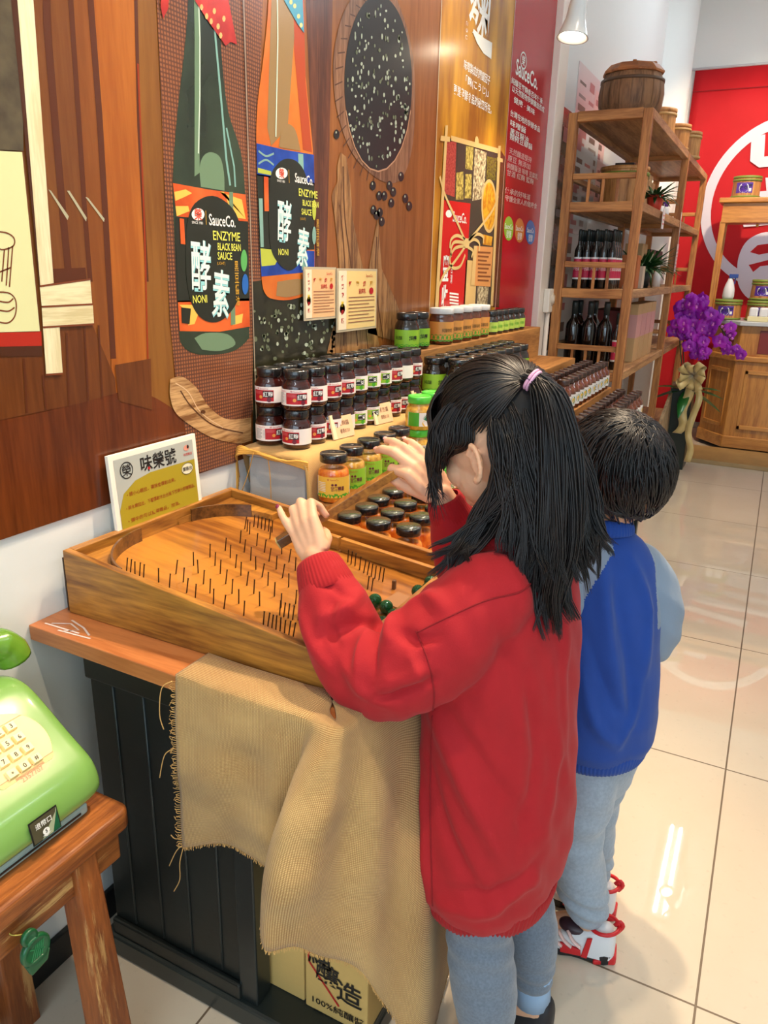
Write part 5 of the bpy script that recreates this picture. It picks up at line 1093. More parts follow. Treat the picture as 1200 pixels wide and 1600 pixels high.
# bottles on the rack
WINE = mat('wine_glass', rgb(22, 14, 10), .08, coat=.8); PINKL = mat('label_magenta', rgb(206, 44, 84), .45); FOIL = mat('foil_black', rgb(44, 52, 50), .3)
def tall_bottle(R, H, labm):
    r = empty('sauce_bottle', (0, 0, 0), 0, '', 'bottle')
    MB().lathe([(R * .92, 0), (R, .006), (R, H * .60), (R * .92, H * .66), (R * .45, H * .74), (R * .36, H * .80), (R * .36, H * .90)], 18).build('glass', WINE, r)
    MB().lathe([(R * .40, H * .80), (R * .42, H * .96), (R * .38, H), (0, H)], 14).build('cap', FOIL, r)
    if labm: p = CP(R, -PI / 2 + .4); p.rect(-R * 1.5, H * .18, R * 1.5, H * .50, 0, 1, 12); p.rect(-R * 1.5, H * .50, R * 1.5, H * .53, 1, 1, 12); p.rect(-R * 1.5, H * .15, R * 1.5, H * .18, 1, 1, 12); p.text('純釀', 0, H * .35, H * .10, 1, 2); p.build('label', [labm, INKW], r)
    return r
tb = tall_bottle(.0195, .27, PINKL); u = False
for j in range(4):
    for k in range(5): place(tb, u, (.128 + .0405 * k, 3.86 + j * .050, 1.2345), .0, 'slim bottle with magenta label on the second shelf, %s row, %s from the wall' % (ORD[j], ORD[k]), 'slim magenta label bottles on the rack'); u = True
wb = tall_bottle(.036, .32, None); u = False
for k in range(3): place(wb, u, (.142 + .076 * k, 3.84 + .01 * k, .8545), 0, 'dark wine shaped bottle behind the lower rack rail, %s from the wall' % ORD[k], 'dark tall bottles on the rack'); u = True
for k in range(2): place(wb, True, (.142 + .076 * k, 3.95, .8545), 0, 'dark wine shaped bottle in the second line, %s from the wall' % ORD[k], 'dark tall bottles on the rack')
for k in range(4): place(tb, True, (.356, 3.84 + .055 * k, .8545), .3, 'magenta label bottle at the aisle side of the dark tall bottles, %s from the rail' % ORD[k], 'slim magenta label bottles on the rack')
def gift_box(loc, d, m_, label, stripe=None):
    r = empty('gift_box', loc, 0, label, 'box', 'boxes on the rack'); MB().span((-d[0] / 2, -d[1] / 2, 0), (d[0] / 2, d[1] / 2, d[2])).build('carton', m_, r, .002)
    if stripe: MB().span((-d[0] / 2 - .0008, -d[1] / 2 - .0008, d[2] * .42), (d[0] / 2 + .0008, d[1] / 2 + .0008, d[2] * .82)).build('paper_band', stripe, r)
BXO = mat('box_orange_wood', rgb(176, 96, 46), .5); BXP = mat('box_pink', rgb(206, 150, 146), .5); BXK = mat('box_tan', rgb(196, 156, 108), .6)
gift_box((.33, 4.12, 1.2345), (.09, .09, .16), BXO, 'orange wooden box beside the slim bottles on the rack'); gift_box((.36, 4.24, 1.2345), (.05, .07, .11), mat('box_white', rgb(196, 176, 156), .5), 'white box at the aisle edge of the second shelf')
for k in range(4): gift_box((.342, 4.30 + .16 * k, .8545), (.08, .145, .30), BXK, 'tan box with a pink band on the third shelf, %s from the near post' % ORD[k], BXP)
gift_box((.20, 4.5, .8545), (.16, .4, .26), mat('box_darkred', rgb(120, 40, 36), .5), 'dark red box deep on the third shelf')
gift_box((.17, 4.55, 1.6145), (.10, .06, .26), mat('box_dark_frame', rgb(52, 36, 24), .4), 'dark framed board standing at the back of the upper shelf', BXK)
for k in range(3): gift_box((.20, 4.75 + .12 * k, 1.6145), (.12, .10, .20 + .03 * (k % 2)), BXK, 'plain tan box at the back of the upper shelf, %s from the framed board' % ORD[k])
for k in range(2): gift_box((.20, 5.3 + .3 * k, 1.2345), (.12, .22, .22), mat('box_black', rgb(30, 28, 28), .4), ('black box on the far bay of the second shelf, nearer one', 'black box on the far bay of the second shelf, farther one')[k])
for k in range(2): gift_box((.22, 4.85 + .1 * k, 1.2345), (.10, .08, .24), BXK, ('tan box behind the fern, nearer one', 'tan box behind the fern, farther one')[k])
def small(name, loc, prof, m_, label, cat, cap=None):
    r = empty(name, loc, 0, label, cat); MB().lathe(prof, 18).build('body', m_, r)
    if cap: MB().lathe([(prof[-1][0] * 1.15, prof[-1][1]), (prof[-1][0] * 1.15, prof[-1][1] + .025), (0, prof[-1][1] + .025)], 14).build('cap', cap, r)
WHP = mat('white_plastic', rgb(226, 226, 230), .35)
small('lotion_bottle', (.355, 4.90, 1.6145), [(.022, 0), (.024, .05), (.014, .065)], WHP, 'white bottle with purple cap on the upper rack shelf', 'bottle', mat('cap_violet', rgb(90, 40, 140), .4))
small('lotion_bottle', (.350, 4.96, 1.2345), [(.024, 0), (.024, .07), (.010, .10)], WHP, 'white pump bottle on the second rack shelf by the middle post', 'bottle', WHP)
small('paper_cone', (.352, 3.99, 1.2345), [(.026, 0), (.012, .05)], mat('cone_white', rgb(240, 226, 218), .6), 'small white paper cone at the near corner of the second shelf', 'ornament')
small('paper_cup', (.35, 4.66, 1.6145), [(.028, 0), (.034, .05)], WHP, 'white cup beside the red pot on the rack', 'cup')
for k, (y, z, lab) in enumerate(((4.33, 1.53, 'small white price tag hanging below the upper shelf'), (5.06, 1.32, 'long pink price strip hanging from the middle post'))):
    r = empty('price_tag', (.432, y, z), 0, lab, 'price tag'); MB().span((0, -.035, 0), (.002, .035, .10 if k == 0 else .16)).build('tag_sheet', [WHP, mat('tag_pale', rgb(216, 190, 184), .4)][k], r)
    MB().tube([(0.001, 0, .10 if k == 0 else .16), (-.004, 0, .12 if k == 0 else .34)], .0015, 6).build('string', WHP, r)
    p = PB(lambda u, v, h: (.0022 + h, u, v)); [p.rect(-.022, .02 + .02 * i, .022, .028 + .02 * i, 0, 1) for i in range(3 if k == 0 else 6)]; p.build('tag_print', L_PINK, r)
# low shelf: tray of brown jars
u = False
for j in range(4):
    for k in range(3): place(q1, True, (.15 + .068 * k, 4.62 + .068 * j, .3045 + .16), .1 * k, 'brown jar on the lowest rack shelf, %s row, %s from the wall' % (ORD[j], ORD[k]), 'brown jars low on the rack')
tag(MB().span((.11, 4.58, .3045), (.34, 4.88, .4635)).build('wooden_crate', BXK, None, .004), 'wooden crate under the brown jars on the lowest rack shelf', 'crate')
pal = empty('slatted_board', (.47, 5.35, 0), 0, 'grey slatted wooden board leaning on the rack foot', 'board')
for k in range(5): MB().hexa([(0, -.32 + .13 * k, 0), (.02, -.32 + .13 * k, 0), (.02, -.20 + .13 * k, 0), (0, -.20 + .13 * k, 0)], [(-.02, -.32 + .13 * k, .34 + .05 * k), (.0, -.32 + .13 * k, .34 + .05 * k), (.0, -.20 + .13 * k, .39 + .05 * k), (-.02, -.20 + .13 * k, .39 + .05 * k)]).build('slat', wood('grey_slat', rgb(176, 148, 112), rgb(130, 104, 76), 'Z', 4, .7, 0, .2), pal, .002)
MB().span((.002, -.32, .12), (.022, .44, .16)).build('batten', MATS['grey_slat'], pal, .002)

# ------------------------------------------------------------------ banner with the round emblem
REDB = mat('banner_red', rgb(206, 14, 30), .75, col2=rgb(196, 8, 22), vscale=3)
bn = empty('wall_banner', (0, 7.17, .06), 0, 'red cloth banner with a white round emblem on the back wall', 'banner')
cols_ = []
for i in range(41):
    x = .125 + 2.5 * i / 40; cols_.append([(x, .006 * math.sin(i * .9) * (1 if j < 7 else .3), 2.80 * j / 8) for j in range(9)])
MB().grid(cols_).build('cloth', REDB, bn, solid=.002); MB().tube([(.10, -.0, 2.81), (2.66, -.0, 2.81)], .010, 8).build('hanging_rod', WHP, bn)
MB().span((.125, -.010, 2.645), (2.625, -.009, 2.652)).build('hem_seam', mat('banner_seam', rgb(150, 8, 20), .8), bn)
p = PB(lambda u, v, h: (u, -.011 - h, v - .06), .0005)
c_ = (.950, 1.86); p.ring(c_[0], c_[1], .635, .655, .078, 0, 1, 72)
def B(px, py): X, Z = at_y(px, py, 7.17); return (X, Z)
for i_, q in enumerate(([(1178, 215), (1196, 210), (1194, 245), (1240, 240), (1240, 258), (1186, 262), (1172, 252), (1174, 220)], [(1196, 278), (1212, 277), (1212, 330), (1200, 330)], [(1160, 345), (1290, 330), (1290, 344), (1162, 355)], [(1180, 300), (1290, 290), (1290, 304), (1180, 314)])): p.poly([B(*a) for a in q][::-1], 0, 3 + i_)
p.poly([B(*a) for a in curve_pts([(1215, 362), (1190, 364), (1168, 376), (1156, 396), (1152, 420), (1156, 450), (1180, 472), (1240, 484), (1340, 486)], 4) + [(1340, 362)]][::-1], 0, 8)
p.poly([B(*a) for a in [(1172, 394), (1184, 383), (1240, 376), (1330, 372), (1330, 384), (1240, 388), (1186, 398)]], 1, 9); p.poly([B(*a) for a in [(1170, 414), (1225, 400), (1330, 394), (1330, 404), (1240, 410), (1188, 416), (1177, 425)]], 1, 9)
p.build('emblem', [mat('emblem_white', rgb(232, 226, 240), .7), REDB], bn)

# ------------------------------------------------------------------ reception counter
CW = wood('counter_oak', rgb(206, 142, 66), rgb(172, 108, 44), 'Z', 4, .35, .25, .1); CWX = wood('counter_oak_cross', rgb(210, 146, 70), rgb(176, 112, 48), 'X', 4, .35, .25, .1); INS = mat('inset_red', rgb(128, 36, 22), .35, coat=.3)
rc = empty('reception_counter', (1.4, 6.6, 0), 0, 'panelled oak reception counter with a chamfered corner under the banner', 'counter')
foot = [(.60, 6.60), (.80, 6.345), (2.6, 6.345), (2.6, 6.95), (.60, 6.95)]
def prism(name, ring, z0, z1, m_, bv=.004, off=0.0):
    c = Vector((sum(x for x, y in ring) / len(ring), sum(y for x, y in ring) / len(ring), 0)); n = len(ring); R_ = []
    for i, (x, y) in enumerate(ring):
        a, b = Vector(ring[i - 1]), Vector(ring[(i + 1) % n]); q = Vector((x, y)); d1 = (q - a).normalized(); d2 = (b - q).normalized()
        n1 = Vector((d1.y, -d1.x)); n2 = Vector((d2.y, -d2.x)); nn = (n1 + n2).normalized(); k_ = off / max(.3, nn.dot(n1)); R_.append((x + nn.x * k_ - 1.4, y + nn.y * k_ - 6.6))
    return MB().add([(x, y, z0) for x, y in R_] + [(x, y, z1) for x, y in R_], [tuple(range(n))[::-1], tuple(range(n, 2 * n))] + [(i, (i + 1) % n, n + (i + 1) % n, n + i) for i in range(n)]).build(name, m_, rc, bv)
prism('base_moulding', foot, .03, .12, CWX, .006, .012); prism('counter_body', foot, .03, .70, CW); prism('waist_moulding', foot, .69, .735, CWX, .008, .014); prism('upper_body', foot, .735, .955, CW, .003, -.012); prism('countertop', foot, .955, .985, mat('counter_grey_top', rgb(196, 200, 206), .25), .004, .02)
def on_face(a, b, t0, t1, z0, z1, th, m_, name):
    a, b = Vector(a), Vector(b); d = (b - a); n = Vector((d.y, -d.x)).normalized(); q0, q1 = a + d * t0, a + d * t1
    pts = [q0 - n * .004, q1 - n * .004, q1 + n * th, q0 + n * th]
    return MB().hexa([(p_.x - 1.4, p_.y - 6.6, z0) for p_ in pts][::-1], [(p_.x - 1.4, p_.y - 6.6, z1) for p_ in pts][::-1]).build(name, m_, rc, .003)
fr_ = lambda p0, p1, t0, t1, z0, z1: [on_face(p0, p1, t0, t1, z0, z0 + .03, .012, CWX, 'panel_frame'), on_face(p0, p1, t0, t1, z1 - .03, z1, .012, CWX, 'panel_frame'), on_face(p0, p1, t0, t0 + .03 * (t1 - t0), z0, z1, .012, CW, 'panel_frame'), on_face(p0, p1, t1 - .03 * (t1 - t0), t1, z0, z1, .012, CW, 'panel_frame')]
fr_(foot[0], foot[1], .14, .86, .18, .63)
for k in range(2): fr_(foot[1], foot[2], .045 + .48 * k, .48 + .48 * k, .18, .63)
nn_ = .012
on_face((foot[0][0] + .009, foot[0][1] + .008), (foot[1][0] + .006, foot[1][1] + .012), .28, .78, .755, .925, .004, INS, 'inset_panel')
for k in range(3): on_face((.80, 6.357), (2.6, 6.357), .075 + .3 * k, .23 + .3 * k, .755, .925, .004, INS, 'inset_panel')
stp = MB().hexa([(.545, 5.79, 0), (2.6, 5.79, 0), (2.6, 6.30, 0), (.545, 6.30, 0)], [(.545, 5.80, .03), (2.6, 5.80, .03), (2.6, 6.30, .03), (.545, 6.30, .03)]).build('floor_strip', mat('strip_stone', rgb(176, 138, 84), .45, var=.18, vscale=9), None, .004)
tag(stp, 'brown stone strip on the floor before the reception counter', 'step')
sd_ = empty('counter_stand', (1.0, 6.68, .986), 0, 'wooden two-post stand on the reception counter holding a tub', 'stand')
MB().span((-.47, -.12, .70), (.7, .12, .84)).build('apron_board', CWX, sd_, .004); MB().span((-.50, -.15, .84), (.75, .15, .875)).build('stand_top', CWX, sd_, .006)
for x in (-.455, .66):
    for y in (-.10, .10): MB().hexa([(x - .016, y - .014, 0), (x + .016, y - .014, 0), (x + .016, y + .014, 0), (x - .016, y + .014, 0)], [(x - .020, y - .014, .71), (x + .020, y - .014, .71), (x + .020, y + .014, .71), (x - .020, y + .014, .71)]).build('stand_leg', CW, sd_, .003)
MB().lathe([(0, -.02), (.012, -.015), (.008, -.004), (.014, 0), (.010, .006)], 12, c=(-.215, -.09, .69)).build('turned_knob', CW, sd_)
FT = -PI / 2 - .1
tub((.665, 6.66, 1.862), .095, .135, 'banded tub with violet label on top of the counter stand', GBAND, (FT, 0), tape=.97, lidm=GBAND)
tub((.675, 6.56, .9865), .095, .13, 'banded tub with violet label beneath the white spray bottle', GBAND, (FT, 0), tape=.97, lidm=GBAND)
tub((.905, 6.56, .9865), .095, .13, 'banded tub with violet label under another tub on the counter', GBAND, (FT, 0), tape=.97, lidm=GBAND)
tub((.905, 6.56, 1.138), .085, .13, 'banded tub with violet label stacked on the counter tub', GBAND, (FT, 0), tape=.97, lidm=GBAND)
r = empty('spray_bottle', (.665, 6.53, 1.1355), 0, 'white spray bottle with blue trigger on a counter tub', 'bottle')
MB().lathe([(.036, 0), (.042, .02), (.040, .07), (.030, .11), (.018, .14), (.015, .155)], 20).build('bottle_body', WHP, r); MB().span((-.012, -.02, .155), (.05, .02, .185)).build('trigger_head', mat('spray_blue', rgb(40, 70, 150), .35), r, .004); MB().span((.028, -.006, .11), (.036, .006, .158)).build('trigger', MATS['spray_blue'], r, .002)
r = empty('carton_set', (.90, 6.42, .9865), 0, 'pair of small white cartons in a cream tray on the counter', 'carton')
MB().span((-.07, -.03, 0), (.07, .03, .035)).build('tray', mat('tray_cream', rgb(226, 216, 170), .5), r, .002); MB().span((-.065, -.026, .03), (-.004, .026, .10)).build('white_carton', WHP, r, .012); MB().span((.004, -.026, .03), (.065, .026, .10)).build('white_carton', WHP, r, .012)

# ------------------------------------------------------------------ orchid in a stand with a gold bow
oc = empty('orchid_plant', (.56, 5.62, 0), 0, 'purple orchid with a gold ribbon bow at the rack end', 'plant')
MB().hexa([(-.12, -.11, 0), (.05, -.11, 0), (.05, .11, 0), (-.12, .11, 0)], [(-.10, -.09, .56), (.04, -.09, .56), (.04, .09, .56), (-.10, .09, .56)]).build('pot', mat('pot_black_green', rgb(34, 44, 36), .35), oc, .004)
PUR = mat('orchid_purple', rgb(188, 14, 196), .45, col2=rgb(150, 6, 176), vscale=14, sheen=.2); PURL = mat('orchid_throat', rgb(226, 120, 206), .45)
stem = [(-.02, 0, .55), (-.08, 0, .90), (-.07, -.02, 1.10), (.03, -.04, 1.10), (.14, -.06, .99), (.26, -.08, .84)]; stem2 = [(-.02, .0, .55), (-.10, .02, .86), (-.10, .0, 1.02), (-.04, -.04, .98), (.03, -.06, .88), (.06, -.06, .82)]
for s_ in (stem, stem2): MB().tube(curve_pts(s_, 6), .004, 6).build('stem', LEAF, oc)
def flower(c, d, R):
    m = MB(); d = Vector(d).normalized(); a = d.cross(Vector((0, 0, 1))).normalized(); b = a.cross(d); c = Vector(c)
    for k in range(5):
        t = PI / 2 + 2 * PI * k / 5; w_ = R * (.62 if k in (1, 4) else .38); L = R * 1.05; rows = []
        for i in range(5):
            q = i / 4; ctr = c + (a * math.cos(t) + b * math.sin(t)) * (L * q) + d * (.012 * math.sin(PI * q)); sx = (-a * math.sin(t) + b * math.cos(t)) * (w_ * math.sin(PI * (.1 + .85 * q))); rows.append([ctr - sx, ctr + d * .004, ctr + sx])
        m.grid(rows, 0)
    m.ball(c + d * .008, R * .16, 8, 6, 1); m.ball(c + d * .012 - b * R * .22, (R * .2, R * .2, R * .16), 8, 6, 1)
    return m
cp1 = curve_pts(stem, 10)[14:]; cp2 = curve_pts(stem2, 10)[16:]
k = 0
for cp_ in (cp1, cp2):
    for i in range(0, len(cp_), 2):
        for s_ in (-1, 1):
            c = Vector(cp_[i]) + Vector((random.uniform(-.05, .05), -.03 + random.uniform(-.04, .04), random.uniform(-.07, .05))); flower(c, (.25 * s_ + random.uniform(-.3, .5), -1, random.uniform(-.2, .4)), random.uniform(.040, .052) * (1 if i < len(cp_) * .8 else .7)).build('blossom', [PUR, PURL], oc)
for i in range(6):
    q = Vector(cp1[-1]) + Vector((-.03 - .018 * i, -.01, .075 + .018 * i)); MB().ball(q, .010, 10, 8).build('bud', PURL, oc)
m = MB()
for a, e in ((-.3, .35), (.15, .1), (.5, -.25), (-2.8, -.1), (-2.5, .3), (-1.6, -.3)): leaf(m, (.0, -.07, .56), (math.cos(a), -.35 + .3 * math.sin(a), e), .25, .034, .25)
m.build('foliage', mat('orchid_leaf', rgb(34, 110, 44), .3, coat=.3), oc, solid=.001)
GOLDR = mat('ribbon_gold_satin', rgb(226, 196, 128), .28, sheen=.4, coat=.2)
bw = MB(); C0 = Vector((.03, -.125, .66))
for k in range(9):
    a = 2 * PI * k / 9 + .3; d = Vector((math.cos(a), -.45 + .25 * math.sin(3 * a), math.sin(a))); s = Vector((-math.sin(a), 0, math.cos(a))); L = .11 if k % 2 else .085; rows = []
    for i in range(9):
        t = i / 8; up_ = math.sin(PI * t); q = C0 + d * (L * up_ * (1 if t < .5 else .92)) + Vector((0, -.05 * math.sin(2 * PI * t) * .8 - .02 * up_, 0)) + s * (.016 * math.sin(2 * PI * t)); rows.append([q - s * .026 * (.4 + .6 * up_), q + s * .026 * (.4 + .6 * up_)])
    bw.grid(rows)
bw.build('bow', GOLDR, oc, solid=.001)
for pts, w_ in (([(.03, -.13, .64), (.02, -.15, .52), (-.005, -.145, .42), (.015, -.15, .32), (-.02, -.14, .26)], .030), ([(.04, -.13, .64), (.09, -.15, .52), (.07, -.15, .40), (.055, -.155, .28), (.085, -.15, .16), (.075, -.15, .07)], .022)):
    c = curve_pts(pts, 6); bw = MB().grid([[Vector(q) - Vector((w_, .006 * math.sin(i), 0)), Vector(q) + Vector((w_, .006 * math.cos(i), 0))] for i, q in enumerate(c)]); bw.build('ribbon_tail', GOLDR, oc, solid=.001)
# ------------------------------------------------------------------ children
def V3(*a): return Vector(a)
def fused(mb, voxel, smooth=6, fac=.5):
    """one continuous surface grown over overlapping shapes"""
    me = bpy.data.meshes.new('tmp'); me.from_pydata(mb.v, [], mb.f); me.update()
    o = bpy.data.objects.new('tmp', me); COL.objects.link(o)
    r = o.modifiers.new('r', 'REMESH'); r.mode = 'VOXEL'; r.voxel_size = voxel; r.use_smooth_shade = True
    if smooth: s = o.modifiers.new('s', 'SMOOTH'); s.iterations = smooth; s.factor = fac
    bpy.context.view_layer.update()
    out = bpy.data.meshes.new_from_object(o.evaluated_get(bpy.context.evaluated_depsgraph_get()))
    bpy.data.objects.remove(o); bpy.data.meshes.remove(me)
    out.polygons.foreach_set('use_smooth', [True] * len(out.polygons))
    return out
def co_of(me):
    a = np.empty(len(me.vertices) * 3, np.float32); me.vertices.foreach_get('co', a); return a.reshape(-1, 3)
def no_of(me):
    a = np.empty(len(me.vertices) * 3, np.float32); me.vertices.foreach_get('normal', a); return a.reshape(-1, 3)
def set_co(me, a): me.vertices.foreach_set('co', a.astype(np.float32).ravel()); me.update()
def seg_dist(P, a, b):
    a, b = np.array(a), np.array(b); d = b - a; t = np.clip(((P - a) @ d) / (d @ d), 0, 1); return np.linalg.norm(P - (a + t[:, None] * d), axis=1), t
def fold(me, folds):
    """push cloth out (or in) along fold lines: (points, width, height)"""
    P, N = co_of(me), no_of(me); D = np.zeros(len(P))
    for pts, w_, h in folds:
        best = np.full(len(P), 9.0); env = np.ones(len(P)); n = len(pts) - 1
        for i in range(n):
            d, t = seg_dist(P, pts[i], pts[i + 1]); m = d < best; best[m] = d[m]; env[m] = np.sin(np.pi * np.clip(.12 + .76 * ((i + t[m]) / n), 0, 1))
        D += h * env * np.exp(-(best / w_) ** 2)
    set_co(me, P + N * D[:, None])
def chain(mb, pts, rad, n=16, ends=True, sub=4):
    q = curve_pts([tuple(p) + (r,) for p, r in zip(pts, rad)], sub)
    mb.tube([p[:3] for p in q], [p[3] for p in q], n)
    if ends:
        for p, r in ((pts[0], rad[0]), (pts[-1], rad[-1])): mb.ball(p, r, 16, 10)
def loft(mb, stations, lat, seg=40):
    """elliptical rings: (centre, half width along lat, half depth, up tilt)"""
    P = []; lat = Vector(lat).normalized(); fw = lat.cross(Vector((0, 0, 1))).normalized()
    for c, a, b in stations:
        c = Vector(c); P.append([c + lat * (a * math.copysign(abs(math.cos(t)) ** .85, math.cos(t))) + fw * (b * math.copysign(abs(math.sin(t)) ** .85, math.sin(t))) for t in [2 * PI * k / seg for k in range(seg)] ] )
    vs = [q for r in P for q in r]; m = len(P); fs = [(i * seg + k, i * seg + (k + 1) % seg, (i + 1) * seg + (k + 1) % seg, (i + 1) * seg + k) for i in range(m - 1) for k in range(seg)]
    fs += [tuple(range(seg))[::-1], tuple((m - 1) * seg + k for k in range(seg))]
    return mb.add(vs, fs, 0, True)
def orth(d, n):
    d = Vector(d).normalized(); n = Vector(n); n = (n - d * n.dot(d)).normalized(); return d, n
def hand(mb, wrist, d, n, left, curls, spread, thumb, size=1.0, tcurl=.35):
    """palm and five fingers grown from the wrist; d towards the knuckles, n out of the palm"""
    wrist = Vector(wrist); d, n = orth(d, n); s = n.cross(d) if left else d.cross(n); k = size; tips = []
    L = [(.034, .022, .017), (.038, .025, .018), (.035, .023, .018), (.026, .017, .015)]; base = [.0215, .0075, -.0065, -.0195]; rad = [.0077, .0079, .0075, .0066]
    kn = [.056, .060, .057, .050]
    for i in range(4):
        b = wrist + d * (kn[i] * k) + s * (base[i] * k) - n * (.001 * k)
        mb.tube(curve_pts([tuple(wrist + d * .006 * k + s * base[i] * .55 * k) + (.0125 * k,), tuple(wrist + d * (kn[i] * .55 * k) + s * base[i] * .9 * k) + (.0112 * k,), tuple(b) + (rad[i] * 1.18 * k,)], 4) and [wrist + d * .004 * k + s * base[i] * .55 * k, wrist + d * (kn[i] * .5 * k) + s * base[i] * .85 * k, b], [.0128 * k, .0115 * k, rad[i] * 1.15 * k], 12)
        th = 0.0; p = b; pts = [p]; sd_ = math.tan(math.radians(spread[i]))
        for j in range(3):
            th += math.radians(curls[i][j]); q = (d * math.cos(th) + n * math.sin(th) + s * sd_ * max(.2, math.cos(th))).normalized(); p = p + q * (L[i][j] * k); pts.append(p)
        r_ = [rad[i] * 1.1 * k, rad[i] * 1.0 * k, rad[i] * .92 * k, rad[i] * .74 * k]
        for j in range(3): mb.tube([pts[j], pts[j].lerp(pts[j + 1], .5), pts[j + 1]], [r_[j], (r_[j] + r_[j + 1]) * .485, r_[j + 1]], 12)
        for j in range(4): mb.ball(pts[j], r_[j], 12, 8)
        tips.append((pts[-1], q, n * math.cos(th) - d * math.sin(th), rad[i] * k))
    tb = wrist + d * .012 * k + s * .017 * k + n * .004 * k; t1 = tb + (s * thumb[0] + d * thumb[1] + n * thumb[2]).normalized() * (.030 * k)
    t2 = t1 + (s * (thumb[0] - tcurl) + d * (thumb[1] + .35) + n * (thumb[2] + .12)).normalized() * (.024 * k); t3 = t2 + (s * (thumb[0] - 2 * tcurl) + d * (thumb[1] + .5) + n * (thumb[2] + .2)).normalized() * (.019 * k)
    pr_ = [tb, t1, t2, t3]; tr = [.0118 * k, .0090 * k, .0080 * k, .0064 * k]
    mb.tube([wrist + d * .004 * k, tb, t1], [.010 * k, tr[0], tr[1]], 12)
    for j in range(1, 3): mb.tube([pr_[j], pr_[j + 1]], [tr[j], tr[j + 1]], 12)
    for j in range(4): mb.ball(pr_[j], tr[j], 12, 8)
    mb.ball(wrist + d * .030 * k, (.022 * k, .022 * k, .022 * k), 14, 10) if False else None
    return tips
SKIN = mat('skin_child', rgb(228, 176, 142), .5, sss=.22, var=.06, vscale=30, spec=.35); LIPS = mat('lips', rgb(206, 118, 108), .4)
HAIRB = mat('hair_black', rgb(18, 14, 14), .6, spec=.3); HAIRS = mat('hair_strand', rgb(16, 13, 14), .38, spec=.42, col2=rgb(30, 21, 19), vscale=22)
EYEW = mat('eye_white', rgb(236, 230, 226), .2); EYEK = mat('eye_dark', rgb(30, 20, 16), .1, coat=.6)
class Head:
    def __init__(s, c, F, roll, R):
        s.c = Vector(c); s.F = Vector(F).normalized(); L = Vector((0, 0, 1)).cross(s.F).normalized(); U = s.F.cross(L); s.L = (L * math.cos(roll) + U * math.sin(roll)).normalized(); s.U = s.F.cross(s.L); s.R = R
        s.M = Matrix(((s.F.x, s.L.x, s.U.x), (s.F.y, s.L.y, s.U.y), (s.F.z, s.L.z, s.U.z)))
    def p(s, f, l, u): return s.c + s.F * f + s.L * l + s.U * u
    def loc(s, q): q = Vector(q) - s.c; return Vector((q.dot(s.F), q.dot(s.L), q.dot(s.U)))
    def surf(s, d, k=1.0):
        d = Vector(d).normalized(); r = 1 / math.sqrt((d.x / s.R[0]) ** 2 + (d.y / s.R[1]) ** 2 + (d.z / s.R[2]) ** 2); return s.p(*(d * (r * k)))
def head_shapes(mb, H):
    """skull, jaw, cheeks, nose, mouth mound, ears"""
    M, p, R = H.M, H.p, H.R; k = R[0] / .088
    mb.ball(H.c, R, 32, 20, 0, M)
    mb.ball(p(.030 * k, 0, -.050 * k), (.052 * k, .056 * k, .058 * k), 24, 16, 0, M); mb.ball(p(.056 * k, 0, -.088 * k), (.022 * k, .026 * k, .018 * k), 18, 12, 0, M)
    for s_ in (-1, 1):
        mb.ball(p(.052 * k, s_ * .030 * k, -.046 * k), (.028 * k, .026 * k, .028 * k), 18, 12, 0, M)
        e = p(-.008 * k, s_ * (R[1] + .001), -.040 * k)
        for t in range(15):
            a = -1.9 + 4.3 * t / 14; mb.ball(e + H.F * (-.014 * k * math.cos(a) * .9) + H.U * (.024 * k * math.sin(a) * (1 if a < 1.6 else .8)) + H.L * (s_ * (.008 + .004 * math.cos(a)) * k), .0044 * k, 8, 6)
        mb.ball(e + H.L * s_ * .002, (.011 * k, .005 * k, .018 * k), 14, 10, 0, M); mb.ball(e - H.U * .024 * k + H.F * .004 * k + H.L * s_ * .004 * k, .0062 * k, 10, 8)
        mb.ball(p(.066 * k, s_ * .026 * k, -.004 * k), (.016 * k, .022 * k, .012 * k), 14, 10, 0, M)
    mb.tube([p(.082 * k, 0, -.012 * k), p(.092 * k, 0, -.032 * k), p(.094 * k, 0, -.040 * k)], [.007 * k, .009 * k, .010 * k], 12); mb.ball(p(.092 * k, 0, -.040 * k), (.010 * k, .011 * k, .009 * k), 14, 10, 0, M)
    mb.ball(p(.076 * k, 0, -.064 * k), (.012 * k, .020 * k, .012 * k), 16, 10, 0, M)
def face_parts(H, root, base):
    k = H.R[0] / .088
    for s_ in (-1, 1):
        q = H.p(.074 * k, s_ * .030 * k, -.012 * k) - base; m = MB(); m.ball(q, .0115 * k, 16, 12, 0); m.ball(q + H.F * .0052 * k, .0078 * k, 14, 10, 1); m.build('eye', [EYEW, EYEK], root)
        MB().tube(curve_pts([tuple(H.p(.086 * k, s_ * .016 * k, .012 * k) - base), tuple(H.p(.084 * k, s_ * .030 * k, .017 * k) - base), tuple(H.p(.074 * k, s_ * .044 * k, .011 * k) - base)], 4), .0018 * k, 6).build('eyebrow', HAIRB, root)
    MB().tube(curve_pts([tuple(H.p(.083 * k, -.016 * k, -.066 * k) - base), tuple(H.p(.089 * k, 0, -.065 * k) - base), tuple(H.p(.083 * k, .016 * k, -.066 * k) - base)], 4), [.0012 * k, .003 * k, .004 * k, .004 * k, .0045 * k, .004 * k, .004 * k, .003 * k, .0012 * k], 8).build('mouth', LIPS, root)
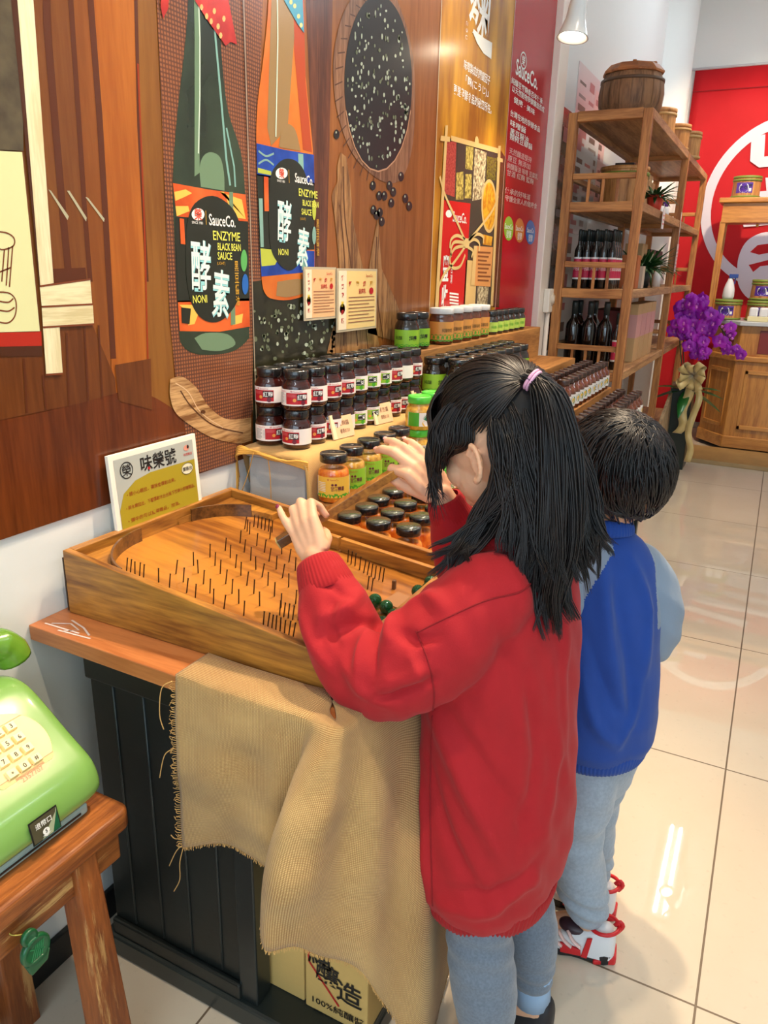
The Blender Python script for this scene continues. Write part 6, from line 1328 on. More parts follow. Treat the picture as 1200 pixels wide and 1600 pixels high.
def strands(name, lines, rad, m_, root, base, bev=1, taper=True):
    """many tapering hair strands as one curve object"""
    c = bpy.data.curves.new(name, 'CURVE'); c.dimensions = '3D'; c.bevel_depth = rad; c.bevel_resolution = bev; c.use_fill_caps = True
    for ln in lines:
        sp = c.splines.new('POLY'); n = len(ln); sp.points.add(n - 1)
        a = np.ones((n, 4), np.float32); a[:, :3] = np.array([tuple(q) for q in ln]) - np.array(tuple(base)); sp.points.foreach_set('co', a.ravel())
        t = np.linspace(0, 1, n); sp.points.foreach_set('radius', (np.minimum(1, .4 + 3 * t) * np.minimum(1, .15 + 3.2 * (1 - t)) if taper else np.ones(n)).astype(np.float32))
    o = bpy.data.objects.new('tmp', c); COL.objects.link(o); bpy.context.view_layer.update()
    me = bpy.data.meshes.new_from_object(o.evaluated_get(bpy.context.evaluated_depsgraph_get())); bpy.data.objects.remove(o); bpy.data.curves.remove(c)
    me.materials.clear(); me.materials.append(m_); me.polygons.foreach_set('use_smooth', [True] * len(me.polygons)); return link(name, me, root)
def bez(pts, n=12):
    """smooth line through points (Vectors), n samples"""
    q = curve_pts([tuple(p) for p in pts], 8); ix = np.linspace(0, len(q) - 1, n); return [Vector(q[int(round(i))]) for i in ix]
def local(me, base):
    P = co_of(me) - np.array(tuple(base), np.float32); set_co(me, P); return me

# ================================================================== girl
GB = V3(.82, .97, 0)
girl = empty('person', GB, 0, 'girl in a red sweatshirt and grey leggings holding the stick over the game', 'person')
GH = Head((.713, 1.042, 1.086), (-.90, .26, -.36), .05, (.090, .074, .092))
LW, RW = V3(.482, .905, .886), V3(.612, 1.082, .962)
m = MB(); head_shapes(m, GH)
chain(m, [GH.p(-.022, 0, -.055), V3(.744, 1.025, .965), V3(.756, 1.015, .90)], [.045, .040, .050])
loft(m, [((.755, 1.012, .91), .06, .045), ((.757, 1.01, .87), .105, .058), ((.765, 1.0, .76), .105, .07), ((.78, .985, .62), .10, .07), ((.79, .98, .52), .105, .08), ((.79, .98, .47), .09, .07)], (-.28, -.96, 0))
chain(m, [V3(.742, .925, .872), V3(.685, .868, .80), V3(.622, .848, .760)], [.036, .028, .024]); chain(m, [V3(.622, .850, .762), V3(.55, .872, .822), LW], [.024, .022, .0185])
chain(m, [V3(.735, 1.10, .875), V3(.70, 1.135, .82), V3(.672, 1.13, .795)], [.040, .036, .032]); chain(m, [V3(.672, 1.13, .795), V3(.645, 1.11, .88), RW], [.032, .028, .0185])
chain(m, [V3(.785, .925, .52), V3(.79, .905, .31), V3(.822, .885, .075)], [.062, .046, .027]); chain(m, [V3(.788, 1.035, .52), V3(.805, 1.048, .31), V3(.853, 1.035, .075)], [.062, .046, .027])
for (x, y) in ((.822, .885), (.853, 1.035)): chain(m, [V3(x + .012, y, .05), V3(x - .03, y, .04), V3(x - .09, y + .005, .028)], [.026, .026, .02])
tl = hand(m, LW, (-.040, .022, .043), (-.25, 1, -.05), True, [(22, 78, 45), (14, 82, 50), (8, 70, 45), (-8, 14, 12)], [2, 0, -2, -9], (-.05, .60, .9), 1.0)
tr_ = hand(m, RW, (-.66, -.12, .66), (-.62, .50, -.40), False, [(48, 78, 40), (22, 30, 22), (16, 24, 20), (10, 24, 20)], [3, 1, -3, -9], (.30, .85, .45), 1.08, .1)
me = fused(m, .0026, 3); me.materials.append(SKIN); local(me, GB); link('body', me, girl)
face_parts(GH, girl, GB)
NAIL = mat('nail_pink', rgb(236, 170, 160), .25); NAILP = mat('nail_polish', rgb(140, 40, 76), .15, coat=.6)
for i, (p_, q, up_, r_) in enumerate(tl + tr_):
    c = p_ - GB - up_ * (r_ * .62) + q * .001; a = q.cross(up_).normalized(); rot = Matrix((tuple(q), tuple(a), tuple(up_))).transposed()
    MB().ball(c, (.0046, .0038, .0016), 12, 8, 0, rot).build('fingernail', NAILP if i == 3 else NAIL, girl)
# sweatshirt
RED = mat('sweatshirt_red', rgb(172, 13, 26), .85, sheen=.05, bump=.12, bscale=500, var=.05, vscale=40); REDR = mat('rib_red', rgb(164, 12, 22), .9, sheen=.04); SEAM = mat('seam_red', rgb(140, 12, 22), .9)
LAT = V3(-.26, -.965, 0)
m = MB()
loft(m, [((.760, 1.012, .938), .050, .046), ((.757, 1.012, .918), .085, .060), ((.757, 1.010, .885), .126, .078), ((.758, 1.005, .83), .136, .094), ((.760, 1.0, .74), .134, .104), ((.765, .995, .62), .134, .108), ((.772, .985, .52), .138, .113), ((.774, .98, .44), .144, .112), ((.776, .975, .385), .142, .106), ((.776, .972, .362), .130, .096), ((.776, .972, .350), .122, .090)], LAT)
chain(m, [V3(.752, .925, .872), V3(.715, .880, .825), V3(.668, .848, .778), V3(.618, .840, .756), V3(.575, .852, .778), V3(.53, .875, .830), V3(.508, .888, .858)], [.066, .070, .070, .062, .060, .052, .040], 22)
chain(m, [V3(.74, 1.10, .875), V3(.70, 1.14, .825), V3(.668, 1.138, .79), V3(.645, 1.12, .83), V3(.632, 1.10, .90), V3(.626, 1.094, .925)], [.062, .062, .055, .050, .042, .036], 22)
me = fused(m, .0042, 8)
def px3(pts, y): return [np.array((at_y(a, b, y)[0], y, at_y(a, b, y)[1])) for a, b in pts]
from mathutils.bvhtree import BVHTree
def tree_of(me): P = co_of(me); return BVHTree.FromPolygons([tuple(q) for q in P], [tuple(p_.vertices) for p_ in me.polygons])
def lay(tree, pts, n=6, off=0.0):
    """trace a line seen in the photo onto the built cloth"""
    out = []
    for a, b in curve_pts(pts, n):
        d = (CR * ((a - 600) / FPX) - CU * ((b - 800) / FPX) + CF).normalized(); h = tree.ray_cast(CAM, d)
        if h[0] is not None: out.append(np.array(tuple(h[0] + h[1] * off)))
    return out
def folds_from(me, specs, k=1.0):
    t = tree_of(me); fold(me, [(q, w_, h * k) for q, w_, h in ((lay(t, p_, 3), w_, h) for p_, w_, h in specs) if len(q) > 1])
folds_from(me, [([(504, 995), (536, 981), (572, 972), (604, 976)], .009, -.012), ([(500, 965), (540, 950), (565, 925)], .012, .010), ([(595, 972), (582, 1008), (586, 1054)], .008, -.014), ([(622, 954), (614, 972), (604, 1010)], .010, .012), ([(575, 985), (562, 1020), (562, 1062)], .010, .011),
                ([(586, 1092), (627, 1083), (675, 1063)], .007, -.012), ([(600, 1070), (640, 1060), (672, 1042)], .011, .008), ([(636, 948), (665, 932), (692, 948)], .010, .009), ([(622, 985), (650, 1000), (682, 995)], .008, -.010), ([(472, 960), (492, 1010), (522, 1052)], .011, .008), ([(520, 935), (513, 975), (528, 1010)], .008, -.009),
                ([(640, 1020), (655, 1050), (672, 1082)], .009, .007), ([(500, 905), (520, 915), (548, 940)], .008, -.006), ([(535, 1035), (560, 1075), (600, 1100)], .010, .007)])
folds_from(me, [([(676, 1120), (720, 1220), (785, 1330), (840, 1390)], .018, .012), ([(700, 1110), (755, 1200), (825, 1300)], .014, -.010), ([(668, 1180), (700, 1300), (752, 1400)], .012, -.009), ([(862, 1060), (868, 1180), (852, 1300)], .014, .009), ([(822, 1050), (836, 1180), (818, 1300)], .012, -.009), ([(655, 1140), (662, 1280), (668, 1410)], .010, .007), ([(730, 1010), (790, 1100), (838, 1220)], .018, .006),
                ([(690, 1415), (760, 1425), (830, 1370)], .013, .011), ([(700, 1390), (770, 1395), (840, 1340)], .010, -.006), ([(780, 980), (800, 1080), (790, 1200)], .014, -.005), ([(884, 980), (878, 1100), (884, 1220)], .012, .006)])
F_ = []
F_.append(([np.array((.735, .935, .80)), np.array((.71, .90, .765)), np.array((.67, .90, .74))], .016, -.008))
fold(me, F_); sm_me = me
# loosen with broad cloth waves
P, N = co_of(me), no_of(me); D = .0022 * np.sin(P[:, 0] * 46 + P[:, 2] * 31) * np.sin(P[:, 1] * 52 - P[:, 2] * 23) + .0010 * np.sin(P[:, 0] * 120 + P[:, 2] * 70 + P[:, 1] * 95); set_co(me, P + N * D[:, None])
me.materials.append(RED); GP_, GN_ = co_of(me).copy(), no_of(me).copy(); local(me, GB); sweat = link('sweatshirt', me, girl)
def ribbed(name, a, b, ra, rb, m_, root, base, ribs=44, lat=None, n=176, flat=1.0):
    """knitted rib band between two centres"""
    a, b = Vector(a), Vector(b); ax = (b - a).normalized(); u = Vector(lat).normalized() if lat is not None else ax.orthogonal().normalized(); u = (u - ax * u.dot(ax)).normalized(); v = ax.cross(u); P = []
    for t, k in ((0, .93), (.06, 1.0), (.3, 1.03), (.7, 1.03), (.94, 1.0), (1, .92), (1, .84)):
        r_ = ra + (rb - ra) * t; c = a.lerp(b, t)
        P.append([c + u * (r_ * k * math.cos(q) * (1 + .012 * math.cos(q * ribs))) + v * (r_ * k * flat * math.sin(q) * (1 + .012 * math.cos(q * ribs))) - base for q in [2 * PI * i / n for i in range(n + 1)]])
    return MB().grid(P).build(name, m_, root, clean=True)
ribbed('cuff', V3(.522, .880, .842), V3(.486, .902, .882), .045, .033, REDR, girl, GB); ribbed('cuff', V3(.628, 1.096, .918), V3(.615, 1.084, .956), .037, .029, REDR, girl, GB)
ribbed('hem_band', V3(.776, .972, .374), V3(.777, .966, .322), .128, .114, REDR, girl, GB, 90, LAT, 360, .80); ribbed('neck_band', V3(.759, 1.014, .925), V3(.753, 1.018, .950), .058, .050, REDR, girl, GB, 50, LAT, 200, .9)
def on_surface(pts, GP, GN, off=.0014):
    """lay a line onto the cloth: nearest surface points"""
    out = []
    for q in pts: i = int(np.argmin(((GP - np.array(tuple(q))) ** 2).sum(1))); out.append(Vector(GP[i]) + Vector(GN[i]) * off)
    for _ in range(1): out = [out[0]] + [(out[i - 1] + out[i] * 2 + out[i + 1]) / 4 for i in range(1, len(out) - 1)] + [out[-1]]
    return out
tr2 = BVHTree.FromPolygons([tuple(q) for q in GP_], [tuple(p_.vertices) for p_ in sweat.data.polygons])
for pts in ([(835, 905), (812, 925), (760, 938), (705, 962), (652, 988)], [(650, 986), (668, 1030), (678, 1080), (676, 1112)], [(676, 1118), (673, 1200), (673, 1300), (676, 1415)]):
    MB().tube([Vector(tuple(q)) - GB for q in lay(tr2, pts, 10, .0002)], .0013, 6).build('seam', SEAM, girl)
# leggings, socks, shoes
LEG = mat('leggings_grey', rgb(112, 124, 140), .9, sheen=.3, var=.22, vscale=240, bump=.06, bscale=500); SOCK = mat('sock_blue', rgb(150, 176, 206), .9); SHOEK = mat('shoe_black', rgb(24, 26, 34), .5)
m = MB()
chain(m, [V3(.785, .93, .50), V3(.785, .912, .38), V3(.787, .903, .30), V3(.806, .893, .20), V3(.820, .886, .115)], [.060, .056, .053, .053, .038], 22, True); chain(m, [V3(.788, 1.03, .50), V3(.795, 1.040, .38), V3(.806, 1.047, .30), V3(.834, 1.042, .20), V3(.850, 1.036, .115)], [.060, .056, .052, .052, .037], 22, True)
me = fused(m, .0045, 6); P, N = co_of(me), no_of(me); D = .0016 * np.sin(P[:, 2] * 150 + P[:, 1] * 30) * np.exp(-((P[:, 2] - .30) / .07) ** 2) + .0018 * np.sin(P[:, 2] * 210 + P[:, 0] * 40) * np.exp(-((P[:, 2] - .13) / .04) ** 2); set_co(me, P + N * D[:, None])
me.materials.append(LEG); local(me, GB); link('leggings', me, girl)
def shoe(root, base, x, y, ang, L, w_, mats, parts):
    """low trainer: sole, upper; heel at (x, y), pointing along ang"""
    c, s = math.cos(ang), math.sin(ang); T = lambda f, l, z: V3(x + c * f - s * l, y + s * f + c * l, z) - base
    def outline(k, grow=0): return [(f * L, (w_ * ww + grow) * sg) for f, ww, sg in ([(f, ww, 1) for f, ww in k] + [(f, ww, -1) for f, ww in k[::-1]])]
    K = [(-.03, .18), (.0, .62), (.08, .80), (.25, .78), (.45, .78), (.62, .94), (.80, .94), (.92, .70), (1.0, .26)]
    ring = outline(K); n = len(ring)
    MB().add([T(f, l, .0) for f, l in ring] + [T(f, l, .020 + (.010 if f > .9 * L else 0) + (.006 if f < .2 * L else 0)) for f, l in ring], [tuple(range(n))[::-1], tuple(range(n, 2 * n))] + [(i, (i + 1) % n, n + (i + 1) % n, n + i) for i in range(n)]).build('sole', mats[0], root, .004, 3)
    ST = [(-.035, .30, .048), (-.02, .52, .064), (.02, .70, .074), (.10, .80, .077), (.22, .82, .072), (.34, .82, .064), (.46, .84, .054), (.60, .92, .043), (.76, .94, .034), (.90, .74, .026), (.97, .46, .021), (1.0, .2, .018)]; P = []
    for f, ww, h in ST:
        P.append([T(f * L, w_ * ww * math.copysign(abs(math.cos(t)) ** .62, math.cos(t)), .013 + (h - .013) * math.sin(t) ** .8) for t in [PI * i / 18 for i in range(19)]])
    m = MB().grid(P); n0 = len(P[0]); m.f += [tuple(range(n0)), tuple(len(m.v) - n0 + i for i in range(n0))[::-1]]; m.mi += [0, 0]; m.sm += [False, False]
    m.build('upper', mats[1], root, clean=True, sub=1)
    return T
for (x, y, sx, sy) in ((.857, .882, .822, .885), (.890, 1.035, .853, 1.036)):
    T = shoe(girl, GB, x, y, PI - .04, .185, .036, (SHOEK, SHOEK), None)
    MB().tube([V3(sx + .002, sy, .060) - GB, V3(sx, sy, .085) - GB, V3(sx - .002, sy, .125) - GB], [.033, .0315, .034], 20).build('sock', SOCK, girl)
# hair
TIE = GH.loc(V3(.764, 1.000, 1.172))
def headline(d0, d1, k0, k1, n=12, lift=.0):
    d0, d1 = Vector(d0).normalized(), Vector(d1).normalized(); w_ = d0.angle(d1) + 1e-6; out = []
    for i in range(n):
        t = i / (n - 1); d = (d0 * math.sin((1 - t) * w_) + d1 * math.sin(t * w_)) / math.sin(w_); out.append(GH.surf(d, k0 + (k1 - k0) * t + lift * math.sin(PI * t)))
    return out
def jit(v, a): return Vector(v) + Vector((random.gauss(0, a), random.gauss(0, a), random.gauss(0, a)))
TP = GH.p(*TIE); lines = []
for i in range(900):        # swept up from the hairline to the tie
    a = random.uniform(-PI, PI); d0 = Vector((math.cos(a) * .92, math.sin(a), .0 + .50 * max(0, math.cos(a)) + (random.uniform(-.05, .55) if math.sin(a) > 0 else random.uniform(-.1, .4))))
    if math.cos(a) < -.55: continue
    ln = headline(d0, TIE, 1.06 + random.uniform(0, .05), 1.14, 13, .05 + random.uniform(-.02, .035)); ln.append(jit(TP, .003)); lines.append(ln)
def fall(root, mids, end, w_=.004, n=15):
    ph = random.uniform(0, 6); amp = random.uniform(.001, w_); pts = bez([root] + mids + [end], n)
    return [p_ + V3(math.sin(ph + i * .8), math.cos(ph + i * .7), 0) * (amp * i / n) for i, p_ in enumerate(pts)]
PONY = [(V3(.790, .998, 1.158), .016), (V3(.812, .990, 1.105), .030), (V3(.824, .982, 1.03), .040), (V3(.828, .975, .955), .044), (V3(.826, .965, .885), .034)]
def clump(root, mids, end, n, r0, r1, wave=.006, spread_root=.004):
    """a lock: strands that share one wavy path and close up towards the tip"""
    ph, am = random.uniform(0, 6), random.uniform(.3, 1) * wave; pts = bez([root] + mids + [end], 17); out = []
    for _ in range(n):
        o = V3(random.gauss(0, 1), random.gauss(0, 1), random.gauss(0, .6)); j0 = random.gauss(0, spread_root); cut = random.choice((17, 17, 17, 16, 15, 14)); k_ = random.uniform(.85, 1.1)
        out.append([p_ + V3(math.sin(ph + i * .55), math.cos(ph + i * .5), 0) * (am * k_ * i / 16) + o * (r0 + (r1 - r0) * (i / 16)) * min(1, i / 3 + .25) for i, p_ in enumerate(pts[:cut])])
    return out
for i in range(64):         # half pony tail from the tie
    a, r_ = random.uniform(0, 2 * PI), math.sqrt(random.random()); mids = [c + V3(.75 * math.cos(a + .12 * k), math.sin(a + .12 * k), 0) * (w_ * r_) for k, (c, w_) in enumerate(PONY)]
    cut = random.choice((4, 4, 5, 5)); end = mids[cut - 1] + V3(random.uniform(-.010, .026), random.uniform(-.02, .01), -random.uniform(.02, .06))
    lines += clump(jit(TP, .004), mids[:cut], end, 26, .0045, .0022)
for i in range(96):         # loose lower hair: roots behind the ears and round the back below the gathered part
    a = random.uniform(2.12, 2 * PI - 1.75) if i % 3 else random.uniform(2.12, 2.7); d0 = Vector((math.cos(a), math.sin(a), random.uniform(-.45, .34))); r_ = GH.surf(d0, 1.06 + random.uniform(0, .05))
    back = max(0, -math.cos(a)); side = math.sin(a)
    o = (r_ - GH.c); o.z = 0; o = o.normalized()
    m1 = r_ + o * (.008 + .014 * random.random()) + V3(.014, 0, -.055); m2 = m1 + o * .003 + V3(.014 + .010 * back, -.004 * side, -.065)
    flip = random.random() ** 3
    end = m2 + V3(-.004 + .012 * back + random.uniform(-.015, .015) + .022 * flip, -.010 * side + random.uniform(-.02, .012), -.045 - .05 * random.random() + .02 * flip)
    if side > .55 and random.random() < .35: m2 = V3(.722, .948, .962) + V3(random.uniform(-.02, .03), random.uniform(-.012, .012), 0); end = V3(.668, .912, .915) + V3(random.uniform(-.02, .06), random.uniform(-.02, .01), random.uniform(-.025, .02))
    lines += clump(r_, [m1, m2], end, 26, .0050, .0020, .008)
for i in range(34):         # hair over the temple, tucked back behind the ear
    t = random.random(); r_ = GH.surf(Vector((.30 - .75 * t, .75, .62)), 1.07)
    lines += clump(r_, [GH.p(.058 - .070 * t, .078, .020), GH.p(.064 - .060 * t + random.uniform(-.006, .006), .080, -.008 - .006 * t)], GH.p(.072 - .030 * t + random.uniform(-.01, .012), .074, -.050 + .040 * t + random.uniform(-.014, .01)), 20, .0040, .0022, .003)
for i in range(420):        # fringe and front side locks
    l_ = random.uniform(-.064, .070); r_ = GH.p(.040 + random.uniform(-.012, .012), l_ * .55, .088 + random.uniform(-.004, .01)); f_ = math.sqrt(max(.15, 1 - (l_ / .085) ** 2))
    dn_ = random.uniform(-.035, -.005) if abs(l_) < .05 else random.uniform(-.075, -.02)
    lines.append(bez([r_, GH.p(.088 * f_ + .012, l_ * .9, .058), GH.p(.101 * f_ + .006, l_ * 1.03, .020), GH.p(.104 * f_ + .006 + random.uniform(-.004, .006), l_ * 1.05 + random.uniform(-.006, .006), dn_)], 11))
for i in range(46):         # thin wisps in front of the ear and down the cheek
    lines.append(bez([GH.p(.045, .072, .035), GH.p(.070 + random.uniform(-.008, .014), .072, -.005), GH.p(.082 + random.uniform(-.010, .016), .062 + random.uniform(-.004, .006), -.045), GH.p(.084 + random.uniform(-.012, .03), .058 + random.uniform(-.006, .012), -.085 + random.uniform(-.03, .03))], 10))
m = MB(); m.ball(GH.c + GH.F * -.006 + GH.U * .006, (.0915, .0775, .0965), 36, 24, 0, GH.M)
chain(m, [V3(.776, 1.0, 1.14), V3(.806, .99, 1.09), V3(.820, .985, 1.02), V3(.824, .978, .95), V3(.824, .970, .90)], [.018, .024, .030, .030, .014], 18)
chain(m, [GH.p(-.055, .026, -.01), V3(.778, .985, 1.0), V3(.788, .975, .94)], [.038, .028, .012], 18); chain(m, [GH.p(-.05, -.02, -.01), V3(.785, 1.05, 1.0), V3(.795, 1.06, .92)], [.052, .046, .024], 18); chain(m, [GH.p(-.06, 0, .0), V3(.80, 1.01, 1.02), V3(.812, 1.01, .93)], [.048, .046, .030], 18)
me = fused(m, .005, 6)
P = co_of(me); Q = (P - np.array(tuple(GH.c))) @ np.array([tuple(GH.F), tuple(GH.L), tuple(GH.U)]).T     # keep the face clear
face = (Q[:, 0] > .015) & (Q[:, 2] < .045) & (np.linalg.norm(Q, axis=1) < .12)
P[face] = P[face] + (np.array(tuple(GH.c - GH.F * .02)) - P[face]) * np.clip((.045 - Q[face, 2]) / .03, 0, 1)[:, None] * .35
side = (np.abs(Q[:, 1]) > .04) & (Q[:, 2] < .012) & (Q[:, 2] > -.075) & (Q[:, 0] > -.032) & (Q[:, 0] < .06); P[side] = P[side] + (np.array(tuple(GH.c)) - P[side]) * .22
set_co(me, P); me.materials.append(HAIRB); local(me, GB); hair = link('hair', me, girl)
strands('hair_strands', lines, .00125, HAIRS, hair, GB)
m = MB(); ax = (V3(.794, .998, 1.155) - TP).normalized(); e1 = ax.orthogonal().normalized(); e2 = ax.cross(e1)
for s_ in (-.004, .0005): m.tube([TP + ax * (.008 + s_) + e1 * (.0145 * math.cos(t)) + e2 * (.0145 * math.sin(t)) - GB for t in [2 * PI * k / 28 for k in range(29)]], .0022, 8)
m.build('hair_tie', mat('tie_pink', rgb(236, 176, 206), .6), girl)

# ================================================================== boy
BB = V3(.92, 1.30, 0)
boy = empty('person', BB, 0, 'little boy in a blue and grey sweatshirt standing beyond the girl', 'person')
BH = Head((.872, 1.335, .982), (-.72, .64, -.20), -.10, (.090, .080, .086))
m = MB(); head_shapes(m, BH)
chain(m, [BH.p(-.02, .0, -.05), V3(.862, 1.315, .885), V3(.868, 1.31, .84)], [.044, .038, .046])
BL = V3(-.64, -.77, 0)
loft(m, [((.868, 1.31, .845), .05, .045), ((.872, 1.308, .80), .095, .058), ((.885, 1.305, .68), .092, .07), ((.90, 1.30, .52), .085, .066), ((.905, 1.30, .45), .070, .055)], BL)
sh_l, sh_r = V3(.872, 1.308, .79) + BL * .098, V3(.872, 1.308, .79) - BL * .098
chain(m, [sh_r, V3(.962, 1.385, .70), V3(.955, 1.40, .62)], [.034, .030, .026]); chain(m, [V3(.955, 1.40, .62), V3(.945, 1.42, .61)], [.026, .018])
chain(m, [sh_l, V3(.80, 1.215, .69), V3(.765, 1.24, .62)], [.034, .030, .024]); BRW, BLW = V3(.935, 1.435, .60), V3(.748, 1.28, .60)
chain(m, [V3(.955, 1.40, .62), BRW], [.026, .018]); chain(m, [V3(.765, 1.24, .62), BLW], [.024, .018])
hand(m, BRW, (-.5, .5, -.25), (-.6, -.3, .2), False, [(20, 30, 25)] * 4, [5, 1, -3, -8], (.6, .6, .5), .78); hand(m, BLW, (-.3, .6, -.1), (.3, .2, -.6), True, [(20, 30, 25)] * 4, [5, 1, -3, -8], (.6, .6, .5), .78)
chain(m, [V3(.905, 1.275, .44), V3(.897, 1.255, .26), V3(.940, 1.250, .07)], [.040, .038, .026]); chain(m, [V3(.908, 1.325, .44), V3(.905, 1.355, .26), V3(.922, 1.356, .07)], [.040, .038, .026])
for (x, y) in ((.940, 1.250), (.922, 1.356)): chain(m, [V3(x + .01, y, .05), V3(x - .03, y, .045), V3(x - .075, y - .008, .03)], [.024, .024, .018])
me = fused(m, .0030, 3); me.materials.append(SKIN); local(me, BB); link('body', me, boy); face_parts(BH, boy, BB)
BLUE = mat('sweat_blue', rgb(20, 66, 150), .85, sheen=.1, bump=.1, bscale=500, var=.06, vscale=30); GREYS = mat('raglan_grey', rgb(132, 146, 164), .85, sheen=.1, bump=.1, bscale=500); BLUER = mat('rib_blue', rgb(20, 66, 150), .9, sheen=.1)
m = MB()
loft(m, [((.866, 1.312, .872), .050, .044), ((.868, 1.310, .852), .075, .055), ((.870, 1.309, .815), .106, .068), ((.878, 1.306, .74), .112, .082), ((.890, 1.303, .62), .112, .090), ((.900, 1.300, .52), .112, .094), ((.905, 1.298, .47), .105, .088), ((.906, 1.298, .445), .096, .078)], BL)
me = fused(m, .0030, 14)
SH = 30
folds_from(me, [([(x + SH, y) for x, y in q], w_, h) for q, w_, h in (([(945, 880), (952, 1000), (978, 1140)], .014, .010), ([(988, 880), (1015, 960), (1008, 1060)], .012, .009), ([(962, 930), (985, 1040), (990, 1130)], .013, -.008), ([(912, 1060), (930, 1140), (965, 1175)], .012, .009), ([(920, 1000), (945, 1080), (985, 1150)], .011, -.006), ([(1000, 1080), (990, 1130), (970, 1170)], .010, .007))])
P, N = co_of(me), no_of(me); set_co(me, P + N * (.0018 * np.sin(P[:, 0] * 60 + P[:, 2] * 38) * np.sin(P[:, 1] * 55 - P[:, 2] * 27))[:, None])
me.materials.append(BLUE); me.materials.append(GREYS)
BP_, BN_ = co_of(me).copy(), no_of(me).copy()
# raglan shoulders: the grey panels run from the collar to the armpit
lat = np.array(tuple(BL)); lc = (BP_ - np.array((.872, 1.308, .80))) @ lat
edge = np.interp(BP_[:, 2], [.69, .72, .78, .84, .87], [.815, .846, .868, .892, .905])
mask = ((BP_[:, 0] < edge) & (lc > .02) & (BP_[:, 2] > .69)) | ((lc < -.078) & (BP_[:, 2] > .70))
mi_ = []
for pol in me.polygons: mi_.append(1 if mask[pol.vertices[0]] or mask[pol.vertices[2]] else 0)
me.polygons.foreach_set('material_index', mi_); local(me, BB); link('sweatshirt', me, boy)
for sh, pts, rad in ((1, [sh_l + V3(.01, .008, -.004), V3(.808, 1.212, .72), V3(.785, 1.212, .66), V3(.768, 1.238, .625), V3(.756, 1.26, .608)], [.054, .056, .052, .042, .032]), (-1, [sh_r + V3(-.008, -.01, -.004), V3(.957, 1.383, .735), V3(.968, 1.388, .675), V3(.962, 1.398, .632), V3(.948, 1.418, .610)], [.052, .054, .052, .046, .034])):
    m = MB(); chain(m, pts, rad, 20); me = fused(m, .0045, 6); P, N = co_of(me), no_of(me); set_co(me, P + N * (.0014 * np.sin(P[:, 2] * 110 + P[:, 0] * 60 + P[:, 1] * 50))[:, None]); me.materials.append(GREYS); local(me, BB); link('sleeve', me, boy)
    ribbed('cuff', pts[-2].lerp(pts[-1], .4), pts[-1] + (pts[-1] - pts[-2]) * .55, .034, .024, GREYS, boy, BB, 36)
ribbed('hem_band', V3(.905, 1.298, .462), V3(.906, 1.298, .425), .100, .092, BLUER, boy, BB, 80, BL, 320, .84); ribbed('neck_band', V3(.868, 1.311, .862), V3(.864, 1.316, .892), .056, .050, BLUER, boy, BB, 50, BL, 200, .9)
NK = [V3(.865 + .047 * math.cos(t), 1.316 + .047 * math.sin(t), .888 + .006 * math.sin(t)) - BB for t in [2 * PI * k / 40 for k in range(41)]]; MB().tube(NK, .0013, 6).build('necklace', mat('cord_dark', rgb(70, 54, 44), .6), boy)
PANT = mat('pants_grey', rgb(156, 168, 182), .9, sheen=.3, var=.14, vscale=160, bump=.08, bscale=400)
m = MB(); loft(m, [((.905, 1.298, .485), .074, .056), ((.904, 1.299, .455), .086, .066), ((.902, 1.300, .41), .090, .070), ((.900, 1.302, .36), .082, .064), ((.90, 1.304, .33), .06, .05)], BL); chain(m, [V3(.906, 1.285, .46), V3(.898, 1.262, .36), V3(.890, 1.255, .26), V3(.918, 1.252, .15), V3(.936, 1.250, .098)], [.050, .060, .056, .050, .040], 22); chain(m, [V3(.906, 1.318, .46), V3(.912, 1.345, .36), V3(.904, 1.355, .26), V3(.914, 1.357, .15), V3(.921, 1.356, .098)], [.050, .056, .052, .046, .038], 22)
me = fused(m, .0045, 5); P, N = co_of(me), no_of(me); D = .0045 * np.sin(P[:, 2] * 190 + P[:, 0] * 60 + P[:, 1] * 20) * np.exp(-((P[:, 2] - .12) / .035) ** 2) + .003 * np.sin(P[:, 2] * 90 + P[:, 0] * 50 - P[:, 1] * 60) * np.exp(-((P[:, 2] - .28) / .08) ** 2); set_co(me, P + N * D[:, None]); me.materials.append(PANT); local(me, BB); link('trousers', me, boy)
SHW = mat('shoe_white', rgb(226, 226, 228), .3, coat=.3); SHR = mat('shoe_red', rgb(206, 26, 34), .4); SHK = mat('shoe_sole_black', rgb(28, 28, 30), .5); SHP = mat('shoe_pink', rgb(232, 196, 190), .4); SHD = mat('shoe_dark_panel', rgb(52, 30, 40), .4)
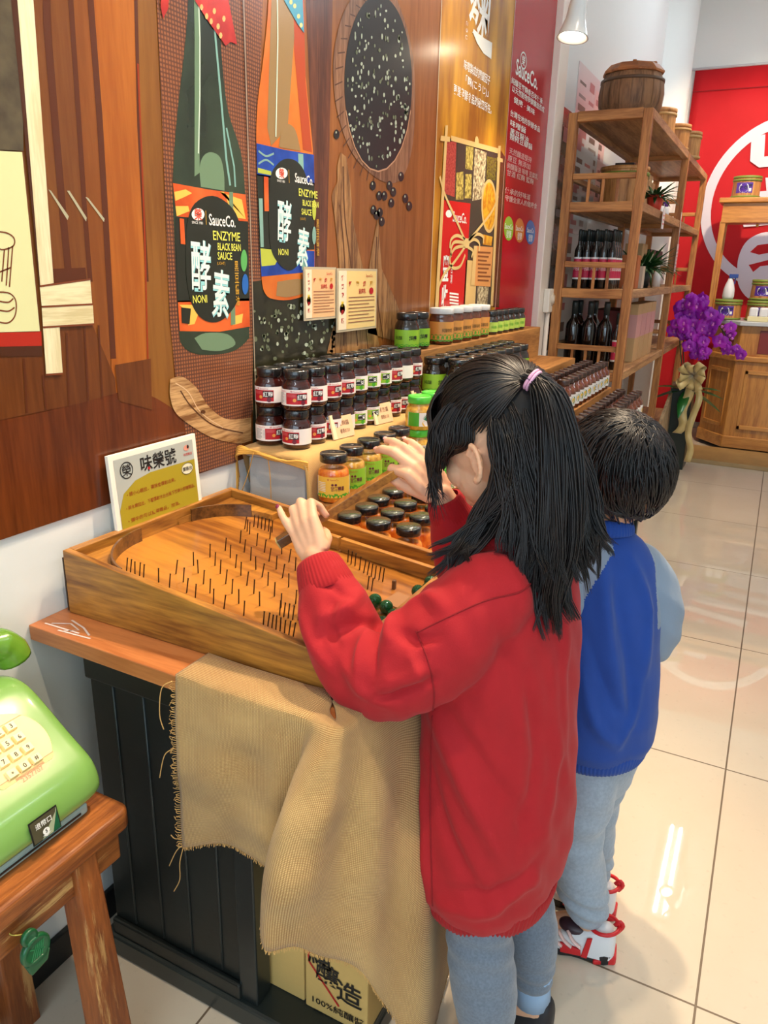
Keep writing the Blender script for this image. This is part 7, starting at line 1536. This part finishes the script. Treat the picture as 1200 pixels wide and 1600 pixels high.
for (x, y, an, lab) in ((.992, 1.250, PI + .16, 0), (.972, 1.358, PI + .05, 1)):
    T = shoe(boy, BB, x, y, an, .168, .036, (SHK, SHW), None); Rz = Matrix.Rotation(an, 3, 'Z')
    MB().add([T(-.010, a, z) for a in (-.020, .020) for z in (-.0002, .020)] + [T(.034, a, z) for a in (-.0335, .0335) for z in (-.0002, .012)], [(0, 1, 3, 2), (4, 5, 1, 0), (2, 3, 7, 6), (1, 5, 7, 3), (0, 2, 6, 4), (4, 6, 7, 5)]).build('heel_cap', SHR, boy, .004)
    MB().tube([T(.020 + .028 * math.cos(t), .026 * math.sin(t), .075 + .004 * math.cos(t + PI)) for t in [2 * PI * i / 32 for i in range(33)]], .0040, 10).build('collar_trim', SHR, boy)
    MB().tube(bez([T(-.006, 0, .066), T(-.014, 0, .082), T(-.008, 0, .092), T(.0, 0, .080)], 9), .0030, 8, 0, flat=1.6).build('pull_tab', SHR, boy)
    for sg in (1, -1):
        MB().add([T(.046, sg * .0330, .012), T(.058, sg * .0330, .012), T(.050, sg * .0315, .058), T(.040, sg * .0310, .062), T(.046, sg * .030, .012), T(.058, sg * .030, .012), T(.050, sg * .027, .058), T(.040, sg * .027, .062)], HX).build('side_stripe', SHR, boy, .001)
        MB().add([T(.058, sg * .0350, .016), T(.098, sg * .0365, .014), T(.100, sg * .0325, .034), T(.060, sg * .0345, .030), T(.058, sg * .030, .016), T(.098, sg * .031, .014), T(.100, sg * .028, .034), T(.060, sg * .029, .030)], HX).build('side_panel', SHR, boy, .001)
        for k in range(3): MB().tube(bez([T(.060 + .018 * k, sg * .034, .036 - .004 * k), T(.076 + .018 * k, sg * .031, .045 - .004 * k), T(.088 + .018 * k, sg * .018, .055 - .006 * k)], 7), .0045, 8, 0, flat=.6).build('strap', SHP, boy)
    m = MB(); m.ball(tuple(T(.075, 0, .054)), (.034, .022, .014), 16, 10, 0, Rz); me = fused(m, .0035, 2); me.materials.append(SHD); link('tongue', me, boy)
# hair: short, combed round from the crown
WH = Vector((-.62, -.10, .80)); lines = []
BR = BH.R
for i in range(1700):
    u_, v_ = random.uniform(-1, 1), random.uniform(0, 2 * PI); d0 = Vector((math.sqrt(1 - u_ * u_) * math.cos(v_), math.sqrt(1 - u_ * u_) * math.sin(v_), u_))
    if d0.z < -.52 or (d0.x > .30 and d0.z < .45) or (d0.x > -.05 and d0.z < -.1): continue
    w_ = WH.normalized(); tg = d0 - w_ * d0.dot(w_); tg = tg.normalized() if tg.length > .01 else Vector((1, 0, 0)); tg = (tg + w_.cross(tg) * random.uniform(.0, .5)).normalized(); tg = (tg + Vector((0, 0, -.35))).normalized(); tg = (tg - d0 * tg.dot(d0)).normalized(); L = random.uniform(.6, 1.05); ln = []
    for k in range(9):
        t = k / 8; a = L * t; d = d0 * math.cos(a) + tg * math.sin(a); lift = 1.08 + .13 * math.sin(PI * min(1, t * .8)) + random.uniform(0, .012)
        q = BH.surf(d, lift); 
        if BH.loc(q).z < -.070: q = q + V3(0, 0, 0)
        ln.append(q)
    lines.append(ln)
for i in range(260):        # crown hair crossing the whorl
    w_ = WH.normalized(); d0 = (w_ + Vector((random.gauss(0, .16), random.gauss(0, .16), random.gauss(0, .1)))).normalized(); tg = w_.cross(Vector((1, .3, 0))) * math.cos(i * 2.4) + w_.cross(w_.cross(Vector((1, .3, 0)))) * math.sin(i * 2.4); tg = (tg - d0 * tg.dot(d0)).normalized(); L = random.uniform(.7, 1.1)
    lines.append([BH.surf(d0 * math.cos(L * k / 8) + tg * math.sin(L * k / 8), 1.15 + .06 * math.sin(PI * min(1, k / 8))) for k in range(9)])
m = MB(); m.ball(BH.p(-.006, 0, .006), (.097, .088, .092), 36, 24, 0, BH.M); me = fused(m, .005, 3)
P = co_of(me); Q = (P - np.array(tuple(BH.c))) @ np.array([tuple(BH.F), tuple(BH.L), tuple(BH.U)]).T
face = ((Q[:, 0] > .0) & (Q[:, 2] < .03)) | (Q[:, 2] < -.055); P[face] = P[face] + (np.array(tuple(BH.c - BH.F * .01)) - P[face]) * .25; set_co(me, P); me.materials.append(HAIRB); local(me, BB); hair = link('hair', me, boy)
strands('hair_strands', lines, .0015, HAIRS, hair, BB)
boy.location.x -= .034
